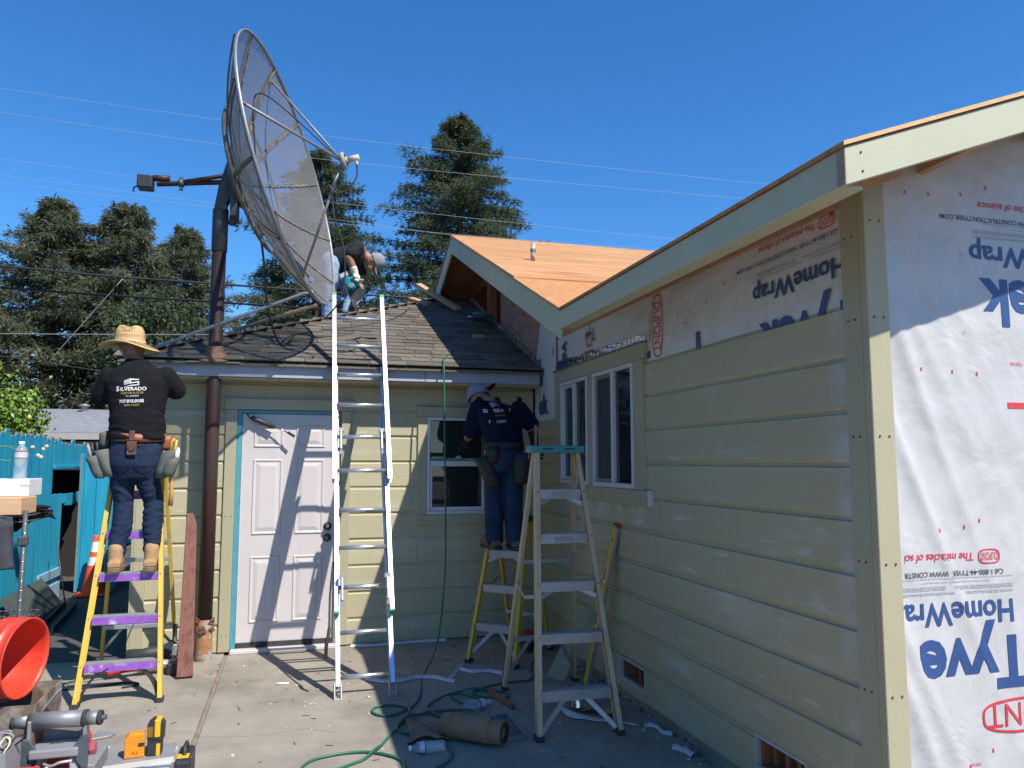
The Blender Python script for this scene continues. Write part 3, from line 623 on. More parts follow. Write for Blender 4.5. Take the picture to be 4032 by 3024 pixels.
# house wrap sheets
def wrap(name, fn, nu, nv, m): return obj(name, MB().grid(fn, nu, nv), m, H2)
def bulge(a, b): return 0.010*noise.noise(V((a*2.3, b*2.3, 3.1))) + 0.006*noise.noise(V((a*6, b*6, 9.1)))
def gy(x, z):
    e = math.exp(-((x-2.30)/0.30)**2); q = x*3.2+z*1.35
    fold = (1-abs(noise.noise(V((q*1.5, z*0.5, 1.7)))*2.0))
    return 2.580 - 0.008*abs(noise.noise(V((x*1.9, z*1.5, 3.1)))) - 0.004*noise.noise(V((x*4, z*4, 9.1))) - (0.016*e+0.003)*max(0, fold)**2
G = wrap('house_wrap', lambda u, v: (2.2965+u*4.2, gy(2.2965+u*4.2, 0.02+v*(2.80+0.345*u*4.2)), 0.02+v*(2.80+0.345*u*4.2)), 240, 150, tyvek)
S1 = wrap('house_wrap', lambda u, v: (2.2385+min(0, bulge(u*2, v*0.6+7))*0.7-0.002, 2.66+u*2.01, 2.20+v*0.51), 60, 16, tyvek_calm)
S2 = wrap('house_wrap', lambda u, v: (2.2365+min(0, bulge(u*2+4, v*0.6+2))*0.9-0.002, 4.60+u*1.90, 2.415+v*0.30), 60, 10, tyvek_calm)
S3 = wrap('house_wrap', lambda u, v: (2.2165+min(0, bulge(u, v*2+2))*0.9 - 0.012*math.exp(-((v-0.12)/0.2)**2)*0, 6.47+u*0.63, 2.0+v*0.95*(1-0.45*max(0,u-0.72)/0.28)), 24, 24, tyvek_calm)
ft = MB().grid(lambda u, v: (2.229+0.006*noise.noise(V((u*14, v*5, 0)))-0.003, 4.66+u*1.80, 2.421+v*(0.055+0.03*u)+0.012*noise.noise(V((u*9, 0, v)))), 70, 6)
obj('foil_flashing', ft, foil, H2)
# ---- printing on the wrap
def print_group(par, P, right, up, w=1.0, home='HomeWrap', tyv='Tyvek', sci='The miracles of science', url='Call 1-800-44-TYVEK  WWW.CONSTRUCTION.TYVEK.COM', oval=True, lines=True, small=True, tb=-0.150):
    """P(a, b): point at reading distance a, height b in the printed block; home baseline at b=0"""
    if home: obj('print', text_mb(home, 0.092, P(0, 0), right, up, 0.022, 0.69*len(home)/8.0 if home == 'HomeWrap' else None), navy, par, fix=False)
    if tyv: obj('print', text_mb(tyv, 0.205, P(-0.06, tb), right, up, 0.030), navy, par, fix=False)
    if sci: obj('print', text_mb(sci, 0.034, P(0.19, 0.195), right, up, 0.008, shear=0.15), red, par, fix=False)
    if url: obj('print', text_mb(url, 0.022, P(0.045, 0.125), right, up, 0.006), blackink, par, fix=False)
    if small:
        q = MB(); oval_ring(q, P(0.115, 0.178), 0.056, 0.030, 0.005, right, up); t = text_mb('DUPONT', 0.034, P(0.068, 0.195), right, up, 0.004, 0.094); q.add(t.v, t.f); obj('print', q, red, par, fix=False)
    if lines:
        q = MB(); Rv = V(right); Uv = V(up)
        for b, segs in ((0.098, ((0.0, 0.62),)), (0.083, ((0.12, 0.46),)), (0.066, ((0.0, 0.3), (0.34, 0.68))), (0.060, ((0.0, 0.3), (0.34, 0.66))), (0.054, ((0.0, 0.28), (0.34, 0.68))), (0.042, ((0.0, 0.25), (0.30, 0.66))), (0.036, ((0.0, 0.24), (0.30, 0.68)))):
            for s, e in segs:
                x = s
                while x < e:
                    L = 0.01+0.03*rnd.random(); p = P(min(x, e), b); p2 = P(min(x+L, e), b)
                    q.add([p, p2, p2+Uv*0.0022, p+Uv*0.0022], [(0, 1, 2, 3)]); x += L+0.004
        obj('print', q, greyink, par, fix=False)
# on the gable wall, upside down: reads towards -x, up is -z
YP = 2.576
def conform():
    for o in list(G.children):
        if o.name.startswith('print'):
            off = OFF[o]; bm = bmesh.new(); bm.from_mesh(o.data); bmesh.ops.triangulate(bm, faces=bm.faces[:])
            for _ in range(2):
                es = [e for e in bm.edges if e.calc_length() > 0.03]
                if es: bmesh.ops.subdivide_edges(bm, edges=es, cuts=1); bmesh.ops.triangulate(bm, faces=bm.faces[:])
            bm.to_mesh(o.data); bm.free()
            for v in o.data.vertices: v.co.y = gy(v.co.x+off.x, v.co.z+off.z) - 0.0025 - off.y
dn = V((0,0,-1)); lf = V((-1,0,0))
print_group(G, lambda a, b: V((2.875-a, YP, 1.055+b)) if True else None, lf, dn, home='HomeWra', tyv='Tyve', sci='The miracles of sci', url='Call 1-800-44-TYVEK  WWW.CONSTR', oval=True)
print_group(G, lambda a, b: V((3.445-a, YP, 2.545+b)), lf, dn)
bo = MB(); oval_ring(bo, (2.985, YP, 0.595), 0.305, 0.070, 0.010, lf, dn); t = text_mb('DUPONT', 0.098, (3.255, YP, 0.645), lf, dn, -0.004, 0.54); bo.add(t.v, t.f); obj('print', bo, red, G, fix=False)
obj('print', text_mb('T07193', 0.013, (2.66, YP, 0.43), lf, dn, 0.004), red, G, fix=False); obj('print', text_mb('T07193', 0.016, (3.0, YP, 2.045), lf, dn, 0.004), red, G, fix=False)
tk = MB()
for x, z in ((2.42, 2.735), (2.55, 2.74), (2.72, 2.755), (2.86, 2.80), (2.46, 1.99), (2.62, 1.985), (2.75, 1.98), (2.51, 1.335), (2.64, 1.345), (2.72, 1.37), (2.38, 0.415), (2.60, 0.41), (2.72, 0.46)):
    tk.add([(x, YP, z), (x+0.007, YP, z), (x+0.007, YP, z+0.016), (x, YP, z+0.016)], [(0,1,2,3)])
tk.add([(2.905, YP, 1.845), (3.1, YP, 1.845), (3.1, YP, 1.870), (2.905, YP, 1.870)], [(0,1,2,3)])
obj('print_tick', tk, red, G, fix=False, kind='stuff')
for (x, z) in ((2.725, 2.18), (2.735, 2.52)): obj('print', oval_ring(MB(), (x-0.03, YP, z-0.02), 0.006, 0.006, 0.001, lf, dn, 12), blackink, G, fix=False)
conform()
# long wall strip
XP = 2.2275; fy = V((0,1,0))
print_group(S1, lambda a, b: V((XP, 2.70+a, 2.50+b)), fy, dn, tb=-0.20)
dv = MB(); oval_ring(dv, (XP, 4.485, 2.495), 0.205, 0.075, 0.010, dn, (0,-1,0)); t = text_mb('DUPONT', 0.100, (XP, 4.535, 2.655), dn, (0,-1,0), -0.002, 0.32); dv.add(t.v, t.f); obj('print', dv, red, S1, fix=False)
for y, z0, z1, w in ((3.945, 2.27, 2.372, 0.045), (4.60, 2.30, 2.345, 0.14)): obj('print', MB().add([(XP, y, z0), (XP, y+w, z0), (XP, y+w, z1), (XP, y, z1)], [(0,1,2,3)]), navy, S1, fix=False)
tk = MB()
for y, z in ((2.78, 2.69), (2.98, 2.70), (3.24, 2.66), (3.66, 2.58), (3.86, 2.52), (4.05, 2.50), (4.2, 2.50)): tk.add([(XP, y, z), (XP, y+0.008, z), (XP, y+0.008, z+0.018), (XP, y, z+0.018)], [(0,1,2,3)])
obj('print_tick', tk, red, S1, fix=False, kind='stuff'); obj('print', text_mb('T07193', 0.014, (XP, 4.08, 2.455), fy, dn, 0.004), red, S1, fix=False)
# the sheet over the windows is turned a quarter
obj('print', text_mb('vek', 0.15, (2.2225, 6.33, 2.66), dn, (0,-1,0), 0.03), navy, S2, fix=False); obj('print', text_mb('Tyv', 0.11, (2.2225, 5.55, 2.67), fy, dn, 0.0), navy, S2, fix=False)
obj('print', text_mb('DU', 0.14, (2.2225, 5.75, 2.66), dn, (0,-1,0), -0.01), red, S2, fix=False)
XS3 = 2.2045
obj('print', text_mb('ek', 0.185, (XS3, 6.95, 2.065), (0,-1,0), (0,0,1), 0.035), navy, S3, fix=False); obj('print', text_mb('rap', 0.045, (XS3, 6.545, 2.66), dn, (0,-1,0), 0.012), navy, S3, fix=False)
obj('print', text_mb('WWW.CONSTRUCTION.TYVEK.COM', 0.018, (XS3, 6.66, 2.86), dn, (0,-1,0), 0.004), greyink, S3, fix=False)
# ---- roof of the addition
SA = 0.355; TZ = 2.685                         # top of deck at the long eave
def left_z(x): return TZ+SA*(x-XE)
FY, FZ, SB = 5.017, 2.700, 0.417              # front eave of the cross wing
RY = 8.973; RZ = FZ+SB*(RY-FY)
deck = MB()
xr = 6.2; yl = FY+(xr-XE)*SA/SB
deck.prism([(XE-0.012, 2.082, TZ), (xr, 2.082, left_z(xr)), (xr, yl, left_z(xr)), (XE-0.012, FY, TZ)], (0,0,-0.016))
DK = obj('roof_deck', deck, ply, H2)
# cross-wing deck: separate plywood sheets in courses
def sheet(pts, m=ply): return obj('plywood_sheet', MB().prism(pts, (0,0,-0.016)), m, DK)
c1 = 1.24; th2 = math.atan(SB); run = 1.22*math.cos(th2)
def fz(y): return FZ+SB*(y-FY)
rust_ply = pm('plywood_damp', (0.50,0.22,0.075), (0.60,0.30,0.115), 3, 0.75, bump=0.1, bscale=30, stretch=(5,1,5))
y0 = FY-0.012
n = 0
while y0 < RY-0.05:
    y1 = min(y0+run-0.003, RY)
    lift = 0.0 if n == 0 else 0.012
    xs = [XE-0.012] + [XE-0.012 + (1.22 if n % 2 else 2.44) + 2.44*i for i in range(4)]
    for a, b in zip(xs, xs[1:]):
        # valley: keep x-XE <= y-FY
        va, vb = XE+(y0-FY)*SB/SA+0.02, XE+(y1-FY)*SB/SA+0.02
        a2 = a; b2 = b-0.003
        if a2 >= vb: continue
        poly = [(a2, y0)] if a2 < va else []
        if a2 < va: poly.append((min(b2, va), y0))
        else: poly.append((a2, FY+(a2-0.02-XE)*SA/SB))
        if b2 > va: 
            if b2 < vb: poly.append((b2, FY+(b2-0.02-XE)*SA/SB)); poly.append((b2, y1))
            else: poly.append((vb, y1))
        else: poly.append((b2, y1))
        poly.append((a2, y1))
        q = [];
        for p in poly:
            if not q or (V(p)-V(q[-1])).length > 0.01: q.append(p)
        if len(q) >= 3: sheet([(x, y, fz(y)+lift+rnd.uniform(0, 0.002)) for x, y in q], rust_ply if n == 0 else ply)
    y0 = y1+0.003; n += 1
sheet([(XE-0.012, RY+0.004, RZ+0.012), (7.2, RY+0.004, RZ+0.012), (7.2, RY+4.0, RZ+0.012-SB*4.0), (XE-0.012, RY+4.0, RZ+0.012-SB*4.0)])
obj('attic_shade_sheet', MB().prism([(XE+0.03, RY+0.01, RZ-0.03), (4.1, RY+0.01, RZ-0.03), (4.1, RY+3.9, RZ-0.03-SB*3.9), (XE+0.03, RY+3.9, RZ-0.03-SB*3.9)], (0,0,-0.02)), darkwood, DK)  # dark sheets under the deck, added to give the gable interior its shade
obj('attic_shade_sheet', MB().prism([(XE+0.03, FY+0.8, fz(FY+0.8)-0.04), (2.19, FY+0.8, fz(FY+0.8)-0.04), (2.19, RY, RZ-0.04), (XE+0.03, RY, RZ-0.04)], (0,0,-0.02)), darkwood, DK)
# fascia and rake boards
B('fascia', (XE, 2.112, TZ-0.145), (XE+0.022, FY-0.024, TZ-0.0165), creamp, H2, 0.003)
def rake(p, q, h, th, name='rake_board', axis='y', m=creamp):
    p, q = V(p), V(q); t = V((th, 0, 0)) if axis == 'x' else V((0, th, 0))
    return obj(name, MB().prism([p, q, q-V((0,0,h)), p-V((0,0,h))], t), m, H2, 0.003)
rk = rake((XE-0.004, 2.0875, TZ-0.0185), (xr, 2.0875, left_z(xr)-0.0185), 0.132, 0.022)
nb = MB()
for x, z in ((1.80, 2.655), (1.805, 2.59)): nb.cyl((x, 2.085, z), (x, 2.090, z), 0.004, 8)
obj('nail', nb, blackp, rk)
obj('fascia_end', MB().box((XE-0.0045, 2.0885, TZ-0.145), (XE-0.001, 2.128, TZ-0.02)), pm('end_grain', (0.30,0.24,0.18), (0.4,0.33,0.24), 50, 0.9), H2)
rake((XE, FY-0.022, FZ-0.0185-0.009), (XE, RY, RZ-0.018), 0.205, 0.022, axis='x'); rake((XE, RY+0.001, RZ-0.018), (XE, RY+3.9, RZ-0.018-SB*3.9), 0.205, 0.022, axis='x')
obj('deck_edge', MB().prism([(XE-0.0122, FY, FZ-0.001), (XE-0.0122, RY, RZ+0.009), (XE-0.0122, RY, RZ-0.017), (XE-0.0122, FY, FZ-0.017)], (-0.004, 0, 0)), plyedge, H2)
obj('deck_edge', MB().prism([(XE-0.0125, 2.0815, TZ-0.001), (xr, 2.0815, left_z(xr)-0.001), (xr, 2.0815, left_z(xr)-0.016), (XE-0.0125, 2.0815, TZ-0.016)], (0, -0.003, 0)), pm('plywood_edge_fresh', (0.62,0.36,0.16), (0.8,0.52,0.27), 60, 0.8, stretch=(0.3,1,4)), H2)
# eave: rafter tails, blocking, strip of plywood at the wall head
for i in range(7):
    y = 2.45+0.406*i
    obj('rafter_tail', MB().prism([(XE+0.024, y, TZ-0.02+SA*0.024), (2.30, y, left_z(2.30)-0.02), (2.30, y, left_z(2.30)-0.13), (XE+0.024, y, TZ-0.125)], (0, 0.038, 0)), lumber, H2)
B('frieze_block', (2.226, 2.66, 2.712), (2.245, 6.5, 2.86), lumber, H2, 0.002)
# soffit strip right behind the fascia
B('soffit_strip', (XE+0.0225, 2.13, TZ-0.142), (XE+0.10, FY-0.03, TZ-0.128), creamp, H2, 0.002)
for i in range(6):
    x = 2.5+0.6*i
    obj('outlooker', MB().box((x, 2.112, left_z(x)-0.12), (x+0.038, 2.60, left_z(x)-0.02)), lumber, H2)
# plywood side wall of the cross wing and open studs
pw = MB().prism([(2.218, 6.93, 2.5), (2.218, 8.40, 3.05), (2.218, 8.40, fz(8.40)-0.05), (2.218, 6.93, fz(6.93)-0.05)], (0.014, 0, 0))
PW = obj('plywood_wall', pw, plypink, H2)
nb = MB()
for i in range(26):
    y = rnd.uniform(7.0, 8.35); z = rnd.uniform(roofz(y)+0.2, fz(y)-0.25) if fz(y)-0.25 > roofz(y)+0.2 else roofz(y)+0.2
    nb.cyl((2.216, y, z), (2.22, y, z), 0.010, 8)
obj('nail_hole', nb, darkwood, PW)
obj('house_wrap', MB().prism([(2.226, 6.49, 2.48), (2.226, 6.925, 2.55), (2.226, 6.925, fz(6.925)-0.06), (2.226, 6.49, fz(6.49)-0.06)], (0.004, 0, 0)), tyvek_calm, H2)
for y in (8.41, 8.95, 9.05, 10.3): obj('stud', MB().box((2.218, y, 2.9), (2.306, y+0.04, (fz(y) if y < RY else RZ-SB*(y-RY))-0.04)), darkwood, H2)
obj('collar_tie', MB().box((2.25, 8.2, 3.84), (2.29, 9.9, 3.94)), darkwood, H2)
# unseen light-blocking panels, added to keep the attic dark
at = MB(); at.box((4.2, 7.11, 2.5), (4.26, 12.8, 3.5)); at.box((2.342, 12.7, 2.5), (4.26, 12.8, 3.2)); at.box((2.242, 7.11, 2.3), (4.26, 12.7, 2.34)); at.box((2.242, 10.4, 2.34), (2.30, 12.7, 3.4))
obj('attic_light_block', at, darkwood, H2, fix=False)
# vent pipe through the deck
vx, vy = 3.0, 7.85
# position on the cross-wing slope
VP = thing('vent_pipe', 'short grey vent pipe standing up from the bare plywood roof deck', 'pipe', (2.218, 7.174, fz(7.174)))
px, py, pz = 2.22, 7.174, fz(7.174)
obj('pipe', MB().tube([(px, py, pz-0.02), (px, py, pz+0.20)], 0.024, 14), pm('pipe_grey', (0.20,0.19,0.18), (0.30,0.29,0.27), 18, 0.8, c3=(0.5,0.49,0.45), s3=14, t3=(0.5,0.6)), VP)
obj('coupling', MB().lathe([(0.026, 0), (0.031, 0.006), (0.029, 0.02), (0.031, 0.03), (0.026, 0.036)], (px, py, pz+0.10), (0,0,1), 14), galv, VP)
# ================================================================ satellite dish
def sweep(mb, poly, a, b, X, Y):
    a, b = V(a), V(b); X = V(X); Y = V(Y)
    return mb.prism([a + X*p[0] + Y*p[1] for p in poly], b-a)
DC = V((-0.113, 6.761, 4.12)); DN = V((0.934, -0.273, 0.232)).normalized(); DR = 1.16; DF = 0.86
DU_ = DN.cross(V((0,0,1))).normalized(); DV_ = DU_.cross(DN); D0 = DC - DN*(DR*DR/4/DF)
def dp(r, a, off=0.0):
    p = D0 + DN*(r*r/4/DF) + (DU_*math.cos(a) + DV_*math.sin(a))*r
    if off:
        nn = (DN - (DU_*math.cos(a)+DV_*math.sin(a))*(r/2/DF)).normalized(); p = p + nn*off
    return p
DISH = thing('satellite_dish', 'large mesh satellite dish on a rusty pole rising through the eave', 'satellite dish', (-0.69, 6.93, 0))
NP = 12; PH = R(14)
for k in range(NP):
    a0 = PH+2*math.pi*k/NP; a1 = PH+2*math.pi*(k+1)/NP
    obj('mesh_panel', MB().grid(lambda u, v: dp(0.13+(DR-0.13)*v, a0+(a1-a0)*u), 5, 12), meshm, DISH, fix=False)
    rb = MB()
    for off, wd in ((0.010, 0.010), (-0.03, 0.008)):
        vs = []
        for i in range(13):
            r = 0.12+(DR-0.12)*i/12; da = wd/max(r, 0.12)
            vs += [dp(r, a0-da, off), dp(r, a0+da, off), dp(r, a0+da, off-0.014*math.copysign(1, off)), dp(r, a0-da, off-0.014*math.copysign(1, off))]
        rb.add(vs, [(4*i+q, 4*i+(q+1) % 4, 4*i+4+(q+1) % 4, 4*i+4+q) for i in range(12) for q in range(4)], False)
    R1 = obj('rib', rb, ribm, DISH)
    bl = MB()
    for i in range(9):
        r = 0.2+0.105*i
        for sd in (-1, 1): bl.ell(dp(r, a0+sd*0.018/r, 0.016), 0.006, 6, 4)
    obj('bolt', bl, galv, R1, kind='stuff')
rm = MB(); vs = []
for k in range(72):
    a = 2*math.pi*k/72
    for (dr, dn_) in ((0.0, 0.014), (0.009, 0.014), (0.009, -0.016), (0.0, -0.016)):
        e = DU_*math.cos(a)+DV_*math.sin(a); vs.append(DC + e*(DR-0.002+dr) + DN*dn_)
rm.add(vs, [(4*k+q, 4*((k+1) % 72)+q, 4*((k+1) % 72)+(q+1) % 4, 4*k+(q+1) % 4) for k in range(72) for q in range(4)], True)
obj('rim', rm, galv, DISH)
rg = MB()
for rr in (0.62,):
    rg.tube([dp(rr, 2*math.pi*k/40, -0.045) for k in range(41)], 0.014, 8, caps=False)
obj('back_ring', rg, ribm, DISH)
obj('hub', MB().lathe([(0.001, -0.10), (0.20, -0.10), (0.21, -0.06), (0.20, -0.02), (0.14, 0.012), (0.001, 0.012)], D0, DN, 28), steel, DISH)
FEED = DC + DN*0.49
for a, r in ((R(5), 1.14), (R(105), 1.06), (R(251), 0.88)):
    p = dp(r, a, 0.02); so = obj('feed_strut', MB().tube([p, FEED+DN*-0.03+(p-FEED).normalized()*0.03], 0.0115, 8), galv, DISH)
    obj('strut_foot', MB().obox(p, (0.05, 0.03, 0.02), (FEED-p), DN), ribm, so)
fd = MB().lathe([(0.055, -0.045), (0.075, -0.03), (0.075, -0.005), (0.055, 0.0)], FEED, DN, 20)
fd.lathe([(0.001, -0.035), (0.03, -0.035), (0.03, 0.02), (0.001, 0.02)], FEED, DN, 14)
FO = obj('feed_horn', fd, pm('feed_white', (0.36,0.34,0.31), (0.28,0.26,0.24), 20, 0.6), DISH)
obj('receiver', MB().tube([FEED+DN*0.02, FEED+DN*0.12], 0.027, 12).tube([FEED+DN*0.10+V((0,0,-0.02)), FEED+DN*0.10+V((0,0,-0.075))], 0.013, 8), pm('receiver_cream', (0.5,0.47,0.42), None, 9, 0.5), FO)
# feed cable
F2 = FEED+DN*0.10+V((0,0,-0.07))
cpts = [F2, F2+V((0.0, 0, -0.10)), F2+V((-0.07, 0, -0.22)), F2+V((-0.17, 0, -0.26)), F2+V((-0.24, 0.0, -0.20)), F2+V((-0.2, 0.02, -0.3)), F2+V((-0.18, 0.0, -0.48)), F2+V((-0.10, 0, -0.72)), F2+V((-0.08, 0, -1.0)), F2+V((-0.13, 0, -1.22)), F2+V((-0.24, 0.05, -1.36))]
def smooth(pts, n=6):
    pts = [V(p) for p in pts]; out = []
    for i in range(len(pts)-1):
        p0 = pts[max(0, i-1)]; p1 = pts[i]; p2 = pts[i+1]; p3 = pts[min(len(pts)-1, i+2)]
        for k in range(n):
            t = k/n; out.append(0.5*((2*p1)+(p2-p0)*t+(2*p0-5*p1+4*p2-p3)*t*t+(3*p1-p0-3*p2+p3)*t**3))
    out.append(pts[-1]); return out
obj('cable', MB().tube(smooth(cpts), 0.0065, 6), cablem, DISH)
obj('cable', MB().tube(smooth([FEED, FEED+V((-0.12,-0.01,0.06)), dp(0.85, R(95), 0.06), dp(0.5, R(110), 0.03), dp(0.25, R(190), 0.02), dp(0.5, R(240), 0.02), dp(0.9, R(252), 0.02)]), 0.006, 6), cablem, DISH)
# pole, sleeve, mount
PX, PY = -0.69, 6.93
PO = obj('pole', MB().tube([(PX, PY, 0.30), (PX, PY, 3.45)], 0.058, 20), rust, DISH)
obj('pole_foot', MB().lathe([(0.064, 0), (0.066, 0.01), (0.064, 0.20), (0.060, 0.235), (0.066, 0.25), (0.07, 0.28), (0.058, 0.33)], (PX, PY, 0.0), (0,0,1), 22), rustlight, DISH)
fr_ = MB()
for i in range(26):
    a = rnd.uniform(2.6, 6.8); z = 0.235+rnd.uniform(0, 0.10); p = V((PX+0.068*math.cos(a), PY+0.068*math.sin(a), z))
    fr_.obox(p, (rnd.uniform(0.02, 0.05), 0.012, rnd.uniform(0.012, 0.035)), (-math.sin(a), math.cos(a), rnd.uniform(-0.6, 0.6)), (math.cos(a), math.sin(a), 0.4))
obj('rust_flake', fr_, pm('rust_flakes', (0.10,0.045,0.028), (0.2,0.09,0.05), 30, 0.95, bump=0.6), DISH)
obj('roof_flashing', MB().lathe([(0.17, 0.0), (0.15, 0.012), (0.10, 0.03), (0.072, 0.065), (0.066, 0.11), (0.062, 0.112)], (PX, PY, 2.495), (0,-0.30,1), 22), pm('flashing_rust', (0.22,0.10,0.055), (0.34,0.20,0.12), 14, 0.85), DISH)
obj('flashing_plate', MB().obox((PX, PY+0.03, 2.508), (0.42, 0.34, 0.006), (1,0,0), (0, 1, SL)), pm('flashing_old', (0.30,0.24,0.18), (0.4,0.33,0.26), 12, 0.8), DISH)
obj('pole_sleeve', MB().lathe([(0.060, 0), (0.066, 0.004), (0.066, 0.36), (0.060, 0.38)], (PX, PY, 3.42), (0,0,1), 22), steel, DISH)
mt = MB()
hub = D0 - DN*0.10
for sd in (-1, 1):
    o = V((0, 0.055*sd, 0))
    mt.prism([V((PX-0.05, PY-0.008, 3.78))+o, V((PX+0.03, PY-0.008, 3.78))+o, V((PX+0.085, PY-0.008, 3.93))+o, hub+V((-0.02,0,0.22))+o, hub+V((-0.07,0,0.21))+o, V((PX-0.02, PY-0.008, 3.98))+o], (0, 0.014, 0))
mt.prism([hub+V((-0.03,-0.12,-0.30)), hub+V((0.03,-0.12,-0.30)), hub+V((0.02,-0.12,0.34)), hub+V((-0.05,-0.12,0.34))], (0, 0.24, 0))
mt.tube([V((PX+0.03, PY-0.09, 3.80)), V((PX+0.03, PY+0.09, 3.80))], 0.03, 10); mt.tube([V((PX+0.05, PY-0.09, 4.0)), V((PX+0.05, PY+0.09, 4.0))], 0.022, 10)
mt.tube([V((PX+0.10, PY-0.02, 3.66)), V((PX+0.13, PY-0.02, 3.92))], 0.035, 10)
obj('mount', mt, steel, DISH, 0.003)
ac = MB().tube([(PX+0.10, PY-0.06, 4.10), (-1.02, PY-0.06, 3.985)], 0.018, 10)
AC = obj('actuator_arm', ac.tube([(PX+0.0, PY-0.03, 4.03), (-1.20, PY-0.05, 3.955)], 0.021, 10), rust, DISH)
obj('actuator_motor', MB().box((-1.345, PY-0.12, 3.90), (-1.225, PY+0.01, 4.01)), blackp, AC, 0.01, seg=2); obj('motor_can', MB().tube([(-1.23, PY-0.05, 4.005), (-1.10, PY-0.05, 4.015)], 0.027, 14), rust, AC)
obj('clamp', MB().tube([(-1.03, PY-0.055, 3.975), (-0.99, PY-0.055, 3.983)], 0.034, 10).box((-1.025, PY-0.07, 3.92), (-0.995, PY-0.04, 4.03)), steel, AC)
obj('cable', MB().tube(smooth([(-1.335, PY-0.06, 3.92), (-1.37, PY-0.06, 3.91), (-1.375, PY-0.06, 3.87)]), 0.006, 6), cablem, AC)
# cable hanging from the hub to the roof, coiling on the shingles
h0 = dp(0.35, R(240), -0.06)
cl = [h0, h0+V((0.05, 0, -0.3)), h0+V((0.10, 0.05, -0.75)), h0+V((0.22, 0.2, -1.05)), (-0.02, 7.45, roofz(7.45)+0.10), (0.18, 7.62, roofz(7.62)+0.03), (0.45, 7.75, roofz(7.75)+0.02), (0.55, 7.45, roofz(7.45)+0.02), (0.42, 7.15, roofz(7.15)+0.02), (0.1, 7.05, roofz(7.05)+0.02), (-0.15, 7.25, roofz(7.25)+0.02), (-0.05, 7.7, roofz(7.7)+0.02), (0.5, 8.1, roofz(8.1)+0.02), (1.0, 8.6, roofz(8.6)+0.02), (1.3, 9.3, roofz(9.3)+0.02)]
CB = obj('coaxial_cable', MB().tube(smooth(cl), 0.010, 6), cablem, label='black coaxial cable hanging from the dish and looping over the shingle roof', cat='cable')
obj('conduit', MB().tube([(-1.24, 6.79, 2.505), (0.02, 6.73, 3.055), (0.10, 6.74, 3.075)], 0.0145, 10), pm('conduit_grey', (0.30,0.34,0.36), (0.37,0.41,0.43), 8, 0.5, metal=0.2), label='long grey conduit pole slanting from the eave corner up to the dish rim', cat='pole')
obj('wooden_pole', MB().tube([(-0.62, 7.84, 2.89), (0.14, 7.02, 3.02)], 0.017, 9), pm('pole_wood', (0.42,0.31,0.2), (0.5,0.38,0.26), 8, 0.8), label='tan wooden pole propped between the shingle roof hip and the dish bottom', cat='pole')

# ================================================================ ladders
LAD = thing('extension_ladder', 'tall bright aluminium extension ladder leaning on the eave beside the white door', 'ladder', (0.51, 5.53, 0))
LS = V((0, 0.475, 0.880)).normalized(); LN = V((0, -0.880, 0.475)).normalized()
L0 = V((0.51, 5.53, 0))
def lp_(x, s, n=0.0): return V((x, 0, 0)) + V((0, 5.53, 0)) + LS*s + LN*n
def irail(x, s0, s1, n, w=0.028, h=0.075):
    mb = MB(); sd = 1 if x > 0.5 else -1
    # I-section rail: two flanges and a web
    mb.beam(lp_(x, s0, n+h/2), lp_(x, s1, n+h/2), w, 0.006, LN); mb.beam(lp_(x, s0, n-h/2), lp_(x, s1, n-h/2), w, 0.006, LN); mb.beam(lp_(x, s0, n), lp_(x, s1, n), 0.006, h-0.006, LN)
    return mb
SECT = ((0.318, 0.694, 0.10, 2.30, -0.055), (0.308, 0.704, 0.60, 2.75, 0.020), (0.293, 0.722, 1.62, 3.49, 0.092))
for a, b, s0, s1, n in SECT:
    for x in (a, b):
        r_ = obj('rail', irail(x, s0, s1, n, 0.030 if s1 < 3 else 0.034), alu, LAD)
        if s1 > 3: obj('end_cap', MB().beam(lp_(x, s1, n), lp_(x, s1+0.03, n), 0.037, 0.085, LN), greenp, r_)
        elif s0 > 0.5: obj('end_cap', MB().beam(lp_(x, s0-0.014, n), lp_(x, s0, n), 0.034, 0.08, LN), greenp, r_)
        else:
            sh = MB().beam(lp_(x, 0.0, n)+V((0,-0.02,0.022)), lp_(x, 0.0, n)+V((0,0.07,0.022)), 0.055, 0.022); 
            for e in (-0.022, 0.022): sh.beam(lp_(x+e, 0.0, n)+V((0,0,0.01)), lp_(x+e, 0.13, n), 0.010, 0.07, LN)
            obj('foot', sh, alud, LAD, 0.003); obj('foot_pad', MB().beam(lp_(x, 0.0, n)+V((0,-0.025,0.005)), lp_(x, 0.0, n)+V((0,0.075,0.005)), 0.06, 0.01), rubber, LAD)
def rung(a, b, s, n):
    obj('rung', MB().tube([lp_(a, s, n), lp_(b, s, n)], 0.0165, 12), alu, LAD)
for k in range(11):
    s = 0.168+0.3085*k
    if s < 0.6: q = SECT[0]
    elif s < 1.6: q = SECT[1]
    else: q = SECT[2]
    rung(q[0], q[1], s, q[4])
    if 0.6 < s < 1.6: rung(SECT[0][0], SECT[0][1], s+0.03, SECT[0][4])
for s in (0.80, 2.04):
    for x in (0.345, 0.672):
        lk = MB().beam(lp_(x, s-0.14, 0.10), lp_(x, s+0.04, 0.11), 0.014, 0.03, LN).beam(lp_(x, s-0.17, 0.07), lp_(x, s-0.12, 0.09), 0.02, 0.045, LN).beam(lp_(x, s+0.02, 0.10), lp_(x, s+0.05, 0.11), 0.045, 0.045, LN)
        obj('rung_lock', lk, alud, LAD, 0.002)
obj('rope', MB().tube(smooth([lp_(0.285, 0.98, 0.03), lp_(0.262, 0.72, 0.03), (0.255, 5.70, 0.44), (0.238, 5.66, 0.36), (0.235, 5.65, 0.26)]), [0.008]*12+[0.013]*13, 7), cablem, LAD)

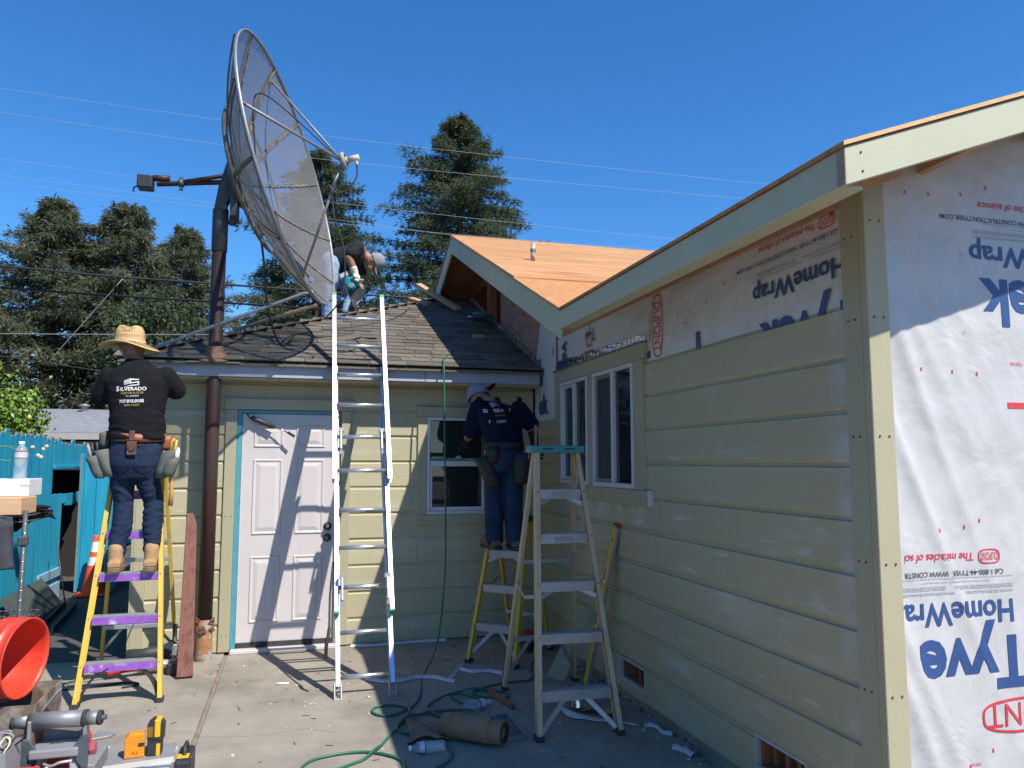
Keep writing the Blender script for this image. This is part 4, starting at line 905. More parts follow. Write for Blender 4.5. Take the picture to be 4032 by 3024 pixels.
def stepladder(name, label, FL, FR, TL, TR, RL, RR, zs, rail_m, step_m, cap_m=None, rear_z=(), brace_m=None, rail_w=0.055, spread_z=None, knee=True, lip_m=None, tread_w=0.085, cap_over=0.045, cap_d=0.15):
    FL, FR, TL, TR, RL, RR = map(V, (FL, FR, TL, TR, RL, RR)); ztop = TL.z
    t = thing(name, label, 'ladder', (FL+FR+RL+RR)/4, 'stepladders on the patio')
    out = (FR-FL).normalized(); dep = V((0,0,1)).cross(out)*1.0      # dep: from front to rear
    if dep.dot(RL-FL) < 0: dep = -dep
    def channel(a, b, side, w, d):
        mb = MB(); ax = (b-a).normalized(); X = side.normalized(); X = (X-ax*X.dot(ax)).normalized(); Y = ax.cross(X); Y = Y if Y.dot(dep) > 0 else -Y
        th = 0.006
        mb2 = [( -d/2, -w/2), (d/2, -w/2), (d/2, -w/2+th), (-d/2+th, -w/2+th), (-d/2+th, w/2-th), (d/2, w/2-th), (d/2, w/2), (-d/2, w/2)]
        sweep(mb, mb2, a, b, X, Y); return mb
    rails = {}
    for nm, a, b, sgn in (('l', FL, TL, 1), ('r', FR, TR, -1)):
        ro = obj('front_rail', channel(a+V((0,0,0.02)), b, out*sgn, rail_w, 0.030), rail_m, t, 0.0015)
        obj('foot', MB().obox(a+V((0,0,0.016)), (0.048, rail_w+0.012, 0.032), out, dep), rubber, t, 0.003)
        bl = MB()
        for z in zs:
            q = a+(b-a)*((z-0.02)/ztop); ax = (b-a).normalized(); nn = out.cross(ax); nn = nn if nn.dot(dep) < 0 else -nn
            bl.ell(q+nn*(rail_w/2), 0.008, 8, 5)
        obj('rivet', bl, galv, ro, kind='stuff')
    for nm, a, b, sgn in (('l', RL, TL, 1), ('r', RR, TR, -1)):
        bb = b + dep*0.06
        obj('rear_rail', channel(a+V((0,0,0.02)), bb, out*sgn, rail_w*0.8, 0.024), rail_m, t, 0.0015)
        obj('foot', MB().obox(a+V((0,0,0.012)), (0.04, rail_w, 0.024), out, dep), rubber, t, 0.003)
    for i, z in enumerate(zs):
        a = FL+(TL-FL)*(z/ztop)+out*0.017; b = FR+(TR-FR)*(z/ztop)-out*0.017
        st = MB()
        ad = dep*(tread_w/2-0.028)
        st.beam(a+ad, b+ad, tread_w, 0.006); st.beam(a-dep*0.024+V((0,0,-0.028)), b-dep*0.024+V((0,0,-0.028)), 0.006, 0.056); st.beam(a+ad*2.3+V((0,0,-0.02)), b+ad*2.3+V((0,0,-0.02)), 0.005, 0.04)
        for q in range(4): st.beam(a+dep*(0.016*q-0.012)+V((0,0,0.0045)), b+dep*(0.016*q-0.012)+V((0,0,0.0045)), 0.006, 0.003)
        so = obj('step', st, step_m, t)
        if cap_m is tealcap and i >= 3: obj('rating_sticker', MB().beam(a.lerp(b, 0.30)-dep*0.0285+V((0,0,-0.028)), a.lerp(b, 0.68)-dep*0.0285+V((0,0,-0.028)), 0.002, 0.034), pm('sticker_print', (0.5,0.5,0.48), (0.16,0.16,0.16), 90, 0.6, stretch=(1,1,2)), so)
        if lip_m: obj('step_front', MB().beam(a-dep*0.0285+V((0,0,-0.030)), b-dep*0.0285+V((0,0,-0.030)), 0.0025, 0.046), lip_m, so)
        if knee and i in (0, len(zs)-1, 2):
            for e, s_, F, Tt in ((a, 1, FL, TL), (b, -1, FR, TR)):
                p0 = F+(Tt-F)*(max(z-(0.22 if i == 0 else 0.09), 0.03)/ztop)+out*0.012*s_; p1 = e+out*(0.15 if i == 0 else 0.08)*s_+V((0,0,-0.05))
                obj('knee_brace', MB().beam(p0, p1, 0.028, 0.006, dep), brace_m or step_m, so)
    for z in rear_z:
        a = RL+(TL-RL)*(z/ztop); b = RR+(TR-RR)*(z/ztop)
        obj('rear_bar', MB().beam(a, b, 0.025, 0.032), brace_m or step_m, t, 0.002)
        if z < 0.5: 
            for e, s_, F, Tt in ((a, 1, RL, TL), (b, -1, RR, TR)): obj('knee_brace', MB().beam(F+(Tt-F)*(0.10/ztop), e+out*0.14*s_, 0.022, 0.006, dep), brace_m or step_m, t)
    if cap_m:
        mid = (TL+TR)/2+dep*0.03; L = (TR-TL).length
        cp = MB().obox(mid+V((0,0,0.022)), (L+2*cap_over, cap_d, 0.05), out, dep); co = obj('top_cap', cp, cap_m, t, 0.008, seg=2)
        sl_ = MB()
        for e in (-0.25, 0.28): sl_.obox(mid+out*(L*e)-dep*(cap_d/2+0.0005)+V((0,0,0.024)), (0.075, 0.004, 0.011), out, dep)
        obj('slot', sl_, tooldark, co)
    if spread_z:
        for F, Tt, Rr, s_ in ((FL, TL, RL, -1), (FR, TR, RR, 1)):
            a = F+(Tt-F)*(spread_z/ztop)+out*0.02*s_; b = Rr+(Tt-Rr)*(spread_z/ztop)+out*0.02*s_; m = (a+b)/2+V((0,0,-0.05))
            obj('spreader', MB().beam(a, m, 0.004, 0.022).beam(m, b, 0.004, 0.022), step_m, t)
    return t
Y1 = stepladder('stepladder', 'yellow fibreglass stepladder with purple-sprayed steps under the straw-hatted worker', (-1.363, 5.845, 0), (-0.849, 5.855, 0), (-1.287, 6.385, 1.78), (-0.988, 6.385, 1.78), (-1.475, 7.06, 0), (-0.915, 7.06, 0), (0.262, 0.555, 0.835, 1.12, 1.40), yellow, alud, None, (0.30, 0.85), alud, 0.062, 1.05, False, purple)
# curved black lower braces
for a, s_ in ((V((-1.36, 5.86, 0.03)), 1), (V((-0.852, 5.87, 0.03)), -1)):
    bm_ = MB()
    c = [a+V((0.012*s_, 0.02, 0)), a+V((0.035*s_, 0.03, 0.07)), a+V((0.085*s_, 0.045, 0.14)), a+V((0.17*s_, 0.06, 0.20))]
    for p, q in zip(smooth(c, 4), smooth(c, 4)[1:]): bm_.beam(p, q, 0.05, 0.007, (0,0,1))
    obj('corner_brace', bm_, blackp, Y1)
stepladder('stepladder', 'tall tan-railed stepladder with teal top cap beside the long olive wall', (1.407, 4.457, 0), (1.906, 4.437, 0), (1.555, 4.96, 1.68), (1.838, 4.96, 1.68), (1.475, 5.482, 0), (2.033, 5.568, 0), (0.252, 0.562, 0.860, 1.150, 1.432), tanrail, alud, tealcap, (0.37, 0.93), alud, 0.070, 0.78, True)
b_ = V((0.60, 0.66, 0))
Fa, Fb = V((1.39, 6.28, 0)), V((1.70, 6.0, 0)); ins = (Fb-Fa)*0.12
stepladder('stepladder', 'short yellow stepladder in the shaded corner with black-capped top', Fa, Fb, Fa+b_*0.36+ins+V((0,0,1.12)), Fb+b_*0.36-ins+V((0,0,1.12)), Fa+b_*0.86, Fb+b_*0.76, (0.30, 0.60, 0.875), yellow, alud, blackp, (0.30,), alud, 0.055, 0.62, True, None, 0.085, 0.03, 0.12)
# ================================================================ people
def cap(mb, a, b, r1, r2, n=14): mb.tube([a, b], [r1, r2], n); mb.ell(a, r1, n, 8); mb.ell(b, r2, n, 8)
def limb(mb, pts, rs, n=14):
    for p, r in zip(pts, rs): mb.ell(p, r, n, 8)
    for (p, q), (r1, r2) in zip(zip(pts, pts[1:]), zip(rs, rs[1:])): mb.tube([p, q], [r1, r2], n)
def loft(mb, rings, side, n=24):
    """rings: (centre, half width, half depth, forward) closed stack of super-ellipses"""
    vs = []
    for c, rx, ry, fwd in rings:
        F = V(fwd).normalized(); S = V(side); S = (S-F*S.dot(F)).normalized()
        for k in range(n):
            a = 2*math.pi*k/n; ca, sa_ = math.cos(a), math.sin(a); e = 0.8
            vs.append(V(c)+S*(rx*math.copysign(abs(ca)**e, ca))+F*(ry*math.copysign(abs(sa_)**e, sa_)))
    m = len(rings)
    mb.add(vs, [(i*n+k, i*n+(k+1) % n, (i+1)*n+(k+1) % n, (i+1)*n+k) for i in range(m-1) for k in range(n)] + [tuple(range(n-1, -1, -1)), tuple(range((m-1)*n, m*n))], True)
def fuse(name, mb, vox, mat, parent, it=6, wr=None, label=None):
    me = mesh_of(name, mb); clean(me)
    tmp = bpy.data.objects.new('tmp', me); COL.objects.link(tmp)
    rmod = tmp.modifiers.new('r', 'REMESH'); rmod.mode = 'VOXEL'; rmod.voxel_size = vox; rmod.use_smooth_shade = True
    if it: s = tmp.modifiers.new('s', 'SMOOTH'); s.iterations = it; s.factor = 0.5
    dg = bpy.context.evaluated_depsgraph_get(); out = bpy.data.meshes.new_from_object(tmp.evaluated_get(dg))
    bpy.data.objects.remove(tmp)
    off = OFF[parent]; nn = [v.normal.copy() for v in out.vertices]
    for v, n_ in zip(out.vertices, nn):
        if wr: v.co = v.co + n_*wr(v.co)
        v.co = v.co - off
    out.materials.clear(); out.materials.append(mat); out.name = name
    for p in out.polygons: p.use_smooth = True
    out.update()
    o = bpy.data.objects.new(name, out); COL.objects.link(o); o.parent = parent; OFF[o] = off
    if label: o['label'] = label
    return o
def folds(amp, sx, sz, seed=0.0, ridge=True):
    def f(p):
        wx = noise.noise(V((p.x*6+seed, p.y*6, p.z*4))); wy = noise.noise(V((p.x*5, p.y*5+seed, p.z*5+9)))
        q = V((p.x*sx+seed, p.y*sx, (p.z + 0.35*p.x*(1 if wy > 0 else -1)*0.6 + 0.05*wx)*sz))
        n_ = noise.noise(q); n2 = noise.noise(V((q.x*2.1, q.y*2.1, q.z*1.9+5))); mk = 0.35+1.1*max(0.0, 0.5+noise.noise(V((p.x*7, p.y*7+seed, p.z*6+2))))
        return amp*mk*((0.75-1.9*abs(n_)) if ridge else n_)*0.6 + amp*0.4*n2
    return f
def tree_of(o):
    me = o.data; off = OFF[o]
    return BVHTree.FromPolygons([v.co+off for v in me.vertices], [tuple(p.vertices) for p in me.polygons])
def drape(mb, bvh, d, off=0.004):
    """lay flat lettering onto a garment"""
    bm = bmesh.new(); vs = [bm.verts.new(p) for p in mb.v]
    for f in mb.f:
        try: bm.faces.new([vs[i] for i in f])
        except ValueError: pass
    bmesh.ops.triangulate(bm, faces=bm.faces[:])
    for _ in range(2):
        es = [e for e in bm.edges if e.calc_length() > 0.012]
        if es: bmesh.ops.subdivide_edges(bm, edges=es, cuts=1); bmesh.ops.triangulate(bm, faces=bm.faces[:])
    d = V(d).normalized()
    for v in bm.verts:
        h = bvh.ray_cast(v.co-d*0.6, d)
        if h[0] is not None: v.co = h[0]-d*off
    out = MB(); bm.verts.index_update(); out.add([v.co.copy() for v in bm.verts], [tuple(x.index for x in f.verts) for f in bm.faces]); bm.free()
    return out
def hand(mb, w, d, up, s=1.0, curl=0.5):
    """palm and five bent fingers from wrist w along d"""
    d = V(d).normalized(); up = V(up); up = (up-d*up.dot(d)).normalized(); sd = d.cross(up); w = V(w)
    mb.tube([w, w+d*0.04*s, w+d*0.085*s], [0.026*s, 0.034*s, 0.036*s], 12); mb.ell(w+d*0.05*s, (0.04*s,)*3, 10, 6)
    for i, (L, o) in enumerate(((0.068, -0.030), (0.078, -0.010), (0.073, 0.010), (0.058, 0.029))):
        b = w+d*0.085*s+sd*o*s; m = b+(d*math.cos(curl)-up*math.sin(curl))*L*0.5*s; e = m+(d*math.cos(curl*2.3)-up*math.sin(curl*2.3))*L*0.5*s
        limb(mb, [b, m, e], [0.0105*s, 0.0095*s, 0.008*s], 8)
    b = w+d*0.03*s-sd*0.032*s; limb(mb, [b, b+(d*0.7-sd*0.6-up*0.3)*0.04*s, b+(d*1.0-sd*0.5-up*0.9)*0.06*s], [0.013*s, 0.011*s, 0.009*s], 8)
def boot(parent, heel, fwd, m, sole_m, name='boot', s=1.0):
    h = V(heel); F = V(fwd).normalized(); S = F.cross(V((0,0,1)))
    mb = MB(); limb(mb, [h+F*0.02*s+V((0,0,0.075)), h+F*0.10*s+V((0,0,0.065)), h+F*0.19*s+V((0,0,0.055))], [0.046*s, 0.046*s, 0.042*s]); limb(mb, [h+F*0.025*s+V((0,0,0.07)), h+F*0.03*s+V((0,0,0.16))], [0.047*s, 0.052*s]); mb.box(h+V((-0.042,-0.036,0.028)), h+V((0.042,0.05,0.075)))
    bo = fuse(name, mb, 0.011, m, parent, 3, folds(0.003, 20, 30, 3))
    sp = [(-0.045,-0.038),(-0.056,0.0),(-0.045,0.038),(0.05,0.046),(0.16,0.052),(0.215,0.036),(0.235,0.0),(0.215,-0.036),(0.16,-0.052),(0.05,-0.046)]
    obj('sole', MB().prism([h+F*(a*s)+S*(b*s)+V((0,0,0.002)) for a, b in sp], (0,0,0.032)), sole_m, bo, 0.004)
    return bo

# ---------------- worker with the straw hat
PA = thing('person', 'worker in straw hat and black lettered t-shirt standing on the purple-stepped ladder', 'person', (-1.11, 6.1, 0.84), 'workers')
zA = 0.842
side = V((1,0,0)); fy1 = V((0,1,0))
body = MB()
loft(body, [(V((-1.125,6.15,1.62)),0.15,0.11,fy1),(V((-1.125,6.15,1.75)),0.165,0.12,fy1),(V((-1.13,6.15,1.95)),0.165,0.115,fy1),(V((-1.135,6.16,2.15)),0.185,0.115,fy1),(V((-1.14,6.17,2.27)),0.16,0.09,fy1),(V((-1.15,6.19,2.34)),0.07,0.065,fy1)], side)
limb(body, [(-1.15,6.19,2.30),(-1.18,6.22,2.40)], [0.062,0.058])
body.ell((-1.205,6.25,2.475), (0.078,0.098,0.115)); body.ell((-1.21,6.345,2.455), (0.014,0.022,0.02)); body.ell((-1.21,6.32,2.40), (0.045,0.035,0.03))
for s_ in (-1, 1): body.ell((-1.205+0.079*s_,6.25,2.465), (0.012,0.022,0.032))
SHL, ELL_, WRL = V((-1.325,6.17,2.235)), V((-1.395,6.22,2.075)), V((-1.27,6.47,2.20)); SHR, ELR, WRR = V((-0.950,6.17,2.245)), V((-0.872,6.23,2.135)), V((-1.00,6.48,2.25))
for a, b, c in ((SHL, ELL_, WRL), (SHR, ELR, WRR)):
    limb(body, [a, (a+b)/2, b, (b+c)/2, c], [0.056, 0.052, 0.043, 0.042, 0.029]); hand(body, c, (c-b), (0,0,1), 1.0, 0.7)
KL, KR = V((-1.195,6.175,1.27)), V((-0.995,6.175,1.27)); AL, AR = V((-1.215,6.13,0.95)), V((-0.985,6.13,0.95)); HL, HR = V((-1.205,6.16,1.64)), V((-1.045,6.16,1.64))
for h_, k_, a_ in ((HL, KL, AL), (HR, KR, AR)): limb(body, [h_, k_, a_], [0.075, 0.052, 0.04])
fuse('body', body, 0.010, skin, PA, 4)
sh = MB()
loft(sh, [(V((-1.12,6.15,1.775)),0.193,0.148,fy1),(V((-1.12,6.15,1.84)),0.188,0.142,fy1),(V((-1.13,6.15,1.96)),0.182,0.135,fy1),(V((-1.135,6.16,2.08)),0.198,0.138,fy1),(V((-1.14,6.165,2.19)),0.218,0.132,fy1),(V((-1.14,6.17,2.275)),0.185,0.112,fy1),(V((-1.15,6.185,2.345)),0.092,0.086,fy1),(V((-1.155,6.19,2.372)),0.074,0.072,fy1)], side)
for a, b in ((SHL, ELL_), (SHR, ELR)): limb(sh, [a+V((0,0,0.0)), a+(b-a)*0.5, a+(b-a)*0.86], [0.077, 0.074, 0.070])
SHA = fuse('shirt', sh, 0.009, blackshirt, PA, 5, lambda p: folds(0.011, 5, 17, 1.0)(p)*(1.25 if p.z < 1.98 else 0.45))
je = MB()
loft(je, [(V((-1.125,6.155,1.50)),0.150,0.11,fy1),(V((-1.125,6.145,1.60)),0.176,0.138,fy1),(V((-1.125,6.15,1.70)),0.178,0.135,fy1),(V((-1.12,6.15,1.80)),0.168,0.122,fy1)], side)
for h_, k_, a_, s_ in ((HL, KL, AL, -1), (HR, KR, AR, 1)):
    limb(je, [h_+V((0,-0.01,-0.02)), h_+V((0.004*s_,-0.005,-0.16)), k_+V((0,0,0.06)), k_+V((0,-0.02,-0.12)), a_+V((0,0,0.10)), a_+V((0,0,0.035))], [0.090, 0.083, 0.065, 0.068, 0.056, 0.058])
JE = fuse('jeans', je, 0.008, denimd, PA, 4, lambda p: folds(0.0105, 6.5, 23, 4.0)(p)*(1.0 if p.z < 1.45 else 0.35))
# back pockets
for x in (-1.205, -1.05):
    pk = MB().add([(x-0.06, 5.9, 1.66), (x+0.06, 5.9, 1.655), (x+0.058, 5.9, 1.56), (x, 5.9, 1.53), (x-0.058, 5.9, 1.565)], [(0,1,2,3,4)])
    obj('pocket', drape(pk, tree_of(JE), (0,1,0), 0.004), denimd, JE, fix=False)
for an in (AL, AR): boot(PA, V((an.x, 6.075, zA)), (-0.08 if an.x < -1.1 else 0.05, 1, 0), bootm, bootsole)
# hat: dented crown, wavy brim
ht = MB(); hc = V((-1.22, 6.235, 2.488)); n = 48; prof = [(0.205,-0.030),(0.19,-0.022),(0.155,-0.012),(0.118,-0.002),(0.106,0.006),(0.102,0.03),(0.098,0.07),(0.092,0.105),(0.076,0.132),(0.05,0.142),(0.02,0.134),(0.001,0.130)]
vs = []
for r, t in prof:
    for k in range(n):
        a = 2*math.pi*k/n; rr = r*(1.0+0.06*abs(math.sin(a))) ; z = t
        if r > 0.12: z += -0.030*math.cos(2*a)*((r-0.12)/0.085)*0.5 + 0.012*math.sin(a*3+1)*((r-0.12)/0.085) + 0.012*((r-0.12)/0.085)*math.cos(a)*-1
        if t > 0.1: z += -0.020*math.exp(-(math.cos(a)*r/0.03)**2)*(1 if math.sin(a) != 9 else 0)
        vs.append(hc+V((rr*math.cos(a), rr*math.sin(a), z)))
ht.add(vs, [(i*n+k, i*n+(k+1) % n, (i+1)*n+(k+1) % n, (i+1)*n+k) for i in range(len(prof)-1) for k in range(n)], True)
HAT = obj('straw_hat', ht, straw, PA)
sm_ = HAT.modifiers.new('solid', 'SOLIDIFY'); sm_.thickness = 0.005; sm_.offset = 0
wv = MB()
for ring, (r, t) in enumerate([(0.112, 0.004), (0.135, -0.004), (0.152, -0.009), (0.170, -0.014), (0.188, -0.019)]):
    pts = []
    for k in range(n+1):
        a = 2*math.pi*k/n; rr = r*(1+0.06*abs(math.sin(a))); z = t+0.004
        if r > 0.12: z += -0.030*math.cos(2*a)*((r-0.12)/0.085)*0.5 + 0.012*math.sin(a*3+1)*((r-0.12)/0.085) - 0.012*((r-0.12)/0.085)*math.cos(a)
        pts.append(hc+V((rr*math.cos(a), rr*math.sin(a), z)))
    wv.tube(pts, 0.0016, 5, caps=False)
for t, r in ((0.020, 0.1052), (0.088, 0.0975), (0.100, 0.095), (0.112, 0.0905), (0.122, 0.0845)): wv.tube([hc+V((r*math.cos(2*math.pi*k/n)*(1), r*math.sin(2*math.pi*k/n)*(1+0.06*abs(math.sin(2*math.pi*k/n))), t)) for k in range(n+1)], 0.0016, 5, caps=False)
for k in range(40):
    a = 2*math.pi*k/40
    for z0 in (0.046, 0.060): wv.obox(hc+V((0.1025*math.cos(a), 0.1025*math.sin(a)*(1+0.06*abs(math.sin(a))), z0)), (0.006, 0.004, 0.010), (-math.sin(a), math.cos(a), 0), (math.cos(a), math.sin(a), 0))
obj('weave', wv, strawdark, HAT)
obj('hat_cord', MB().tube([hc+V((0.108*math.cos(2*math.pi*k/n), 0.108*math.sin(2*math.pi*k/n)*(1+0.06*abs(math.sin(2*math.pi*k/n))), 0.014+0.003*math.sin(k*0.7))) for k in range(n+1)], 0.0055, 6, caps=False), cream_cord, HAT)
# shirt print
bv = tree_of(SHA)
def on_shirt(name, mb, m): obj(name, drape(mb, bv, (0,1,0), 0.0035), m, SHA, fix=False)
rx_ = V((1,0,0.06)).normalized(); uz = V((-0.06,0,1)).normalized()
wink = pm('print_white', (0.72,0.72,0.74), None, 9, 0.7); gink = pm('print_gold', (0.44,0.29,0.055), None, 9, 0.7); grink = pm('print_grey', (0.40,0.40,0.42), None, 9, 0.7)
on_shirt('print', text_mb('S', 0.034, (-1.255,5.8,2.122), rx_, uz, 0.02), wink)
on_shirt('print', text_mb('ILVERADO', 0.026, (-1.228,5.8,2.1225), rx_, uz, 0.02, 0.172), wink)
on_shirt('print', text_mb('CUSTOM BUILDER', 0.016, (-1.222,5.8,2.098), rx_, uz, 0.004, 0.150), gink); on_shirt('print', text_mb('LIC. #1026946', 0.011, (-1.186,5.8,2.081), rx_, uz, 0.008, 0.082), wink)
on_shirt('print', text_mb('707.815.0105', 0.022, (-1.230,5.8,2.036), rx_, uz, 0.028, 0.162), wink); on_shirt('print', text_mb('NAPA VALLEY', 0.015, (-1.196,5.8,2.0125), rx_, uz, 0.006, 0.10), gink)
lg = V((-1.205,5.8,2.162)); q_ = lambda a, b: lg+rx_*a+uz*b
on_shirt('emblem', MB().add([q_(0,0.004), q_(0.042,0.012), q_(0.042,0.052), q_(0,0.036)], [(0,1,2,3)]).add([q_(0.003,-0.012), q_(0.042,-0.006), q_(0.042,0.003), q_(0.003,-0.008)], [(0,1,2,3)]), grink)
on_shirt('emblem', MB().add([q_(0.042,0.012), q_(0.048,0.013), q_(0.048,0.049), q_(0.042,0.052)], [(0,1,2,3)]).add([q_(0.048,0.040), q_(0.098,0.038), q_(0.098,0.044), q_(0.048,0.049)], [(0,1,2,3)]).add([q_(0.048,0.014), q_(0.100,0.022), q_(0.100,0.029), q_(0.048,0.021)], [(0,1,2,3)]).add([q_(0.092,0.0), q_(0.100,0.0), q_(0.100,0.022), q_(0.092,0.021)], [(0,1,2,3)]).add([q_(0.042,-0.006), q_(0.100,0.0), q_(0.100,0.006), q_(0.042,0.003)], [(0,1,2,3)]), wink)
# tool belt with pouches
tbm = MB(); n = 40; vs = []
for k in range(n):
    a = 2*math.pi*k/n
    for z, o in ((1.765,0.0),(1.765,0.006),(1.822,0.006),(1.822,0.0)):
        rr = (0.186+o, 0.142+o); vs.append(V((-1.122+rr[0]*math.cos(a), 6.15+rr[1]*math.sin(a), z+0.006*math.cos(a*2)-0.006*math.cos(a))))
tbm.add(vs, [(4*k+q, 4*((k+1) % n)+q, 4*((k+1) % n)+(q+1) % 4, 4*k+(q+1) % 4) for k in range(n) for q in range(4)], True)
BELT = obj('tool_belt', tbm, leather, PA)
obj('jeans_belt', MB().lathe([(0.172,0),(0.176,0.003),(0.176,0.030),(0.172,0.033)], (-1.122,6.15,1.722), (0,0,1), 36, x=(0,1,0), sx=0.78), blackleather, PA)
obj('hammer_loop', MB().box((-1.148,5.992,1.765), (-1.112,6.002,1.838)).box((-1.160,5.986,1.665), (-1.095,5.998,1.762)), leatherd, BELT, 0.006, seg=2)
obj('loop_ring', MB().tube([V((-1.128+0.024*math.cos(a), 5.983, 1.722+0.028*math.sin(a))) for a in [math.pi+math.pi*i/12 for i in range(13)]], 0.003, 6), blackleather, BELT)
def pouch(c, w, d, h, lean, m, nm='pouch'):
    mb = MB(); c = V(c); n = 20; vs = []
    for t, k_ in ((0,0.55),(0.06,0.80),(0.3,0.96),(0.7,1.0),(1.0,1.04),(1.0,0.95),(0.7,0.9),(0.3,0.84),(0.08,0.6)):
        for j in range(n):
            a = 2*math.pi*j/n; vs.append(c+V((w*k_*math.cos(a)+lean*(t-1)*h, d*k_*math.sin(a), -h+h*t + (0.012*math.cos(a) if t > 0.9 else 0)))+V((1,1,0.5))*0.006*noise.noise(V((math.cos(a)*2+c.x*9, math.sin(a)*2, t*3))))
    mb.add(vs, [(i*n+j, i*n+(j+1) % n, (i+1)*n+(j+1) % n, (i+1)*n+j) for i in range(8) for j in range(n)]+[tuple(range(n-1,-1,-1)), tuple(range(8*n, 9*n))], True)
    return obj(nm, mb, m, BELT)
pouch((-1.345,6.12,1.70), 0.050, 0.085, 0.19, -0.35, canvas); pouch((-1.395,6.09,1.655), 0.042, 0.06, 0.155, -0.35, canvas); pouch((-1.335,6.17,1.835), 0.040, 0.055, 0.12, 0.0, canvas)
pouch((-0.885,6.12,1.70), 0.060, 0.095, 0.20, 0.30, canvas); pouch((-0.86,6.05,1.64), 0.045, 0.055, 0.13, 0.25, canvas); pouch((-0.93,6.19,1.80), 0.05, 0.06, 0.10, 0.0, leather)
tl = MB()
tl.tube([(-1.375,6.10,1.60), (-1.405,6.08,1.755)], 0.008, 8); tl.tube([(-1.36,6.12,1.60), (-1.375,6.09,1.76)], 0.007, 8); obj('chisel', tl, blackp, BELT)
obj('pencil', MB().tube([(-1.395,6.07,1.62), (-1.425,6.06,1.74)], 0.0075, 8), lumber, BELT)
ut = MB().tube([(-0.885,6.07,1.60), (-0.872,6.05,1.765), (-0.855,6.05,1.785)], 0.009, 8); ut.tube([(-0.865,6.08,1.62), (-0.842,6.06,1.775)], 0.008, 8); obj('utility_knife', ut, yellowp, BELT)
obj('spray_can', MB().tube([(-0.845,6.06,1.60), (-0.83,6.05,1.70), (-0.829,6.05,1.705), (-0.826,6.05,1.72)], [0.016,0.016,0.010,0.008], 12), whitep, BELT)
HM = thing('hammer', 'wooden-handled hammer hanging head-up from the right belt pouch of the hatted worker', 'hammer', (-0.862, 6.10, 1.28), 'hammers')
obj('handle', MB().tube([(-0.885,6.10,1.62), (-0.875,6.10,1.50), (-0.868,6.10,1.40), (-0.872,6.10,1.30)], [0.010,0.013,0.014,0.017], 10), pm('handle_wood', (0.50,0.26,0.09), (0.58,0.33,0.13), 8, 0.5, stretch=(4,4,0.6)), HM)
obj('head', MB().tube([(-0.90,6.045,1.635), (-0.885,6.16,1.635)], 0.014, 10), steel, HM)

# ---------------- worker bent over on the roof
PB = thing('person', 'worker in grey cap and black t-shirt bending over a saw on the roof hip', 'person', (0.42, 9.15, 3.25), 'workers')
def lroof(x): return EZ+SL*(x-EX)
pel = V((0.36,9.17,3.98)); shc = V((0.66,9.10,4.07)); ax_ = (shc-pel).normalized(); sy = V((0,1,0))
tb = MB()
loft(tb, [(pel-ax_*0.05,0.13,0.12,V((0,0,1))),(pel+ax_*0.1,0.15,0.135,V((0,0,1))),(pel+ax_*0.25,0.165,0.14,V((0,0,1))),(shc,0.17,0.125,V((0,0,1))),(shc+ax_*0.07,0.08,0.075,V((0,0,1)))], sy)
hdc = V((0.822,9.07,3.985)); limb(tb, [shc+ax_*0.03, hdc+V((-0.05,0,0.03))], [0.064,0.058])
hx = V((0.55,-0.05,-0.83)).normalized()                                   # face direction, downwards
tb.ell(hdc, (0.105,0.076,0.092)); tb.ell(hdc+V((-0.03,0,-0.075)), (0.06,0.055,0.045)); tb.ell(hdc+V((0.035,0,-0.097)), (0.026,0.014,0.02)); tb.ell(hdc+V((-0.035,0,-0.105)), (0.022,0.03,0.018)); tb.ell(hdc+V((-0.01,-0.077,0.0)), (0.028,0.012,0.02))
s1, e1, w1 = V((0.62,8.93,4.10)), V((0.525,8.90,3.965)), V((0.60,8.92,3.80)); s2, e2, w2 = V((0.66,9.25,4.06)), V((0.70,9.25,3.80)), V((0.655,9.05,3.55))
for a, b, c in ((s1,e1,w1),(s2,e2,w2)): limb(tb, [a,(a+b)/2,b,(b+c)/2,c], [0.060,0.054,0.045,0.043,0.031])
hA = V((0.335,9.05,3.93)); hB = V((0.40,9.26,3.93)); kA = V((0.33,9.0,3.60)); kB = V((0.60,9.35,3.62)); aA = V((0.30,9.05,3.33)); aB = V((0.54,9.28,3.42))
for h_, k_, a_ in ((hA,kA,aA),(hB,kB,aB)): limb(tb, [h_,k_,a_], [0.08,0.055,0.042])
fuse('body', tb, 0.010, skin, PB, 3)
ts = MB()
loft(ts, [(pel-ax_*0.02,0.155,0.142,V((0,0,1))),(pel+ax_*0.1,0.168,0.15,V((0,0,1))),(pel+ax_*0.25,0.182,0.152,V((0,0,1))),(shc,0.188,0.138,V((0,0,1))),(shc+ax_*0.055,0.10,0.092,V((0,0,1)))], sy)
for a, b in ((s1,e1),(s2,e2)): limb(ts, [a, a+(b-a)*0.30, a+(b-a)*0.62], [0.083,0.078,0.074])
fuse('shirt', ts, 0.011, speckshirt, PB, 4, folds(0.008, 9, 9, 2))
tj = MB(); tj.ell(pel+V((-0.03,0,-0.03)), (0.13,0.165,0.145))
for h_, k_, a_ in ((hA,kA,aA),(hB,kB,aB)): limb(tj, [h_,(h_+k_)/2,k_,(k_+a_)/2,a_+V((0,0,-0.02))], [0.098,0.088,0.074,0.074,0.070])
fuse('jeans', tj, 0.011, denimw, PB, 4, folds(0.009, 6, 18, 8))
for a_ in (aA, aB): boot(PB, V((a_.x+0.03, a_.y+0.0, lroof(a_.x-0.05)+0.012)), (0.6,-0.7,0.0), bootdark, bootsole)
cb_ = MB().lathe([(0.098,-0.035),(0.103,0.0),(0.098,0.04),(0.075,0.078),(0.035,0.096),(0.001,0.099)], hdc+V((0.035,0,0.008)), V((0.93,0.0,0.30)), 22)
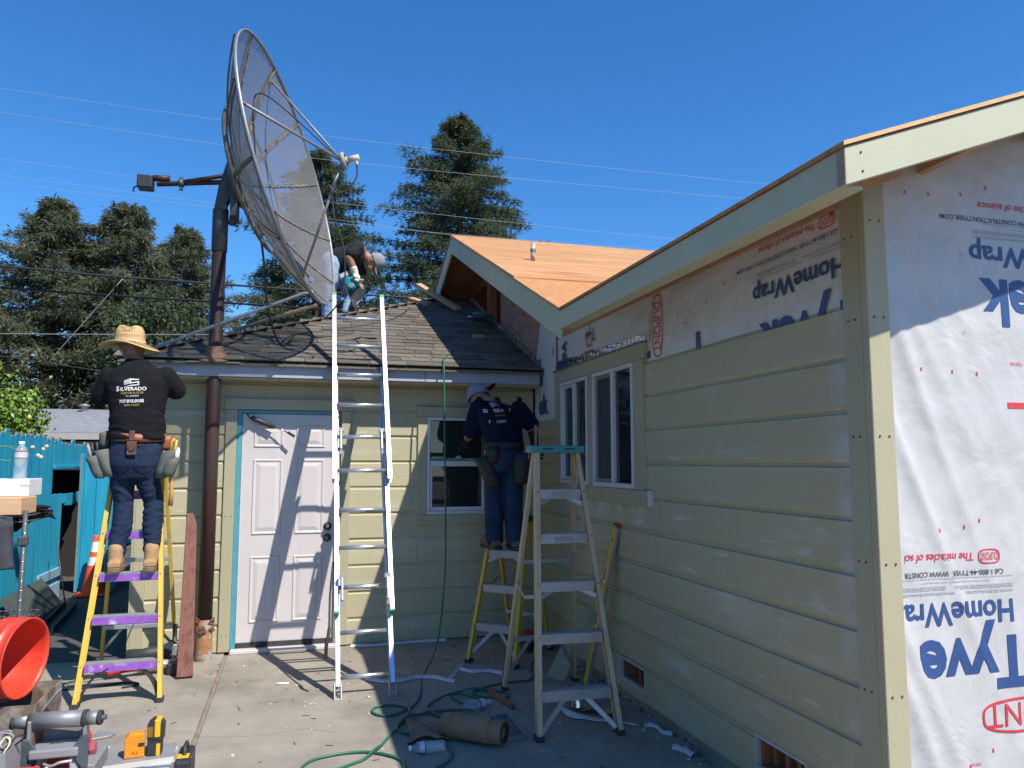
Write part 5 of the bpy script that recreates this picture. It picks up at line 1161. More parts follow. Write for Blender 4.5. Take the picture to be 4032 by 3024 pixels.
CAPB = obj('cap', cb_, capgrey, PB)
ux = V((0.93,0,0.30)).normalized(); fx = V((0.30,0,-0.93)).normalized(); bp_ = hdc+V((0.035,0,0.008))+ux*-0.03
bi = MB().grid(lambda u, v: bp_+fx*(0.088+0.095*v*(1-0.5*(2*u-1)**2))+V((0,1,0))*((2*u-1)*0.085*(1-0.25*v))+ux*(-0.012*v - 0.02*(2*u-1)**2), 10, 5)
bo_ = obj('cap_visor', bi, capgrey, CAPB); bo_.modifiers.new('s', 'SOLIDIFY').thickness = 0.005
g1 = MB(); limb(g1, [w1+(e1-w1)*0.3, w1], [0.045,0.038]); hand(g1, w1, V((0.02,-0.01,-0.08)), V((-0.7,0.5,0)), 1.12, 0.8); fuse('glove', g1, 0.0055, glovew, PB, 2)
g2 = MB(); limb(g2, [w2+(e2-w2)*0.3, w2], [0.045,0.038]); hand(g2, w2, V((-0.04,0.0,-0.07)), V((-0.7,0.5,0)), 1.12, 0.8); fuse('glove', g2, 0.0055, glovew, PB, 2)
# cordless circular saw in his hands
SW = thing('circular_saw', 'teal cordless circular saw held by the worker on the roof', 'saw', (0.57, 8.95, 3.45))
ta = V((0.25,-0.05,-1)).normalized(); tc = V((0.575,8.90,3.62)); tn = V((-0.25,-0.95,0.05)).normalized()
sb_ = MB().tube([tc-tn*0.02, tc+tn*0.09], 0.038, 16); sb_.obox(tc+V((-0.05,0,0.05)), (0.16,0.06,0.06), (0.5,0,-0.86), tn); sb_.tube(smooth([tc+V((-0.06,0,0.09)), tc+V((0.0,0,0.115)), tc+V((0.045,0,0.09)), tc+V((0.06,0,0.02))]), 0.019, 8)
obj('body', sb_, toolteal, SW, 0.004); obj('motor_cap', MB().tube([tc+tn*0.088, tc+tn*0.10], 0.028, 14), alud, SW)
obj('blade_guard', MB().tube([tc-tn*0.045+V((0.03,0,-0.05)), tc-tn*0.015+V((0.03,0,-0.05))], 0.088, 24), tooldark, SW); obj('blade', MB().tube([tc-tn*0.032+V((0.03,0,-0.075)), tc-tn*0.028+V((0.03,0,-0.075))], 0.085, 30), chrome, SW)
obj('battery', MB().obox(tc+V((-0.105,0,0.13)), (0.10,0.075,0.055), (0.85,0,0.5), tn), alud, SW, 0.005); obj('base_plate', MB().obox(tc+V((-0.03,0,-0.11)), (0.27,0.12,0.005), (0.45,0,-0.89), tn), chrome, SW)

# ---------------- worker in the shaded corner
PC = thing('person', 'worker in navy t-shirt with black suspenders and white cap in the shaded corner', 'person', (1.69, 6.34, 0.90), 'workers')
zC = 0.884
fc = V((-0.25,1,0)).normalized(); scv = V((1,0.25,0)).normalized()
pc = V((1.70,6.33,1.70)); ch = V((1.67,6.42,2.0)); nk = V((1.615,6.52,2.135)); hC = V((1.53,6.60,2.185))
tb = MB(); loft(tb, [(pc,0.15,0.11,fc),(V((1.695,6.36,1.85)),0.15,0.11,fc),(ch,0.17,0.115,fc),(V((1.655,6.46,2.10)),0.15,0.09,fc),(nk,0.07,0.065,fc)], scv)
limb(tb, [nk, hC], [0.06,0.06]); tb.ell(hC, (0.078,0.098,0.10)); tb.ell(hC+V((-0.03,0.09,-0.02)), (0.016,0.02,0.02)); tb.ell(hC+V((-0.02,0.06,-0.07)), (0.05,0.045,0.04))
sL, eL, wL = V((1.50,6.46,2.075)), V((1.44,6.52,1.87)), V((1.46,6.70,1.80)); sR, eR, wR = V((1.845,6.40,2.075)), V((1.955,6.36,1.93)), V((1.965,6.32,1.77))
for a, b, c in ((sL,eL,wL),(sR,eR,wR)): limb(tb, [a,(a+b)/2,b,(b+c)/2,c], [0.056,0.052,0.044,0.042,0.030])
hl, hr = V((1.625,6.36,1.64)), V((1.775,6.30,1.64)); kl, kr = V((1.625,6.39,1.27)), V((1.775,6.31,1.27)); al, ar = V((1.63,6.40,0.99)), V((1.775,6.29,0.99))
for h_, k_, a_ in ((hl,kl,al),(hr,kr,ar)): limb(tb, [h_,k_,a_], [0.075,0.052,0.04])
fuse('body', tb, 0.010, skin, PC, 4)
ts = MB(); loft(ts, [(V((1.70,6.34,1.735)),0.168,0.13,fc),(V((1.695,6.36,1.85)),0.172,0.132,fc),(ch,0.19,0.135,fc),(V((1.66,6.45,2.085)),0.19,0.115,fc),(nk+V((0,0,0.005)),0.088,0.08,fc)], scv)
limb(ts, [sL, sL+(eL-sL)*0.5, sL+(eL-sL)*0.95], [0.076,0.07,0.066]); limb(ts, [sR, sR+(eR-sR)*0.5, sR+(eR-sR)*0.92], [0.076,0.074,0.070])
SHC = fuse('shirt', ts, 0.011, navyshirt, PC, 4, folds(0.008, 6, 13, 6))
tj = MB(); loft(tj, [(V((1.70,6.33,1.53)),0.14,0.105,fc),(V((1.70,6.32,1.63)),0.168,0.13,fc),(pc+V((0,0,0.06)),0.160,0.12,fc)], scv)
for h_, k_, a_ in ((hl,kl,al),(hr,kr,ar)): limb(tj, [h_,(h_+k_)/2,k_,(k_+a_)/2,a_+V((0,0,-0.01))], [0.096,0.088,0.080,0.078,0.078])
fuse('jeans', tj, 0.011, denim, PC, 4, folds(0.008, 5, 15, 9))
boot(PC, V((1.635,6.355,zC)), (-0.3,1,0), bootdark, blackp); boot(PC, V((1.785,6.245,zC)), (0.0,1,0), bootdark, blackp)
dC = V((-0.15,0.55,0.8)).normalized()
CW = obj('cap', MB().lathe([(0.100,-0.03),(0.103,0.0),(0.100,0.04),(0.08,0.08),(0.04,0.105),(0.001,0.110)], hC+V((0,-0.005,0.01)), dC, 22), capwhite, PC)
vb_ = hC+V((0.05,-0.02,0.07)); vd = V((0.75,-0.45,0.45)).normalized(); vsd = V((0.5,0.85,0.0)).normalized()
vi = MB().grid(lambda u, v: vb_+vd*(0.03+0.09*v*(1-0.5*(2*u-1)**2))+vsd*((2*u-1)*0.07*(1-0.2*v))+V((0,0,-0.02*(2*u-1)**2)), 10, 5); vo = obj('cap_visor', vi, blackcloth, CW); vo.modifiers.new('s', 'SOLIDIFY').thickness = 0.005
obj('cap_strap', MB().obox(hC+V((-0.01,-0.098,-0.02)), (0.05,0.02,0.03), (1,0,0), (0,1,0.4)), blackcloth, CW, 0.006)
gm = MB(); limb(gm, [wR+(eR-wR)*0.6, wR], [0.044,0.036]); hand(gm, wR, (-0.02,0.0,-1), (-1,0,0), 1.1, 0.7); fuse('glove', gm, 0.0055, gloveb, PC, 2)
gm = MB(); limb(gm, [wL+(eL-wL)*0.4, wL], [0.042,0.036]); hand(gm, wL, (wL-eL), (0,0,1), 1.1, 0.6); fuse('glove', gm, 0.0055, gloveb, PC, 2)
bC = tree_of(SHC); dS = V((-0.1,1,0.15)).normalized()
def strip(pts, w_):
    mb = MB(); pts = [V(p) for p in pts]
    P_ = smooth(pts, 6); sd = V((1,0.25,0)).normalized()*w_
    mb.add([p for q in P_ for p in (q-sd, q+sd)], [(2*i, 2*i+1, 2*i+3, 2*i+2) for i in range(len(P_)-1)]); return mb
for pts in ([(1.545,6.0,2.14),(1.60,6.0,2.0),(1.625,6.0,1.80)], [(1.735,6.0,2.145),(1.745,6.0,2.0),(1.745,6.0,1.80)]): obj('suspender', drape(strip(pts, 0.024), bC, dS, 0.007), blackcloth, SHC, fix=False)
rC = V((1,0.25,0.10)).normalized(); uC = V((-0.08,0,1)).normalized()
obj('print', drape(text_mb('SILVERADO', 0.028, (1.545,6.0,1.985), rC, uC, 0.02, 0.25), bC, dS, 0.0035), wink, SHC, fix=False)
obj('print', drape(text_mb('707.815.0105', 0.022, (1.575,6.0,1.90), rC, uC, 0.02, 0.17), bC, dS, 0.0035), wink, SHC, fix=False)
obj('print', drape(text_mb('CUSTOM BUILDER', 0.014, (1.59,6.0,1.955), rC, uC, 0.004, 0.14), bC, dS, 0.0035), gink, SHC, fix=False)
lg = V((1.615,6.0,2.025)); q_ = lambda a, b: lg+rC*a+uC*b
obj('emblem', drape(MB().add([q_(0,0), q_(0.06,0.02), q_(0.06,0.05), q_(0,0.032)], [(0,1,2,3)]).add([q_(0.062,0.02), q_(0.08,0.0), q_(0.08,0.04), q_(0.062,0.05)], [(0,1,2,3)]), bC, dS, 0.0035), grink, SHC, fix=False)
tbm = MB(); n = 36; vs = []
for k in range(n):
    a = 2*math.pi*k/n
    for z, o in ((1.715,0.0),(1.715,0.006),(1.785,0.006),(1.785,0.0)):
        p = V((1.70,6.335,z))+scv*((0.174+o)*math.cos(a))+fc*((0.136+o)*math.sin(a)); vs.append(p)
tbm.add(vs, [(4*k+q, 4*((k+1) % n)+q, 4*((k+1) % n)+(q+1) % 4, 4*k+(q+1) % 4) for k in range(n) for q in range(4)], True)
BELT = obj('tool_belt', tbm, blackleather, PC)
pouch((1.575,6.22,1.735), 0.055, 0.05, 0.13, 0.0, blackleather); pouch((1.50,6.30,1.66), 0.075, 0.085, 0.26, -0.45, blackleather); pouch((1.82,6.20,1.69), 0.080, 0.07, 0.26, 0.05, blackleather)
obj('tape_measure', MB().box((1.845,6.135,1.64), (1.862,6.16,1.75)), yellowp, BELT, 0.004)
HM2 = thing('hammer', 'claw hammer with a tan handle gripped upright by the navy-shirted worker', 'hammer', (1.96, 6.29, 1.66), 'hammers')
obj('handle', MB().tube([(1.962,6.275,1.93), (1.965,6.285,1.80), (1.968,6.295,1.66)], [0.015,0.012,0.010], 10), pm('handle_tan', (0.42,0.25,0.12), (0.5,0.32,0.17), 8, 0.6), HM2)
obj('head', MB().tube([(1.968,6.24,1.655), (1.968,6.36,1.655)], 0.013, 10), steel, HM2)
# ================================================================ things on the roof
def on_roof(x, y, h=0.0): return V((x, y, roofz(y)+h))
for nm, a, b, w_, h_, lab in (('lumber_board', on_roof(1.88, 9.20, 0.05), V((1.46, 9.75, 3.90)), 0.09, 0.04, 'long board of raw lumber lying half in shade at the roof peak'),
                              ('lumber_board', on_roof(1.56, 9.52, 0.035), V((1.36, 9.72, 3.70)), 0.09, 0.04, 'short offcut of raw lumber lying on the sunlit roof peak')):
    obj(nm, MB().beam(a, b, w_, h_, NRM), lumber, None, 0.002, label=lab, cat='lumber', group=None)
obj('wood_block', MB().obox(on_roof(1.84, 7.93, 0.03), (0.13, 0.06, 0.04), (1, 0.2, 0), (0, 1, SL)), lumber, None, 0.002, label='small raw wood block on the shaded shingles beside the hose', cat='wood')
for p, r_, lab in ((on_roof(0.45, 7.67, 0.022), 0.4, 'torn shingle scrap with an upturned corner on the roof behind the ladder'), (on_roof(0.63, 7.72, 0.022), -0.5, 'narrow shingle strip lying askew on the roof behind the ladder')):
    mb = MB().grid(lambda u, v: p + V((math.cos(r_), math.sin(r_), SL*math.sin(r_)))*((u-0.5)*0.26) + V((-math.sin(r_), math.cos(r_), SL*math.cos(r_)))*((v-0.5)*(0.14 if r_ > 0 else 0.06)) + V((0, 0, 0.03*u*u)), 8, 3)
    o = obj('shingle_scrap', mb, shingle, label=lab, cat='shingle'); o.modifiers.new('s', 'SOLIDIFY').thickness = 0.006
NG = thing('nail_gun', 'teal air nail gun lying on the dark shingles at the wall foot', 'nail gun', on_roof(2.06, 8.75, 0.02))
g0 = on_roof(2.06, 8.72, 0.07)
obj('body', MB().tube([g0+V((-0.10,0.02,0.01)), g0+V((-0.02,0,0.02)), g0+V((0.04,-0.02,0.02))], [0.045,0.052,0.04], 14), toolteal, NG); obj('handle', MB().tube([g0+V((0.02,0,0.0)), g0+V((0.10,-0.12,0.0))], 0.019, 10), tooldark, NG); obj('magazine', MB().beam(g0+V((-0.11,-0.03,0.0)), g0+V((0.02,-0.16,-0.01)), 0.03, 0.05), tooldark, NG, 0.004); obj('nose', MB().tube([g0+V((-0.10,0.02,0.01)), g0+V((-0.16,0.03,0.0))], [0.022,0.014], 10), chrome, NG)
# ---------------- air hose
def seg(pts, z=0.009): return [V((x, y, z)) for x, y in pts]
hp = [g0+V((0.10,-0.12,0.0)), on_roof(2.08,8.45,0.03), on_roof(1.81,8.09,0.02), on_roof(1.51,7.48,0.02), on_roof(1.31,7.04,0.03), V((1.262,6.83,2.50)), V((1.258,6.775,2.40)), V((1.262,6.75,1.9)), V((1.275,6.74,1.2)), V((1.25,6.62,0.65)), V((1.13,6.28,0.18))]
hp += seg([(0.96,5.94),(0.91,5.71),(0.86,5.45),(0.80,5.29),(0.74,5.20),(0.66,5.13),(0.57,5.12),(0.52,5.20),(0.54,5.29),(0.63,5.33),(0.71,5.28)], 0.010)
hp += [V((0.75,5.18,0.026)), V((0.72,5.06,0.012)), V((0.66,4.91,0.010)), V((0.58,4.76,0.010)), V((0.52,4.62,0.010)), V((0.47,4.51,0.026)), V((0.40,4.42,0.012)), V((0.35,4.385,0.010)), V((0.22,4.30,0.010)), V((0.05,4.22,0.010)), V((0.10,4.45,0.010)), V((0.25,4.53,0.010)), V((0.42,4.52,0.011)), V((0.55,4.42,0.011)), V((0.60,4.30,0.011)), V((0.55,4.15,0.011)), V((0.3,4.0,0.011))]
obj('air_hose', MB().tube(smooth(hp, 7), 0.0078, 8), hosem, label='green air hose hanging from the eave and looping across the concrete', cat='hose', group='air hoses')
h2 = seg([(2.05,6.35),(1.85,6.05),(1.74,5.67),(1.54,5.62),(1.41,5.58),(1.27,5.49),(1.23,5.43),(1.29,5.33),(1.39,5.29),(1.46,5.30),(1.45,5.40)], 0.010)+[V((1.32,5.47,0.012)), V((1.25,5.49,0.027)), V((1.15,5.49,0.012))]+seg([(1.08,5.43),(1.08,5.34),(1.13,5.22),(1.23,5.22),(1.26,5.26),(1.21,5.36)], 0.011)+[V((1.08,5.40,0.027)), V((0.94,5.32,0.012)), V((0.87,5.20,0.010)), V((0.87,5.10,0.024)), V((0.92,5.0,0.011)), V((1.01,4.91,0.010)), V((1.10,4.90,0.012)), V((1.155,4.95,0.026)), V((1.13,5.03,0.026)), V((1.04,5.10,0.012)), V((0.90,5.105,0.012)), V((0.80,5.07,0.012)), V((0.72,5.02,0.025)), V((0.63,4.84,0.025)), V((0.66,4.77,0.011)), V((0.74,4.72,0.011)), V((0.83,4.61,0.011)), V((0.875,4.50,0.010)), V((0.875,4.37,0.010)), V((0.84,4.28,0.010)), V((0.70,4.13,0.010))]
obj('air_hose', MB().tube(smooth(h2, 7), 0.0078, 8), hosem, label='darker green hose coiled in the shade around the feet of the teal-capped stepladder', cat='hose', group='air hoses')
obj('air_hose', MB().tube(smooth(seg([(-0.46,3.95),(-0.40,4.02),(-0.25,3.98),(-0.05,3.75),(0.05,3.4)], 0.010), 7), 0.0078, 8), hosem, label='short length of green hose running out from behind the black tool case', cat='hose', group='air hoses')
# ================================================================ ground clutter on the right
LV = thing('spirit_level', 'long yellow and silver spirit level leaning against the olive wall', 'level', (2.07, 5.43, 0))
la, lb = V((2.073, 5.415, 0.006)), V((2.205, 5.13, 1.16)); ld = (lb-la).normalized(); ls = ld.cross(V((1,0,0))).normalized()
obj('frame', MB().beam(la, lb, 0.026, 0.064, ls), alud, LV, 0.002)
nx = V((-1,0.3,0)); nx = (nx-ld*nx.dot(ld)).normalized()
obj('face', MB().beam(la+nx*0.012+ld*0.02, lb+nx*0.012-ld*0.02, 0.006, 0.052, ls), pm('level_yellow', (0.80,0.46,0.01), (0.84,0.5,0.02), 9, 0.4), LV)
obj('end_cap', MB().beam(lb, lb+ld*0.018, 0.030, 0.068, ls), reddark, LV, 0.003)
for t in (0.42, 0.70): 
    q = la+(lb-la)*t+nx*0.0165; w_ = obj('vial_window', MB().beam(q-ld*0.055, q+ld*0.055, 0.004, 0.026, ls), whitep, LV); obj('vial', MB().beam(q-ld*0.045+nx*0.003, q+ld*0.045+nx*0.003, 0.004, 0.016, ls), reddark, w_)
q = lb-ld*0.10+nx*0.0165; obj('vial', MB().tube([q-nx*0.002, q+nx*0.003], 0.010, 12), greenp, LV)
obj('siding_offcut', MB().beam((1.90, 5.62, 0.005), (2.13, 5.50, 0.53), 0.014, 0.125, (0.9, -0.35, 0)), siding, None, 0.002, label='short olive siding offcut leaning on the wall behind the stepladder', cat='board')
# kraft paper roll with a loose wrap
KR_ = thing('paper_roll', 'loosely wound roll of brown kraft paper on the shaded concrete', 'paper roll', (1.04, 4.50, 0))
ka, kb = V((0.885, 4.66, 0.076)), V((1.185, 4.41, 0.078)); kd = (kb-ka).normalized(); kn = kd.cross(V((0,0,1)))
def spiral(u, v, r0, turns, ph, a, b, flare=0.0):
    an = ph+turns*2*math.pi*u; r = r0*(1+0.10*u)+flare*u; return a+(b-a)*v + V((0,0,1))*(r*math.sin(an)) + kn*(r*math.cos(an))
obj('roll', MB().grid(lambda u, v: spiral(u, v, 0.062, 1.6, 0.3, ka, kb), 60, 4), kraft, KR_).modifiers.new('s', 'SOLIDIFY').thickness = 0.004
obj('loose_wrap', MB().grid(lambda u, v: spiral(u, v, 0.071, 0.92, -1.3, ka+kd*(0.02+0.10*u), kb-kd*(0.07+0.02*u)), 40, 4), kraft, KR_).modifiers.new('s', 'SOLIDIFY').thickness = 0.003
obj('roll_end', MB().lathe([(0.034,0),(0.062,0),(0.062,0.012),(0.034,0.012)], kb-kd*0.010, kd, 26), kraftd, KR_); obj('core_shadow', MB().tube([kb-kd*0.12, kb-kd*0.118], 0.0325, 20), kraftd, KR_); obj('core_tube', MB().lathe([(0.032,0),(0.034,0),(0.034,0.30),(0.032,0.30),(0.032,0)], kb-kd*0.31, kd, 22), kraft, KR_)  # end ring and core disc coloured dark for the shade in the core
obj('crumpled_paper', MB().grid(lambda u, v: V((0.68+0.22*u, 4.60+0.20*v+0.03*math.sin(5*u), 0.012+0.05*abs(math.sin(3.0*u+1.5*v))*(0.4+v)+0.02*noise.noise(V((u*4, v*4, 2))))), 16, 12), kraft, label='crumpled sheet of brown paper beside the kraft roll', cat='paper').modifiers.new('s', 'SOLIDIFY').thickness = 0.003
def bottle(name, label, base, axis, L=0.20, r=0.031, crush=0.0, lab=True):
    t = thing(name, label, 'bottle', base, 'water bottles'); b = V(base); A = V(axis).normalized()
    prof = [(0.001,0),(r*0.9,0.0),(r,0.008)]+[(r*(0.95 if i % 2 else 1.0), 0.015+0.010*i) for i in range(9)]+[(r*0.97,0.112),(r,0.118),(r,0.150)]+[(r*0.8,0.165),(r*0.5,0.180),(0.0125,0.188),(0.0125,0.192)]
    k = L/0.205; prof = [(q, z*k) for q, z in prof]
    mb = MB().lathe(prof, b, A, 20)
    if crush: mb.v = [tuple(V(p)+V((0,0,1))*crush*noise.noise(V(p)*25)) for p in mb.v]
    obj('shell', mb, petm, t)
    obj('label_band', MB().lathe([(r*1.01, 0.112*k),(r*1.012, 0.150*k)], b, A, 20), pm('bottle_label', (0.42,0.52,0.66), (0.62,0.66,0.72), 40, 0.5), t)
    rb = MB(); rb.lathe([(r*1.02,0.111*k),(r*1.022,0.116*k)], b, A, 20); obj('red_stripe', rb, reddark, t); obj('red_stripe', MB().lathe([(r*1.02,0.146*k),(r*1.022,0.151*k)], b, A, 20), reddark, t)
    obj('cap', MB().lathe([(0.0145,0.190*k),(0.0145,0.205*k),(0.001,0.206*k)], b, A, 16), whitep, t)
    return t
bottle('water_bottle', 'clear water bottle lying on its side in front of the kraft roll', (0.845, 4.435, 0.034), (-1, 0.05, 0)); bottle('water_bottle', 'crushed clear water bottle lying inside the hose coils', (1.10, 5.07, 0.030), (0.93, 0.36, 0.02), 0.20, 0.030, 0.012)
FRm = thing('vent_grille', 'galvanised vent grille frame lying flat beside the paper roll', 'grille', (1.285, 4.70, 0))
c_ = [V((1.243,4.898,0)), V((1.345,4.925,0)), V((1.345,4.52,0)), V((1.238,4.485,0))]; fm = MB()
for i in range(4): fm.beam(c_[i]+V((0,0,0.012)), c_[(i+1) % 4]+V((0,0,0.012)), 0.016, 0.022)
obj('frame', fm, galv, FRm, 0.001); gm_ = MB()
for i in range(1, 14): a = c_[0].lerp(c_[3], i/14); b = c_[1].lerp(c_[2], i/14); gm_.beam(a+V((0,0,0.006)), b+V((0,0,0.006)), 0.003, 0.003)
for i in range(1, 6): a = c_[0].lerp(c_[1], i/6); b = c_[3].lerp(c_[2], i/6); gm_.beam(a+V((0,0,0.009)), b+V((0,0,0.009)), 0.003, 0.003)
obj('mesh', gm_, galv, FRm)
FT = thing('flashing_roll', 'unrolled strip of silver foil flashing tape under the stepladder', 'flashing', (1.83, 4.8, 0))
obj('coil', MB().grid(lambda u, v: V((1.80+0.05*math.cos(5.2*u), 4.87+0.055*math.sin(5.2*u)+0.02*v, 0.012+0.10*v+0.018*u)), 30, 5), foil, FT).modifiers.new('s', 'SOLIDIFY').thickness = 0.003
obj('strip', MB().grid(lambda u, v: V((1.83+0.20*u+0.02*v, 4.84-0.16*u+0.10*v, 0.016+0.035*math.sin(u*6)**2*(1-u)+0.006*noise.noise(V((u*8, v*5, 0))))), 24, 6), gold, FT).modifiers.new('s', 'SOLIDIFY').thickness = 0.002
obj('release_liner', MB().grid(lambda u, v: V((1.70+0.38*u-0.03*v, 4.80-0.28*u**0.8+0.09*v*(1-0.4*u), 0.006+0.05*(1-u)**3*v+0.004*noise.noise(V((u*6, v*3, 4))))), 24, 4), white_strip, FT).modifiers.new('s', 'SOLIDIFY').thickness = 0.0015
def film(pts, w_, lab, nm='plastic_strip', m=white_strip):
    P_ = smooth([V((x, y, 0.012)) for x, y in pts], 6); mb = MB(); k = 0; vs = []
    for i, p in enumerate(P_):
        d = (P_[min(i+1, len(P_)-1)]-P_[max(i-1, 0)]).normalized(); s_ = V((-d.y, d.x, 0)); ww = w_*(0.6+0.5*abs(noise.noise(V((i*0.35, 2, 0)))))
        tw = 0.9*noise.noise(V((i*0.2, 7, 1)))
        vs += [p-s_*ww*math.cos(tw)+V((0,0,-0.008)), p+V((0,0,0.014+0.01*abs(tw))), p+s_*ww*math.cos(tw)+V((0,0,-0.008))]
    mb.add(vs, [f for i in range(len(P_)-1) for f in ((3*i, 3*i+1, 3*i+4, 3*i+3), (3*i+1, 3*i+2, 3*i+5, 3*i+4))], True)
    return obj(nm, mb, m, label=lab, cat='strip', group='plastic strips on the concrete')
film([(0.54,5.99),(0.60,5.94),(0.65,5.89),(0.74,5.87),(0.82,5.89),(0.89,5.93),(0.97,5.92),(1.05,5.88),(1.12,5.79),(1.17,5.74)], 0.020, 'twisted white plastic strip lying past the foot of the aluminium ladder'); film([(1.13,5.80),(1.16,5.86),(1.20,5.94),(1.25,6.06),(1.32,6.19)], 0.024, 'kinked white plastic strip pointing towards the small yellow ladder'); film([(1.27,6.06),(1.35,5.97),(1.47,5.96),(1.56,5.85)], 0.018, 'white plastic strip running from the small yellow ladder to the tall one')
film([(2.08,4.47),(2.12,4.50),(2.16,4.45),(2.15,4.36),(2.19,4.31)], 0.010, 'curled white sealant strip at the foot of the olive wall'); film([(2.10,4.13),(2.14,4.07),(2.15,3.98)], 0.030, 'torn white wrap scrap near the wall foundation')
film([(0.50,7.05),(0.75,7.03),(1.05,7.07),(1.35,7.06)], 0.012, 'white film strip tucked along the base of the house wall')
obj('wood_wedge', MB().prism([(1.33,5.40,0.002),(1.37,5.43,0.002),(1.43,5.06,0.002),(1.40,5.02,0.002)], (0.005,0,0.03)), pm('cedar', (0.24,0.07,0.03), (0.32,0.11,0.05), 9, 0.8), None, 0.003, label='reddish cedar wedge lying beside the hose coil', cat='wood')
obj('glove', MB().grid(lambda u, v: V((0.66+0.10*u, 4.50+0.10*v, 0.008+0.035*math.sin(math.pi*u)*math.sin(math.pi*v)+0.008*noise.noise(V((u*6, v*6, 0))))), 10, 10), blackcloth, label='black knit glove lying behind the full water bottle', cat='glove').modifiers.new('s', 'SOLIDIFY').thickness = 0.006
chips = MB()
for i in range(85):
    if i < 45: x, y = rnd.uniform(-0.35, 0.55), rnd.gauss(5.6, 0.5)
    else: x, y = rnd.uniform(-0.5, 2.1), rnd.uniform(3.7, 7.0)
    L_, a = rnd.uniform(0.003, 0.013)*(1+1.5*(rnd.random() > 0.9)), rnd.uniform(0, 3.14); chips.obox((x, y, 0.0045), (L_, L_*rnd.uniform(0.25, 0.8), 0.005), (math.cos(a), math.sin(a), 0), (-math.sin(a), math.cos(a), 0.1))
for i in range(24):
    x, y = rnd.uniform(2.05, 2.22), rnd.uniform(3.5, 6.8); L_ = rnd.uniform(0.006, 0.03); a = rnd.uniform(0, 3.14); chips.obox((x, y, 0.006), (L_, L_*0.5, 0.008), (math.cos(a), math.sin(a), 0), (-math.sin(a), math.cos(a), 0.1))
obj('debris_chips', chips, wrapw, kind='stuff')
dk = MB()
for i in range(70):
    x, y = rnd.uniform(-0.9, 2.2), rnd.uniform(3.8, 7.0); L_, a = rnd.uniform(0.01, 0.05), rnd.uniform(0, 3.14); dk.obox((x, y, 0.003), (L_, 0.004, 0.004), (math.cos(a), math.sin(a), 0), (-math.sin(a), math.cos(a), 0.1))
for i in range(120):
    x, y = rnd.gauss(2.20, 0.03), rnd.uniform(3.4, 6.9); L_ = rnd.uniform(0.004, 0.016); dk.obox((min(x, 2.228), y, 0.006), (L_, L_*0.7, L_*0.6), (rnd.random(), rnd.random(), 0.2), (0, 0.3, 1))
obj('leaf_litter', dk, pm('litter', (0.12,0.06,0.03), (0.22,0.12,0.07), 30, 0.9), kind='stuff')
obj('chalk_stick', MB().tube([(-0.10,6.04,0.009), (-0.01,6.03,0.009)], 0.008, 8), whitep, label='stub of white marker stick on the sunlit concrete', cat='marker')
# ================================================================ left side clutter
bp0 = V((-0.765, 6.42, 0.003)); bp1 = V((-0.822, 6.845, 1.19)); bd = (bp1-bp0).normalized(); bs_ = V((1,0.12,0)); bs_ = (bs_-bd*bs_.dot(bd)).normalized(); bn_ = bd.cross(bs_)
obj('wooden_post', MB().prism([bp0-bs_*0.058, bp0+bs_*0.058, bp1+bs_*0.050-bd*0.10, bp1+bs_*0.02, bp1-bs_*0.030], bn_*-0.040), brownpost, None, 0.003, label='reddish-brown stained board leaning against the dish pole', cat='board')
RS = thing('reciprocating_saw', 'red and grey corded reciprocating saw lying behind the purple-stepped ladder', 'saw', (-1.05, 6.55, 0))
obj('handle', MB().tube(smooth([(-1.32,6.52,0.05), (-1.20,6.55,0.065), (-1.10,6.58,0.06)]), 0.028, 10), reddark, RS); obj('barrel', MB().tube([(-1.12,6.58,0.06), (-0.95,6.62,0.06), (-0.86,6.64,0.055)], [0.04,0.042,0.034], 14), alud, RS); obj('shoe', MB().box((-0.86,6.60,0.01), (-0.83,6.68,0.09)), blackp, RS, 0.003)
obj('lettering', text_mb('SCB', 0.028, (-0.955,6.574,0.062), (1,0.2,0), (0,0.4,1), 0.004), blackink, RS, fix=False)
obj('power_cord', MB().tube(smooth([(-1.32,6.52,0.05), (-1.5,6.48,0.02), (-1.66,6.4,0.008), (-1.55,6.30,0.008), (-1.35,6.32,0.008), (-1.15,6.38,0.008), (-1.06,6.30,0.008), (-1.16,6.24,0.008)]), 0.007, 6), cablem, RS)
AG = thing('angle_grinder', 'large grey angle grinder with upright black side handle by the house corner', 'grinder', (-0.98, 6.93, 0))
obj('body', MB().tube([(-1.26,6.88,0.075), (-1.1,6.92,0.085), (-0.95,6.95,0.09), (-0.83,6.96,0.085)], [0.03,0.05,0.055,0.04], 14), tooldark, AG); obj('gear_head', MB().box((-0.99,6.90,0.06), (-0.89,6.99,0.15)), alud, AG, 0.012, seg=2)
obj('side_handle', MB().lathe([(0.008,-0.02),(0.01,0.0),(0.034,0.004),(0.034,0.008),(0.018,0.014),(0.017,0.07),(0.018,0.13),(0.02,0.137),(0.001,0.14)], (-0.915,6.93,0.165), (0.02,0,1), 16), blackp, AG); obj('guard', MB().tube([(-0.93,6.95,0.02), (-0.93,6.95,0.035)], 0.075, 20), chrome, AG)
obj('battery_box', MB().box((-0.91,6.52,0.002), (-0.77,6.64,0.085)), blackp, None, 0.006, label='black ridged plastic box behind the leaning brown board', cat='box')
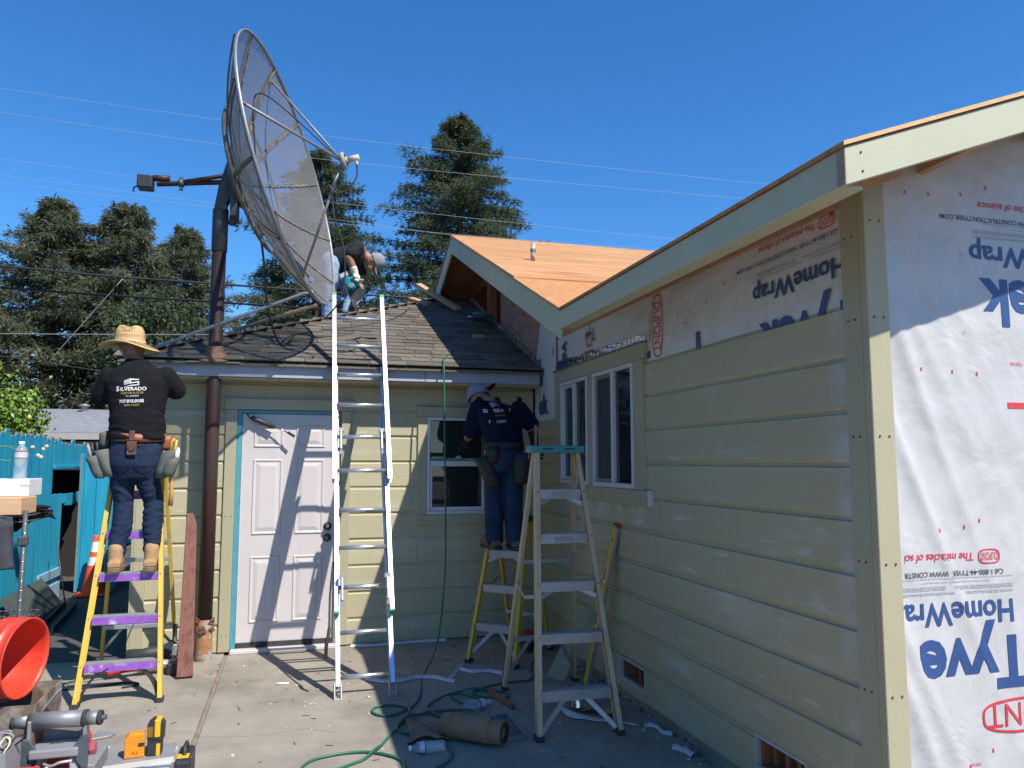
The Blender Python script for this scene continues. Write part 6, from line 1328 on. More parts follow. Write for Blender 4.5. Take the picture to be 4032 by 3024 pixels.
# wire shelving unit
SF = thing('wire_shelf', 'black wire shelving unit standing in front of the blue fence', 'shelf', (-1.62, 4.85, 0))
for x, y in ((-1.385,4.70),(-2.05,4.70),(-2.05,5.05)):
    po = obj('post', MB().tube([(x,y,0.0),(x,y,1.36)], 0.0125, 12), steel, SF); nb = MB()
    for i in range(26): nb.tube([(x,y,0.04+0.05*i),(x,y,0.043+0.05*i)], 0.0132, 12)
    obj('groove_ring', nb, chrome, po, kind='stuff')
for z in (0.78, 1.33):
    wr_ = MB()
    for y in (4.70, 5.05): wr_.tube([(-2.05,y,z),(-1.385,y,z)], 0.004, 6); wr_.tube([(-2.05,y,z-0.03),(-1.385,y,z-0.03)], 0.004, 6)
    for x in (-2.05,-1.385): wr_.tube([(x,4.70,z),(x,5.05,z)], 0.004, 6); wr_.tube([(x,4.70,z-0.03),(x,5.05,z-0.03)], 0.004, 6)
    for i in range(1, 26): x = -2.05+0.665*i/26; wr_.tube([(x,4.70,z+0.004),(x,5.05,z+0.004)], 0.0025, 5); wr_.tube([(x-0.012,4.70,z),(x+0.012,4.70,z-0.03)], 0.002, 4)
    obj('shelf', wr_, steel, SF)
obj('clamp', MB().box((-1.412,4.68,1.175),(-1.368,4.73,1.225)), steel, SF, 0.006)
obj('wooden_crate', MB().box((-1.80,4.66,1.338),(-1.398,4.92,1.430)), pinebox, None, 0.004, label='pale pine box with smooth planed front on the wire shelf', cat='box')
CT = B('carton', (-1.78,4.80,1.4315), (-1.405,5.02,1.525), card, None, 0.002, label='white cardboard carton under the upright water bottle', cat='box')
obj('print', text_mb('FRAGILE', 0.010, (-1.449,4.7985,1.485), (1,0,0), (0,0,1), 0.002), greyink, CT, fix=False)
bottle('water_bottle', 'clear water bottle standing upright on the white carton', (-1.475, 4.87, 1.526), (0,0,1), 0.205, 0.033)
clb = fuse
BK = thing('black_cloth', 'crumpled black cloth hanging over the shelf edge behind the pine box', 'cloth', (-1.42, 4.95, 1.15))
def drapery(fn, nu, nv, m, parent, th=0.006):
    o = obj('fabric', MB().grid(fn, nu, nv), m, parent); o.modifiers.new('s', 'SOLIDIFY').thickness = th; return o
drapery(lambda u, v: V((-1.62+0.29*u+0.03*noise.noise(V((v*3, u*2, 1)))+0.02*v, 4.965-0.03*math.sin(math.pi*u)+0.022*math.sin(u*17+v*2)*v+0.02*noise.noise(V((u*7, v*5, 4))), 1.352-(0.02+0.115*(0.6+0.4*math.sin(u*5+0.6)))*v+0.012*noise.noise(V((u*9, v*6, 8))))), 40, 14, blackcloth, BK)
drapery(lambda u, v: V((-1.62+0.26*u, 4.955+0.10*v, 1.352+0.022*noise.noise(V((u*6, v*4, 2)))+0.01)), 24, 8, blackcloth, BK)
JK = thing('jacket', 'charcoal jacket draped over the side of the wire shelf', 'jacket', (-1.55, 4.62, 1.05))
drapery(lambda u, v: V((-1.80+0.37*u+0.05*v*u*(1-v)-0.10*(1-u)*v*0, 4.645+0.018*math.sin(u*19+1.5*v+noise.noise(V((u*3, v*2, 0)))*2)*(0.35+v)+0.014*noise.noise(V((u*8, v*7, 3)))-0.03*v, 1.352-0.285*v*(0.92+0.10*math.sin(u*4))-0.05*max(0, u-0.75)*(1-v)*2)), 60, 30, jacketm, JK, 0.010)
drapery(lambda u, v: V((-1.47+0.055*math.cos(u*6.283)*(0.8+0.2*v)+0.02*v, 4.615+0.030*math.sin(u*6.283), 1.30-0.235*v+0.008*noise.noise(V((u*6, v*9, 1))))), 20, 14, jacketm, JK, 0.006)
# pile in the near left corner
PB1 = thing('metal_box', 'open grey steel electrical box with dark brown inside under the red bucket', 'box', (-1.05, 3.62, 0.48))
bx = MB(); X0, X1, Y0, Y1_, Z0_, Z1_ = -1.50, -0.955, 3.50, 3.86, 0.50, 0.675
bx.box((X0,Y0,Z0_),(X1,Y1_,Z0_+0.004)); bx.box((X0,Y0,Z0_+0.004),(X0+0.004,Y1_,Z1_)); bx.box((X1-0.004,Y0,Z0_+0.004),(X1,Y1_,Z1_)); bx.box((X0+0.004,Y0,Z0_+0.004),(X1-0.004,Y0+0.004,Z1_)); bx.box((X0+0.004,Y1_-0.004,Z0_+0.004),(X1-0.004,Y1_,Z1_))
obj('shell', bx, pm('panel_brown', (0.10,0.055,0.04), (0.20,0.15,0.11), 8, 0.8, c3=(0.3,0.27,0.22), s3=7), PB1); obj('flap', MB().prism([(-0.953,3.55,0.62),(-0.953,3.64,0.62),(-0.900,3.64,0.695),(-0.900,3.55,0.695)], (-0.004,0,0.003)), greyplas, PB1)  # shell mottled dark brown with beige patches
CR = B('storage_crate', (-1.52,3.42,0.002), (-0.99,3.92,0.497), pm('crate_dark', (0.10,0.085,0.075), (0.15,0.13,0.11), 6, 0.8), None, 0.008, label='dark storage crate carrying the steel boxes in the clutter pile', cat='crate')
obj('lid', MB().box((-1.53,3.41,0.470),(-0.98,3.418,0.495)), blackp, CR)
JB = thing('junction_box', 'grey steel junction box full of cables beside the roller stand', 'box', (-1.02, 3.42, 0.40))
jx = MB(); X0, X1, Y0, Y1_, Z0_, Z1_ = -1.115, -0.957, 3.20, 3.36, 0.485, 0.598
jx.box((X0,Y0,Z0_),(X1,Y1_,Z0_+0.003)); jx.box((X0,Y0,Z0_+0.003),(X0+0.003,Y1_,Z1_)); jx.box((X1-0.003,Y0,Z0_+0.003),(X1,Y1_,Z1_)); jx.box((X0+0.003,Y0,Z0_+0.003),(X1-0.003,Y0+0.003,Z1_)); jx.box((X0+0.003,Y1_-0.003,Z0_+0.003),(X1-0.003,Y1_,Z1_))
obj('shell', jx, greyplas, JB); obj('knockout', MB().tube([(-1.0,3.1995,0.53),(-1.0,3.198,0.53)], 0.013, 18), alud, JB)
for i in range(9):
    p = V((rnd.uniform(-1.1,-0.98), rnd.uniform(3.22,3.34), 0.57)); obj('wire', MB().tube(smooth([p, p+V((rnd.uniform(-0.04,0.04),rnd.uniform(-0.03,0.03),0.06)), p+V((rnd.uniform(-0.06,0.06),rnd.uniform(-0.03,0.03),0.045)), p+V((rnd.uniform(-0.05,0.03),0.0,-0.01))]), 0.0035, 6), (cablem, cream_cord, greyplas)[i % 3], JB)
RC = thing('tool_case', 'red plastic tool case with latches under the junction box', 'case', (-1.06, 3.28, 0))
obj('body', MB().box((-1.22,3.15,0.002),(-0.90,3.39,0.40)), reddark, RC, 0.012, seg=2); obj('lid', MB().box((-1.225,3.145,0.402),(-0.895,3.395,0.482)), reddark, RC, 0.01, seg=2)
for x in (-1.13,-0.99): obj('latch', MB().box((x,3.132,0.36),(x+0.05,3.144,0.44)), redp, RC, 0.004)
# bucket
BU = thing('bucket', 'orange-red plastic bucket lying on its side on the clutter pile', 'bucket', (-1.2, 3.6, 0.70))
bc = V((-1.015, 3.56, 0.842)); ba = V((0.955, -0.27, -0.04)).normalized()
obj('shell', MB().lathe([(0.128,-0.355),(0.131,-0.352),(0.146,-0.10),(0.152,-0.098),(0.152,-0.085),(0.148,-0.083),(0.149,-0.055),(0.155,-0.053),(0.155,-0.040),(0.150,-0.038),(0.152,-0.006),(0.156,-0.004),(0.156,0.0),(0.148,0.0),(0.146,-0.02),(0.128,-0.345),(0.001,-0.347)], bc, ba, 44), redp, BU)
obj('base', MB().lathe([(0.001,-0.355),(0.129,-0.355)], bc, ba, 44), redp, BU)
by_ = V((0,1,0)); by_ = (by_-ba*by_.dot(ba)).normalized(); bz_ = ba.cross(by_)
obj('wire_handle', MB().tube([bc-ba*(0.065-0.02*math.sin(t))+by_*(0.163*math.cos(t))-bz_*(0.163*math.sin(t)) for t in [math.pi*k/20 for k in range(21)]], 0.0025, 6), galv, BU)
# roller stand
RO = thing('roller_stand', 'grey roller stand with long steel roller and clamp jaws in the clutter', 'roller stand', (-0.87, 3.5, 0))
ra = V((-1.035,3.52,0.612)); rb_ = V((-0.705,3.48,0.613)); rd = (rb_-ra).normalized()
for t0, t1, r_ in ((0.02,0.195,0.027),(0.21,0.79,0.031),(0.80,0.955,0.026)):
    L_ = (rb_-ra).length; ro_ = obj('roller', MB().tube([ra+rd*L_*t0, ra+rd*L_*t1], r_, 22), galv, RO)
    for t in (t0, t1): obj('collar', MB().tube([ra+rd*L_*t-rd*0.006, ra+rd*L_*t+rd*0.006], r_+0.002, 22), rubber, ro_)
obj('axle', MB().tube([ra-rd*0.006, rb_+rd*0.008], 0.010, 8), steel, RO)
for x in (-0.967,-0.772):
    obj('arm', MB().box((x-0.006,3.47,0.30),(x+0.006,3.53,0.62)), alud, RO, 0.003)
    s_ = -1 if x < -0.9 else 1
    obj('jaw', MB().prism([(x-0.004*s_,3.455,0.44),(x+0.020*s_,3.455,0.432),(x+0.020*s_,3.455,0.560),(x-0.006*s_,3.455,0.556),(x-0.045*s_,3.455,0.502)], (0,0.012,0)), pm('slate_steel', (0.06,0.085,0.10), (0.09,0.12,0.14), 9, 0.5, metal=0.2), RO, 0.002)
obj('clamp_bar', MB().box((-0.955,3.44,0.485),(-0.785,3.56,0.518)), greyplas, RO, 0.006, seg=2); obj('slot', MB().box((-0.90,3.50,0.5185),(-0.85,3.53,0.522)), chrome, RO)
obj('back_plate', MB().box((-0.945,3.575,0.50),(-0.80,3.585,0.60)), pm('plate_grey', (0.17,0.18,0.17), (0.22,0.23,0.22), 9, 0.6), RO, 0.003); obj('knob', MB().lathe([(0.008,-0.03),(0.010,0),(0.022,0.004),(0.026,0.015),(0.024,0.03),(0.001,0.034)], (-0.762,3.49,0.495), (1,0,0.05), 8, smooth=False), winemaroon, RO)
obj('crank', MB().tube(smooth([(-0.90,3.435,0.47),(-0.87,3.42,0.465),(-0.84,3.42,0.475),(-0.80,3.43,0.475)]), 0.006, 6).tube([(-0.885,3.42,0.465),(-0.883,3.415,0.43)], 0.008, 8), alud, RO)
for p, q in (((-0.93,3.48,0.48),(-1.02,3.36,0.003)),((-0.81,3.48,0.48),(-0.74,3.36,0.003)),((-0.93,3.54,0.48),(-1.0,3.80,0.003)),((-0.81,3.54,0.48),(-0.76,3.80,0.003))): obj('leg', MB().beam(p, q, 0.03, 0.02), greyplas, RO, 0.003)
RBG = thing('red_bag', 'red cloth tool bag with a cream patch behind the roller stand', 'bag', (-0.87, 3.66, 0.40))
mb = MB(); mb.ell((-0.87,3.66,0.49), (0.085,0.05,0.055)); mb.ell((-0.845,3.66,0.485), (0.05,0.045,0.045)); mb.ell((-0.93,3.66,0.47), (0.05,0.045,0.04)); mb.box((-0.95,3.60,0.40),(-0.80,3.72,0.46))
fuse('bag', mb, 0.010, reddark, RBG, 3, folds(0.008, 18, 18, 2)); obj('patch', MB().grid(lambda u, v: V((-0.895+0.035*u, 3.605-0.02*math.sin(math.pi*v)*0.5+0.0, 0.465+0.07*v)), 3, 6), cream_cord, RBG)
B('storage_crate', (-0.965,3.595,0.002), (-0.755,3.84,0.398), greyplas, None, 0.006, label='grey steel case under the red bag behind the roller stand', cat='crate')
obj('metal_flashing', MB().prism([(-1.13,5.14,0.003),(-1.01,5.18,0.003),(-0.99,5.23,0.003),(-1.10,5.30,0.003)], (0,0,0.010)), alud, None, 0.001, label='bent piece of grey metal flashing on the sunlit concrete', cat='flashing'); obj('plastic_scrap', MB().prism([(-1.08,4.87,0.003),(-1.0,4.89,0.003),(-0.97,4.98,0.003),(-1.05,4.98,0.003)], (0,0,0.018)), tubm, None, 0.003, label='clear plastic blister scrap beside the roller stand', cat='scrap')
# laser levels on a board over a tub
TB = thing('storage_tub', 'clear plastic storage tub under the grey board with the laser levels', 'tub', (-0.57, 3.66, 0)); tb_ = MB(); n = 4
tb_.add([(-0.66,3.60,0.003),(-0.50,3.60,0.003),(-0.50,3.72,0.003),(-0.66,3.72,0.003),(-0.69,3.57,0.375),(-0.47,3.57,0.375),(-0.47,3.75,0.375),(-0.69,3.75,0.375)], [(0,3,2,1),(0,1,5,4),(1,2,6,5),(2,3,7,6),(3,0,4,7)]); obj('tub', tb_, tubm, TB).modifiers.new('s', 'SOLIDIFY').thickness = 0.002
obj('lid', MB().box((-0.697,3.563,0.376),(-0.463,3.757,0.388)), tubm, TB, 0.003)
BD = thing('work_board', 'grey board with aluminium edging carrying two laser levels', 'board', (-0.585, 3.65, 0.389))
q4 = [(-0.715,3.545,0.390),(-0.455,3.585,0.390),(-0.470,3.765,0.390),(-0.725,3.735,0.390)]
obj('top', MB().prism(q4, (0,0,0.010)), greyplas, BD, 0.001); obj('edging', MB().beam((-0.715,3.541,0.393),(-0.455,3.581,0.393), 0.006, 0.020), pm('edge_alu', (0.62,0.60,0.55), None, 9, 0.5, metal=0.2), BD)
LA = thing('laser_level', 'orange box-shaped laser level on the grey board', 'laser level', (-0.605, 3.63, 0.40))
obj('body', MB().prism([(-0.650,3.605,0.401),(-0.575,3.615,0.401),(-0.575,3.615,0.497),(-0.634,3.607,0.497),(-0.650,3.605,0.480)], (-0.006,0.045,0)), orangep, LA, 0.004, seg=2); obj('window', MB().prism([(-0.598,3.6105,0.447),(-0.576,3.6135,0.447),(-0.576,3.6135,0.460),(-0.598,3.6105,0.460)], (0,-0.002,0)), blackp, LA); obj('lettering', text_mb('PLS', 0.011, (-0.622,3.607,0.417), (1,0.13,0), (0,0,1), 0.01), reddark, LA, fix=False)
LB = thing('laser_level', 'black and yellow domed laser level on the grey board', 'laser level', (-0.535, 3.64, 0.40))
obj('base', MB().box((-0.566,3.615,0.401),(-0.510,3.665,0.470)), blackp, LB, 0.006, seg=2); obj('housing', MB().prism([(-0.568,3.612,0.468),(-0.505,3.612,0.458),(-0.503,3.612,0.525),(-0.515,3.612,0.542),(-0.545,3.612,0.548),(-0.568,3.612,0.532)], (0,0.058,0)), blackp, LB, 0.006, seg=2)
obj('cover', MB().box((-0.5405,3.609,0.475),(-0.516,3.6715,0.5465)), yellowp, LB, 0.004); obj('window', MB().box((-0.5655,3.6085,0.480),(-0.545,3.6115,0.520)), pm('laser_lens', (0.25,0.13,0.01), None, 5, 0.1), LB); obj('foot_plate', MB().box((-0.530,3.611,0.402),(-0.515,3.6145,0.45)), yellowp, LB)
TC = thing('tool_case', 'black plastic tool case with yellow badge beside the tub', 'case', (-0.43, 3.72, 0)); obj('body', MB().box((-0.470+0.012,3.60,0.002),(-0.395,3.80,0.375)), blackp, TC, 0.012, seg=2); obj('badge', MB().box((-0.452,3.63,0.3755),(-0.405,3.68,0.378)), yellowp, TC, 0.001); obj('handle', MB().tube(smooth([(-0.425,3.66,0.374),(-0.425,3.68,0.405),(-0.425,3.74,0.405),(-0.425,3.76,0.374)]), 0.008, 8), blackp, TC)
obj('orange_clip', MB().box((-0.86,3.36,0.30),(-0.78,3.42,0.33)).box((-0.84,3.37,0.33),(-0.80,3.41,0.37)), orangep, None, 0.004, label='orange plastic clamp resting on the lumber under the roller stand', cat='clamp'); B('lumber_offcut', (-0.86,3.30,0.002), (-0.60,3.44,0.299), lumber, None, 0.003, label='upright lumber block standing next to the roller stand', cat='lumber')

AN = thing('framing_nailer', 'red and black air tool lying behind the ladders at the wall foot', 'nail gun', (2.02, 6.62, 0))
obj('body', MB().tube([(1.90,6.60,0.09),(2.0,6.62,0.10),(2.08,6.63,0.09)], [0.045,0.055,0.04], 14), reddark, AN); obj('handle', MB().tube(smooth([(1.98,6.60,0.08),(1.95,6.52,0.04),(1.90,6.45,0.03)]), 0.02, 10), blackp, AN); obj('magazine', MB().beam((2.06,6.60,0.08),(1.95,6.44,0.03), 0.03, 0.06), blackp, AN, 0.004)
# ================================================================ fence, gate, yard
FN = thing('fence', 'bright blue board fence with ragged weathered tops along the yard', 'fence', (-2.75, 10.0, 0))
def picket(y, w_, z0, z1, top=True, x=-2.75):
    c = 0.03
    pts = [(x, y, z0), (x, y+w_, z0)] + ([(x, y+w_, z1-c), (x, y+w_*0.78, z1), (x, y+w_*0.22, z1+0.005), (x, y, z1-c*1.1)] if top else [(x, y+w_, z1), (x, y, z1+rnd.uniform(-0.01, 0.01))])
    return obj('fence_board', MB().prism(pts, (0.019, 0, 0)), bluef, FN, 0.002)
y = 2.0
while y < 11.75:
    w_ = rnd.uniform(0.135, 0.15); z1 = 1.90+rnd.uniform(-0.03, 0.035)-0.02*(y-9)
    if y < 10.12: bo2 = picket(y, w_, 0.06, z1)
    else:
        bo2 = picket(y, w_, 1.555, z1)
        if y < 10.45: picket(y, w_, 0.06, 1.235, False)
        elif y < 11.4: picket(y, w_, 1.10+rnd.uniform(-0.04, 0.03), 1.225, False)
    tp = MB().box((-2.7525, y+w_*0.15, z1-0.022), (-2.7285, y+w_*0.85, z1+0.006)); obj('bare_tip', tp, bluewear, bo2)
    y += w_+0.002
obj('fence_rail', MB().box((-2.729, 10.1, 1.535), (-2.69, 11.7, 1.575)), bluef, FN, 0.003); obj('fence_rail', MB().box((-2.79, 2.0, 1.50), (-2.7515, 10.1, 1.58)), bluef, FN, 0.003); obj('fence_rail', MB().box((-2.79, 2.0, 0.30), (-2.7515, 10.5, 0.38)), bluef, FN, 0.003)
obj('kick_board', MB().box((-2.728, 2.0, 0.003), (-2.70, 9.7, 0.13)), siding, FN, 0.003); obj('kick_board', MB().box((-2.728, 9.75, 0.003), (-2.70, 10.55, 0.19)), paleblue, FN, 0.003); obj('kick_board', MB().box((-2.728, 9.75, 0.26), (-2.70, 10.55, 0.36)), paleblue, FN, 0.003)
SHD = thing('shade_box', 'near-black box added for the shade seen through the gap in the blue fence', 'shade_box', (-3.3, 11.2, 0)); sm2 = MB(); sm2.box((-3.9,12.4,0),(-2.78,12.45,1.5)); sm2.box((-3.9,10.05,0),(-3.86,12.4,1.5)); sm2.box((-3.86,10.05,0),(-2.80,10.10,1.5)); obj('wall', sm2, darkroom, SHD); obj('roof', MB().box((-3.95,10.0,1.53),(-2.79,12.5,1.56)), darkroom, SHD)  # box added behind the gap; its near-black colour gives the shade there
GT = thing('gate', 'blue board gate standing ajar between the fence and the house', 'gate', (-2.1, 10.4, 0))
obj('post', MB().box((-2.62,10.86,0.003),(-2.5755,10.94,1.72)), bluef, GT, 0.004); obj('worn_edge', MB().box((-2.6205,10.854,0.003),(-2.602,10.8595,1.72)), bluewear, GT)
for i in range(7):
    x = -2.573+0.142*i; obj('gate_board', MB().box((x,10.88,0.02 if i < 3 else 0.58),(x+0.137,10.90,1.60+rnd.uniform(-0.02,0.02))), bluef, GT, 0.002)
for z in (0.75, 1.40): obj('gate_rail', MB().box((-2.57,10.9005,z),(-1.60,10.94,z+0.09)), bluef, GT, 0.003)
CO = thing('traffic_cone', 'orange traffic cone with two white bands in front of the blue gate', 'cone', (-2.345, 10.62, 0)); cx_, cy_ = -2.345, 10.62
conem = pm('cone_orange', (0.80,0.075,0.02), (0.84,0.10,0.03), 9, 0.5); whiteb = pm('cone_band', (0.72,0.72,0.74), None, 9, 0.4)
def cr(z): return 0.108*(1-z/0.74)+0.025
obj('base', MB().box((cx_-0.19,cy_-0.19,0.003),(cx_+0.19,cy_+0.19,0.032)), conem, CO, 0.012, seg=2); obj('body', MB().lathe([(cr(0.03),0.033),(cr(0.70),0.70),(0.024,0.715),(0.001,0.716)], (cx_,cy_,0), (0,0,1), 24), conem, CO)
for a, b in ((0.36,0.46),(0.52,0.64)): obj('band', MB().lathe([(cr(a)+0.002,a),(cr(b)+0.002,b)], (cx_,cy_,0), (0,0,1), 24), whiteb, CO)
obj('gutter', MB().prism([(-2.28,8.3,0.003),(-2.16,8.3,0.003),(-2.16,8.3,0.07),(-2.172,8.3,0.07),(-2.172,8.3,0.015),(-2.268,8.3,0.015),(-2.268,8.3,0.09),(-2.28,8.3,0.09)], (-0.14,1.4,0)), blackp, label='long black gutter length lying on the shaded side path', cat='gutter'); obj('leaning_board', MB().prism([(-2.45,8.5,0.003),(-2.45,9.8,0.003),(-2.69,9.75,0.33),(-2.69,8.5,0.30)], (0.012,0,0.012)), darkgreen, None, 0.002, label='dark green board leaning against the foot of the blue fence', cat='board'); obj('metal_stake', MB().tube([(-2.42,9.75,0.003),(-2.62,10.0,0.72)], 0.008, 8), steel, label='thin grey steel stake leaning on the blue fence', cat='stake')
# ================================================================ neighbour house
NH = thing('neighbour_house', 'low neighbouring house with pale grey shingled hip roof behind the fence', 'house', (-4.6, 18.5, 0))
obj('wall', MB().box((-7.4,17.25,0),(-1.5,21.6,2.02)), nwall, NH); obj('fascia', MB().box((-7.9,16.78,2.05),(-1.0,16.83,2.18)), nwall, NH); obj('roof', MB().add([(-7.9,16.8,2.18),(-1.0,16.8,2.18),(-1.0,22,2.18),(-7.9,22,2.18),(-5.65,19.2,2.78),(-3.2,19.2,2.78)], [(0,1,5,4),(1,2,5),(2,3,4,5),(3,0,4),(0,3,2,1)]), nroof, NH)
cs = MB()
for i in range(26):
    f = i/26; yb_ = 16.8+2.4*f; z = 2.18+0.6*f; xa = -7.9+2.25*f; xb = -1.0-2.2*f
    cs.prism([(xa,yb_-0.01,z+0.016),(xb,yb_-0.01,z+0.016),(xb,yb_+0.10,z+0.027),(xa,yb_+0.10,z+0.027)], (0,0,-0.010))
obj('shingle_course', cs, nroof, NH, kind='stuff'); obj('roof_vent', MB().lathe([(0.06,0),(0.06,0.12),(0.11,0.13),(0.11,0.17),(0.05,0.19),(0.001,0.19)], (-4.55,18.9,2.70), (0,0,1), 16), galv, NH); obj('wall_window', MB().box((-4.0,17.2,1.35),(-3.2,17.249,1.95)), blackp, NH)
# ================================================================ foliage
import numpy as np
def leaf_mesh(name, P, D, N, L, W_, mat, parent, kite=True):
    """P centres, D long axis, N normal; every leaf a small kite of two triangles"""
    P, D, N = (np.asarray(a, dtype=np.float64) for a in (P, D, N)); D /= np.linalg.norm(D, axis=1)[:, None]
    S = np.cross(D, N); S /= (np.linalg.norm(S, axis=1)[:, None]+1e-9); L = np.asarray(L)[:, None]; W_ = np.asarray(W_)[:, None]; n = len(P)
    bend = np.cross(S, D)*L*0.15
    vs = np.empty((n, 4, 3)); vs[:, 0] = P; vs[:, 1] = P+D*L*0.45+S*W_+bend; vs[:, 2] = P+D*L; vs[:, 3] = P+D*L*0.45-S*W_+bend
    vs = vs.reshape(-1, 3); off = np.array(OFF[parent]) if parent is not None else np.zeros(3); vs -= off
    f = np.arange(n*4).reshape(n, 4)
    me = bpy.data.meshes.new(name); me.vertices.add(n*4); me.vertices.foreach_set('co', vs.ravel()); me.loops.add(n*4); me.loops.foreach_set('vertex_index', f.ravel().astype(np.int32)); me.polygons.add(n); me.polygons.foreach_set('loop_start', (np.arange(n)*4).astype(np.int32)); me.polygons.foreach_set('loop_total', np.full(n, 4, np.int32)); me.materials.append(mat); me.update(calc_edges=True)
    o = bpy.data.objects.new(name, me); COL.objects.link(o)
    if parent is not None: o.parent = parent; OFF[o] = OFF[parent]
    return o
def conifer(label, base, hgt, rad, seed, nb, mat, z_low=0.08, group='redwood trees beyond the yard', top_pow=0.8, per=150, lean=(0,0)):
    g = np.random.default_rng(seed); b = np.array(base, float); t = thing('redwood_tree', label, 'tree', tuple(base), group)
    obj('trunk', MB().tube([V(base)+V((lean[0]*q*q, lean[1]*q*q, hgt*q)) for q in (0, 0.3, 0.6, 0.85, 1.0)], [0.34, 0.26, 0.16, 0.07, 0.015], 9), barkm, t)
    P, D, N, Ls, Ws = [], [], [], [], []; br = MB()
    ang = g.uniform(0, 6.28)
    for i in range(nb):
        q = z_low+(1-z_low)*((i+g.uniform(0, 1))/nb)**0.92; q = min(q, 0.995); ang += 2.4+g.uniform(-0.5, 0.5)
        blen = rad*((1-q)**top_pow*0.97+0.03)*g.uniform(0.5, 1.12)
        if g.uniform() < 0.14: blen *= 1.22
        o = b+np.array([lean[0]*q*q, lean[1]*q*q, hgt*q]); dh = np.array([math.cos(ang), math.sin(ang), 0.0]); up0 = 0.35*q+g.uniform(-0.18, 0.15); droop = g.uniform(0.10, 0.42)*(1-q*0.7)
        def at(s): return o+dh*blen*s+np.array([0, 0, blen*(up0*s-droop*s*s)])
        br.tube([V(at(s)) for s in (0, 0.35, 0.7, 1.0)], [0.05*(1-q)+0.012, 0.03*(1-q)+0.01, 0.02*(1-q)+0.007, 0.004], 5)
        m = max(16, int(1.75*per*(0.25+blen/rad)))
        s = g.uniform(0.12, 1.0, m)**0.75; side = np.array([-math.sin(ang), math.cos(ang), 0.0]); wid = 0.30*blen*(1-0.62*s)*np.sqrt(np.clip(s*4, 0, 1))
        # sprays grouped in tufts along the branch
        tuft = np.round(s*9+g.uniform(-0.25, 0.25, m))/9.0; lat = g.normal(0, 0.5, m); latq = np.round(lat*2.2)/2.2
        ss = tuft*0.7+s*0.3; ll = (latq*0.65+lat*0.35)*wid
        pos = o[None, :]+dh[None, :]*(blen*ss)[:, None]+side[None, :]*ll[:, None]
        pos[:, 2] += blen*(up0*ss-droop*ss**2) - 0.22*np.abs(ll) + g.normal(0, 0.07, m)
        d = dh[None, :]*g.uniform(0.3, 1.0, (m, 1))+side[None, :]*(np.sign(ll)*g.uniform(0.1, 1.0, m))[:, None]; d[:, 2] += g.uniform(-0.55, 0.25, m)
        d += g.normal(0, 0.28, (m, 3)); nn = np.tile([0, 0, 1.0], (m, 1))+g.normal(0, 0.6, (m, 3))
        P.append(pos); D.append(d); N.append(nn); Ls.append(g.uniform(0.09, 0.27, m)); Ws.append(g.uniform(0.008, 0.024, m))
    obj('branch', br, barkm, t, fix=False)
    leaf_mesh('crown', np.concatenate(P), np.concatenate(D), np.concatenate(N), np.concatenate(Ls), np.concatenate(Ws), mat, t)
    return t
conifer('tall redwood standing directly behind the neighbour roof and straw hat', (-6.75, 24.0, 0), 8.95, 4.7, 11, 240, needle, 0.04, top_pow=0.72, per=330)
conifer('brownish redwood rising behind the black power lines near the dish pole', (-4.95, 24.3, 0), 9.05, 4.3, 12, 230, needle, 0.04, top_pow=0.72, per=330)
conifer('shorter redwood with ragged top just beside the dish pole', (-3.4, 24.8, 0), 8.65, 3.7, 13, 200, needle, 0.05, top_pow=0.70, per=300)
conifer('low spreading redwood rising above the lemon bush', (-8.6, 22.5, 0), 7.2, 3.9, 14, 160, needle, 0.04, top_pow=0.75, per=300)
conifer('narrow redwood seen through the mesh of the dish', (0.55, 28.0, 0), 12.8, 5.6, 15, 240, needle2, 0.05, top_pow=0.74, per=480)
conifer('tallest redwood standing behind the plywood gable peak', (5.75, 28.0, 0), 14.7, 7.0, 16, 300, needle2, 0.06, top_pow=0.74, per=600)
conifer('small redwood filling the gap between the dish pole and the roof', (-0.9, 30.0, 0), 8.6, 2.6, 17, 110, needle2, 0.05, top_pow=0.6, per=260)
def broadleaf(name, label, c, r, n, seed, mat, lsize, cat='tree', clumps=40, group=None, trunk=True, fruit=0):
    g = np.random.default_rng(seed); c = np.array(c, float); r = np.array(r, float); t = thing(name, label, cat, (c[0], c[1], 0), group)
    cc = g.normal(0, 1, (clumps, 3)); cc /= np.linalg.norm(cc, axis=1)[:, None]; cc = c+cc*r*(g.uniform(0.25, 1.0, (clumps, 1))**0.5)*0.82
    k = g.integers(0, clumps, n); P = cc[k]+g.normal(0, 1, (n, 3))*r*0.15; D = g.normal(0, 1, (n, 3)); D[:, 2] -= 0.2; N = (P-c)/r+g.normal(0, 0.8, (n, 3))
    if trunk:
        tm = MB(); tm.tube([V((c[0], c[1], 0)), V((c[0]+0.05, c[1], c[2]*0.5)), V(c)], [0.10*r[0], 0.08*r[0], 0.04*r[0]], 8)
        for q in cc[::2]: tm.tube([V(c)-V((0, 0, r[2]*0.4)), V(c)*0.45+V(q)*0.55, V(q)], [0.04*r[0], 0.022*r[0], 0.006], 5)
        obj('trunk', tm, barkm, t, fix=False)
    leaf_mesh('crown', P, D, N, g.uniform(0.7, 1.4, n)*lsize, g.uniform(0.28, 0.5, n)*lsize*0.8, mat, t)
    if fruit:
        for i in range(fruit): q = cc[g.integers(0, clumps)]+g.normal(0, 1, 3)*r*0.12; q[1] -= r[1]*0.3; obj('fruit', MB().ell(q, (0.024, 0.024, 0.032), 10, 6), lemony, t)
    return t
broadleaf('oak_tree', 'dense dark green oak in front of the redwoods beside the dish pole', (-3.35, 21.0, 4.05), (1.6, 1.4, 2.1), 16000, 21, oakleaf, 0.115, clumps=90)
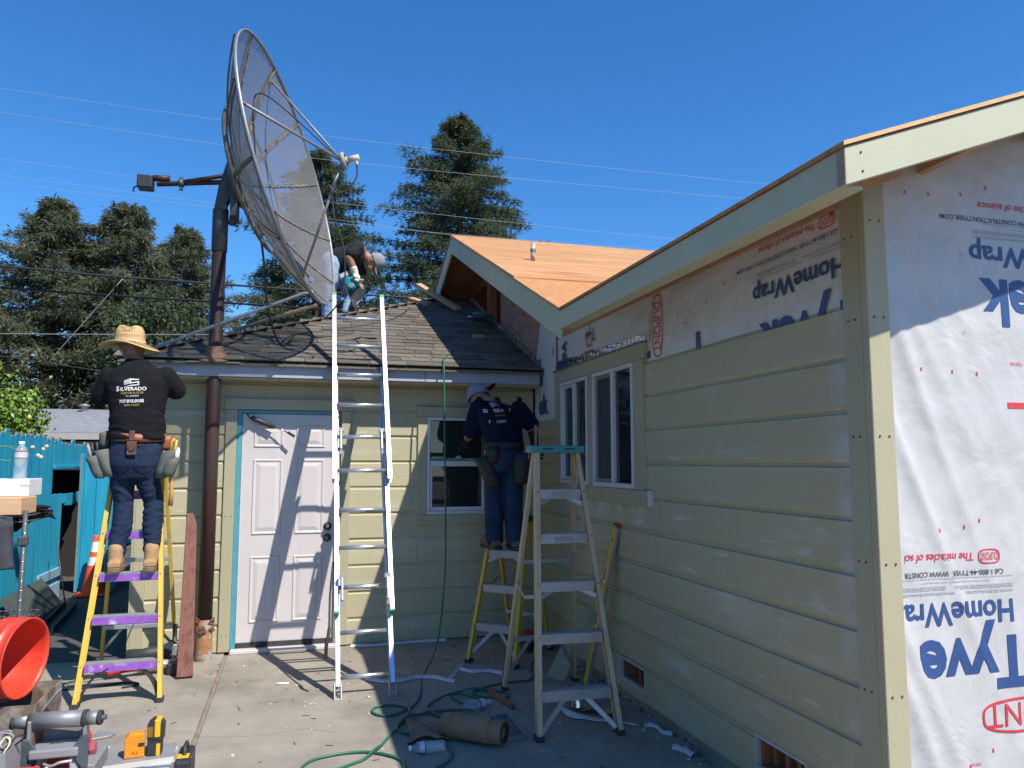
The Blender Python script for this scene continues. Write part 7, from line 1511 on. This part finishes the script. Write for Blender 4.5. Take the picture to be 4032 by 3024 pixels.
broadleaf('oak_tree', 'small dark oak peeking over the shingle roof right of the pole', (-1.75, 21.5, 3.2), (0.8, 0.8, 1.1), 5000, 22, oakleaf, 0.11, clumps=40)
broadleaf('lemon_bush', 'bright yellow-green lemon bush growing behind the blue fence', (-3.35, 10.3, 2.05), (0.52, 0.6, 0.62), 5200, 23, lemonleaf, 0.055, 'bush', clumps=60, fruit=14)
broadleaf('light_shrub', 'pale leafy shrub showing under the roof worker between ladder rails', (0.05, 14.5, 3.7), (0.55, 0.5, 0.55), 2200, 24, lemonleaf, 0.07, 'shrub', clumps=30)
tw = MB(); tws = [(-1.85,4.9,1.60),(-1.70,4.9,1.69),(-1.55,4.9,1.705),(-1.43,4.9,1.69),(-1.36,4.9,1.70)]
FL_ = thing('flower_twig', 'thin flowering twig reaching over the upright water bottle', 'plant', (-1.85, 4.9, 1.1)); tw.tube(smooth([(-1.85,4.92,1.1)]+tws), 0.0025, 5); tw.tube(smooth([(-1.55,4.9,1.705),(-1.46,4.9,1.66),(-1.39,4.9,1.645)]), 0.002, 5); tw.tube(smooth([(-1.70,4.9,1.69),(-1.62,4.9,1.64),(-1.5,4.9,1.62)]), 0.002, 5); obj('stem', tw, lemonleaf, FL_)
for p in ((-1.36,4.9,1.705),(-1.375,4.9,1.69),(-1.385,4.9,1.645),(-1.40,4.9,1.655),(-1.43,4.9,1.70)): obj('blossom', MB().ell(p, (0.012,0.012,0.010), 8, 5), blossom, FL_)
# unseen dark trees left of the yard, added to block skylight
g = np.random.default_rng(5); n = 26000
P = np.stack([g.uniform(-16, -10, n), g.uniform(-14, 13.0, n), g.uniform(0, 6.0, n)], 1); leaf_mesh('unseen_tree_belt', P, g.normal(0, 1, (n, 3)), g.normal(0, 1, (n, 3)), g.uniform(0.3, 0.7, n), g.uniform(0.12, 0.26, n), oakleaf, None)['kind'] = 'stuff'
# ================================================================ overhead lines
LN_ = [([(-9.8,16,8.95),(-5.59,16,8.65),(-1.46,16,8.50),(1.56,16,8.40),(10.8,16,8.42),(18,16,8.6)], 0.0034, wirew, 'topmost bright power line crossing the sky behind the dish'),
 ([(-9.8,16.5,8.62),(-5.73,16.5,8.38),(-1.48,16.5,8.18),(1.62,16.5,8.09),(10.83,16.5,8.20),(18,16.5,8.45)], 0.0034, wirew, 'second bright power line below the topmost one'),
 ([(-9.8,17,7.85),(-5.85,17,7.63),(-1.9,17,7.44),(1.68,17,7.30),(8.88,17,7.17),(18,17,7.3)], 0.0034, wirew, 'bright power line passing just above the dish actuator motor'),
 ([(-9.8,17.5,7.68),(-6.0,17.5,7.46),(-2.0,17.5,7.25),(1.74,17.5,7.05),(4.82,17.5,6.93),(14,17.5,6.9)], 0.0032, wirew, 'upper of the two close bright wires reaching the plywood gable peak'),
 ([(-9.8,17.6,7.50),(-6.03,17.6,7.33),(-2.01,17.6,7.18),(1.75,17.6,7.03),(7.26,17.6,7.03),(14,17.6,7.1)], 0.0032, wirew, 'lower of the two close bright wires reaching the plywood gable peak'),
 ([(-8,13,4.68),(-4.38,13,4.55),(-2.7,13,4.49),(-1.37,13,4.47),(0.54,13,4.44),(2.17,13,4.42),(5,13,4.4)], 0.017, cablem, 'thick black overhead cable crossing the trees at the dish pole'),
 ([(-8,13.2,4.36),(-4.42,13.2,4.26),(-2.9,13.2,4.23),(-0.74,13.2,4.20),(0.75,13.2,4.18),(5,13.2,4.15)], 0.017, cablem, 'second thick black overhead cable under the first one'),
 ([(-8,13.4,3.5),(-4.45,13.4,3.58),(-0.74,13.4,3.73),(3,13.4,3.9)], 0.007, greyplas, 'thin grey wire running level behind the straw hat'),
 ([(-8,13.6,3.75),(-4.5,13.6,3.26),(-3.17,13.6,3.08),(-1.5,13.6,2.85)], 0.010, cablem, 'thin black service wire sloping down behind the worker shoulder'),
 ([(-2.71,13.1,4.49),(-3.72,13.1,3.07)], 0.006, greyplas, 'diagonal grey guy wire hanging from the thick black cable')]
for pts, r_, m, lab in LN_: obj('power_line', MB().tube(smooth(pts, 6), r_, 6), m, label=lab, cat='wire', group='overhead lines')
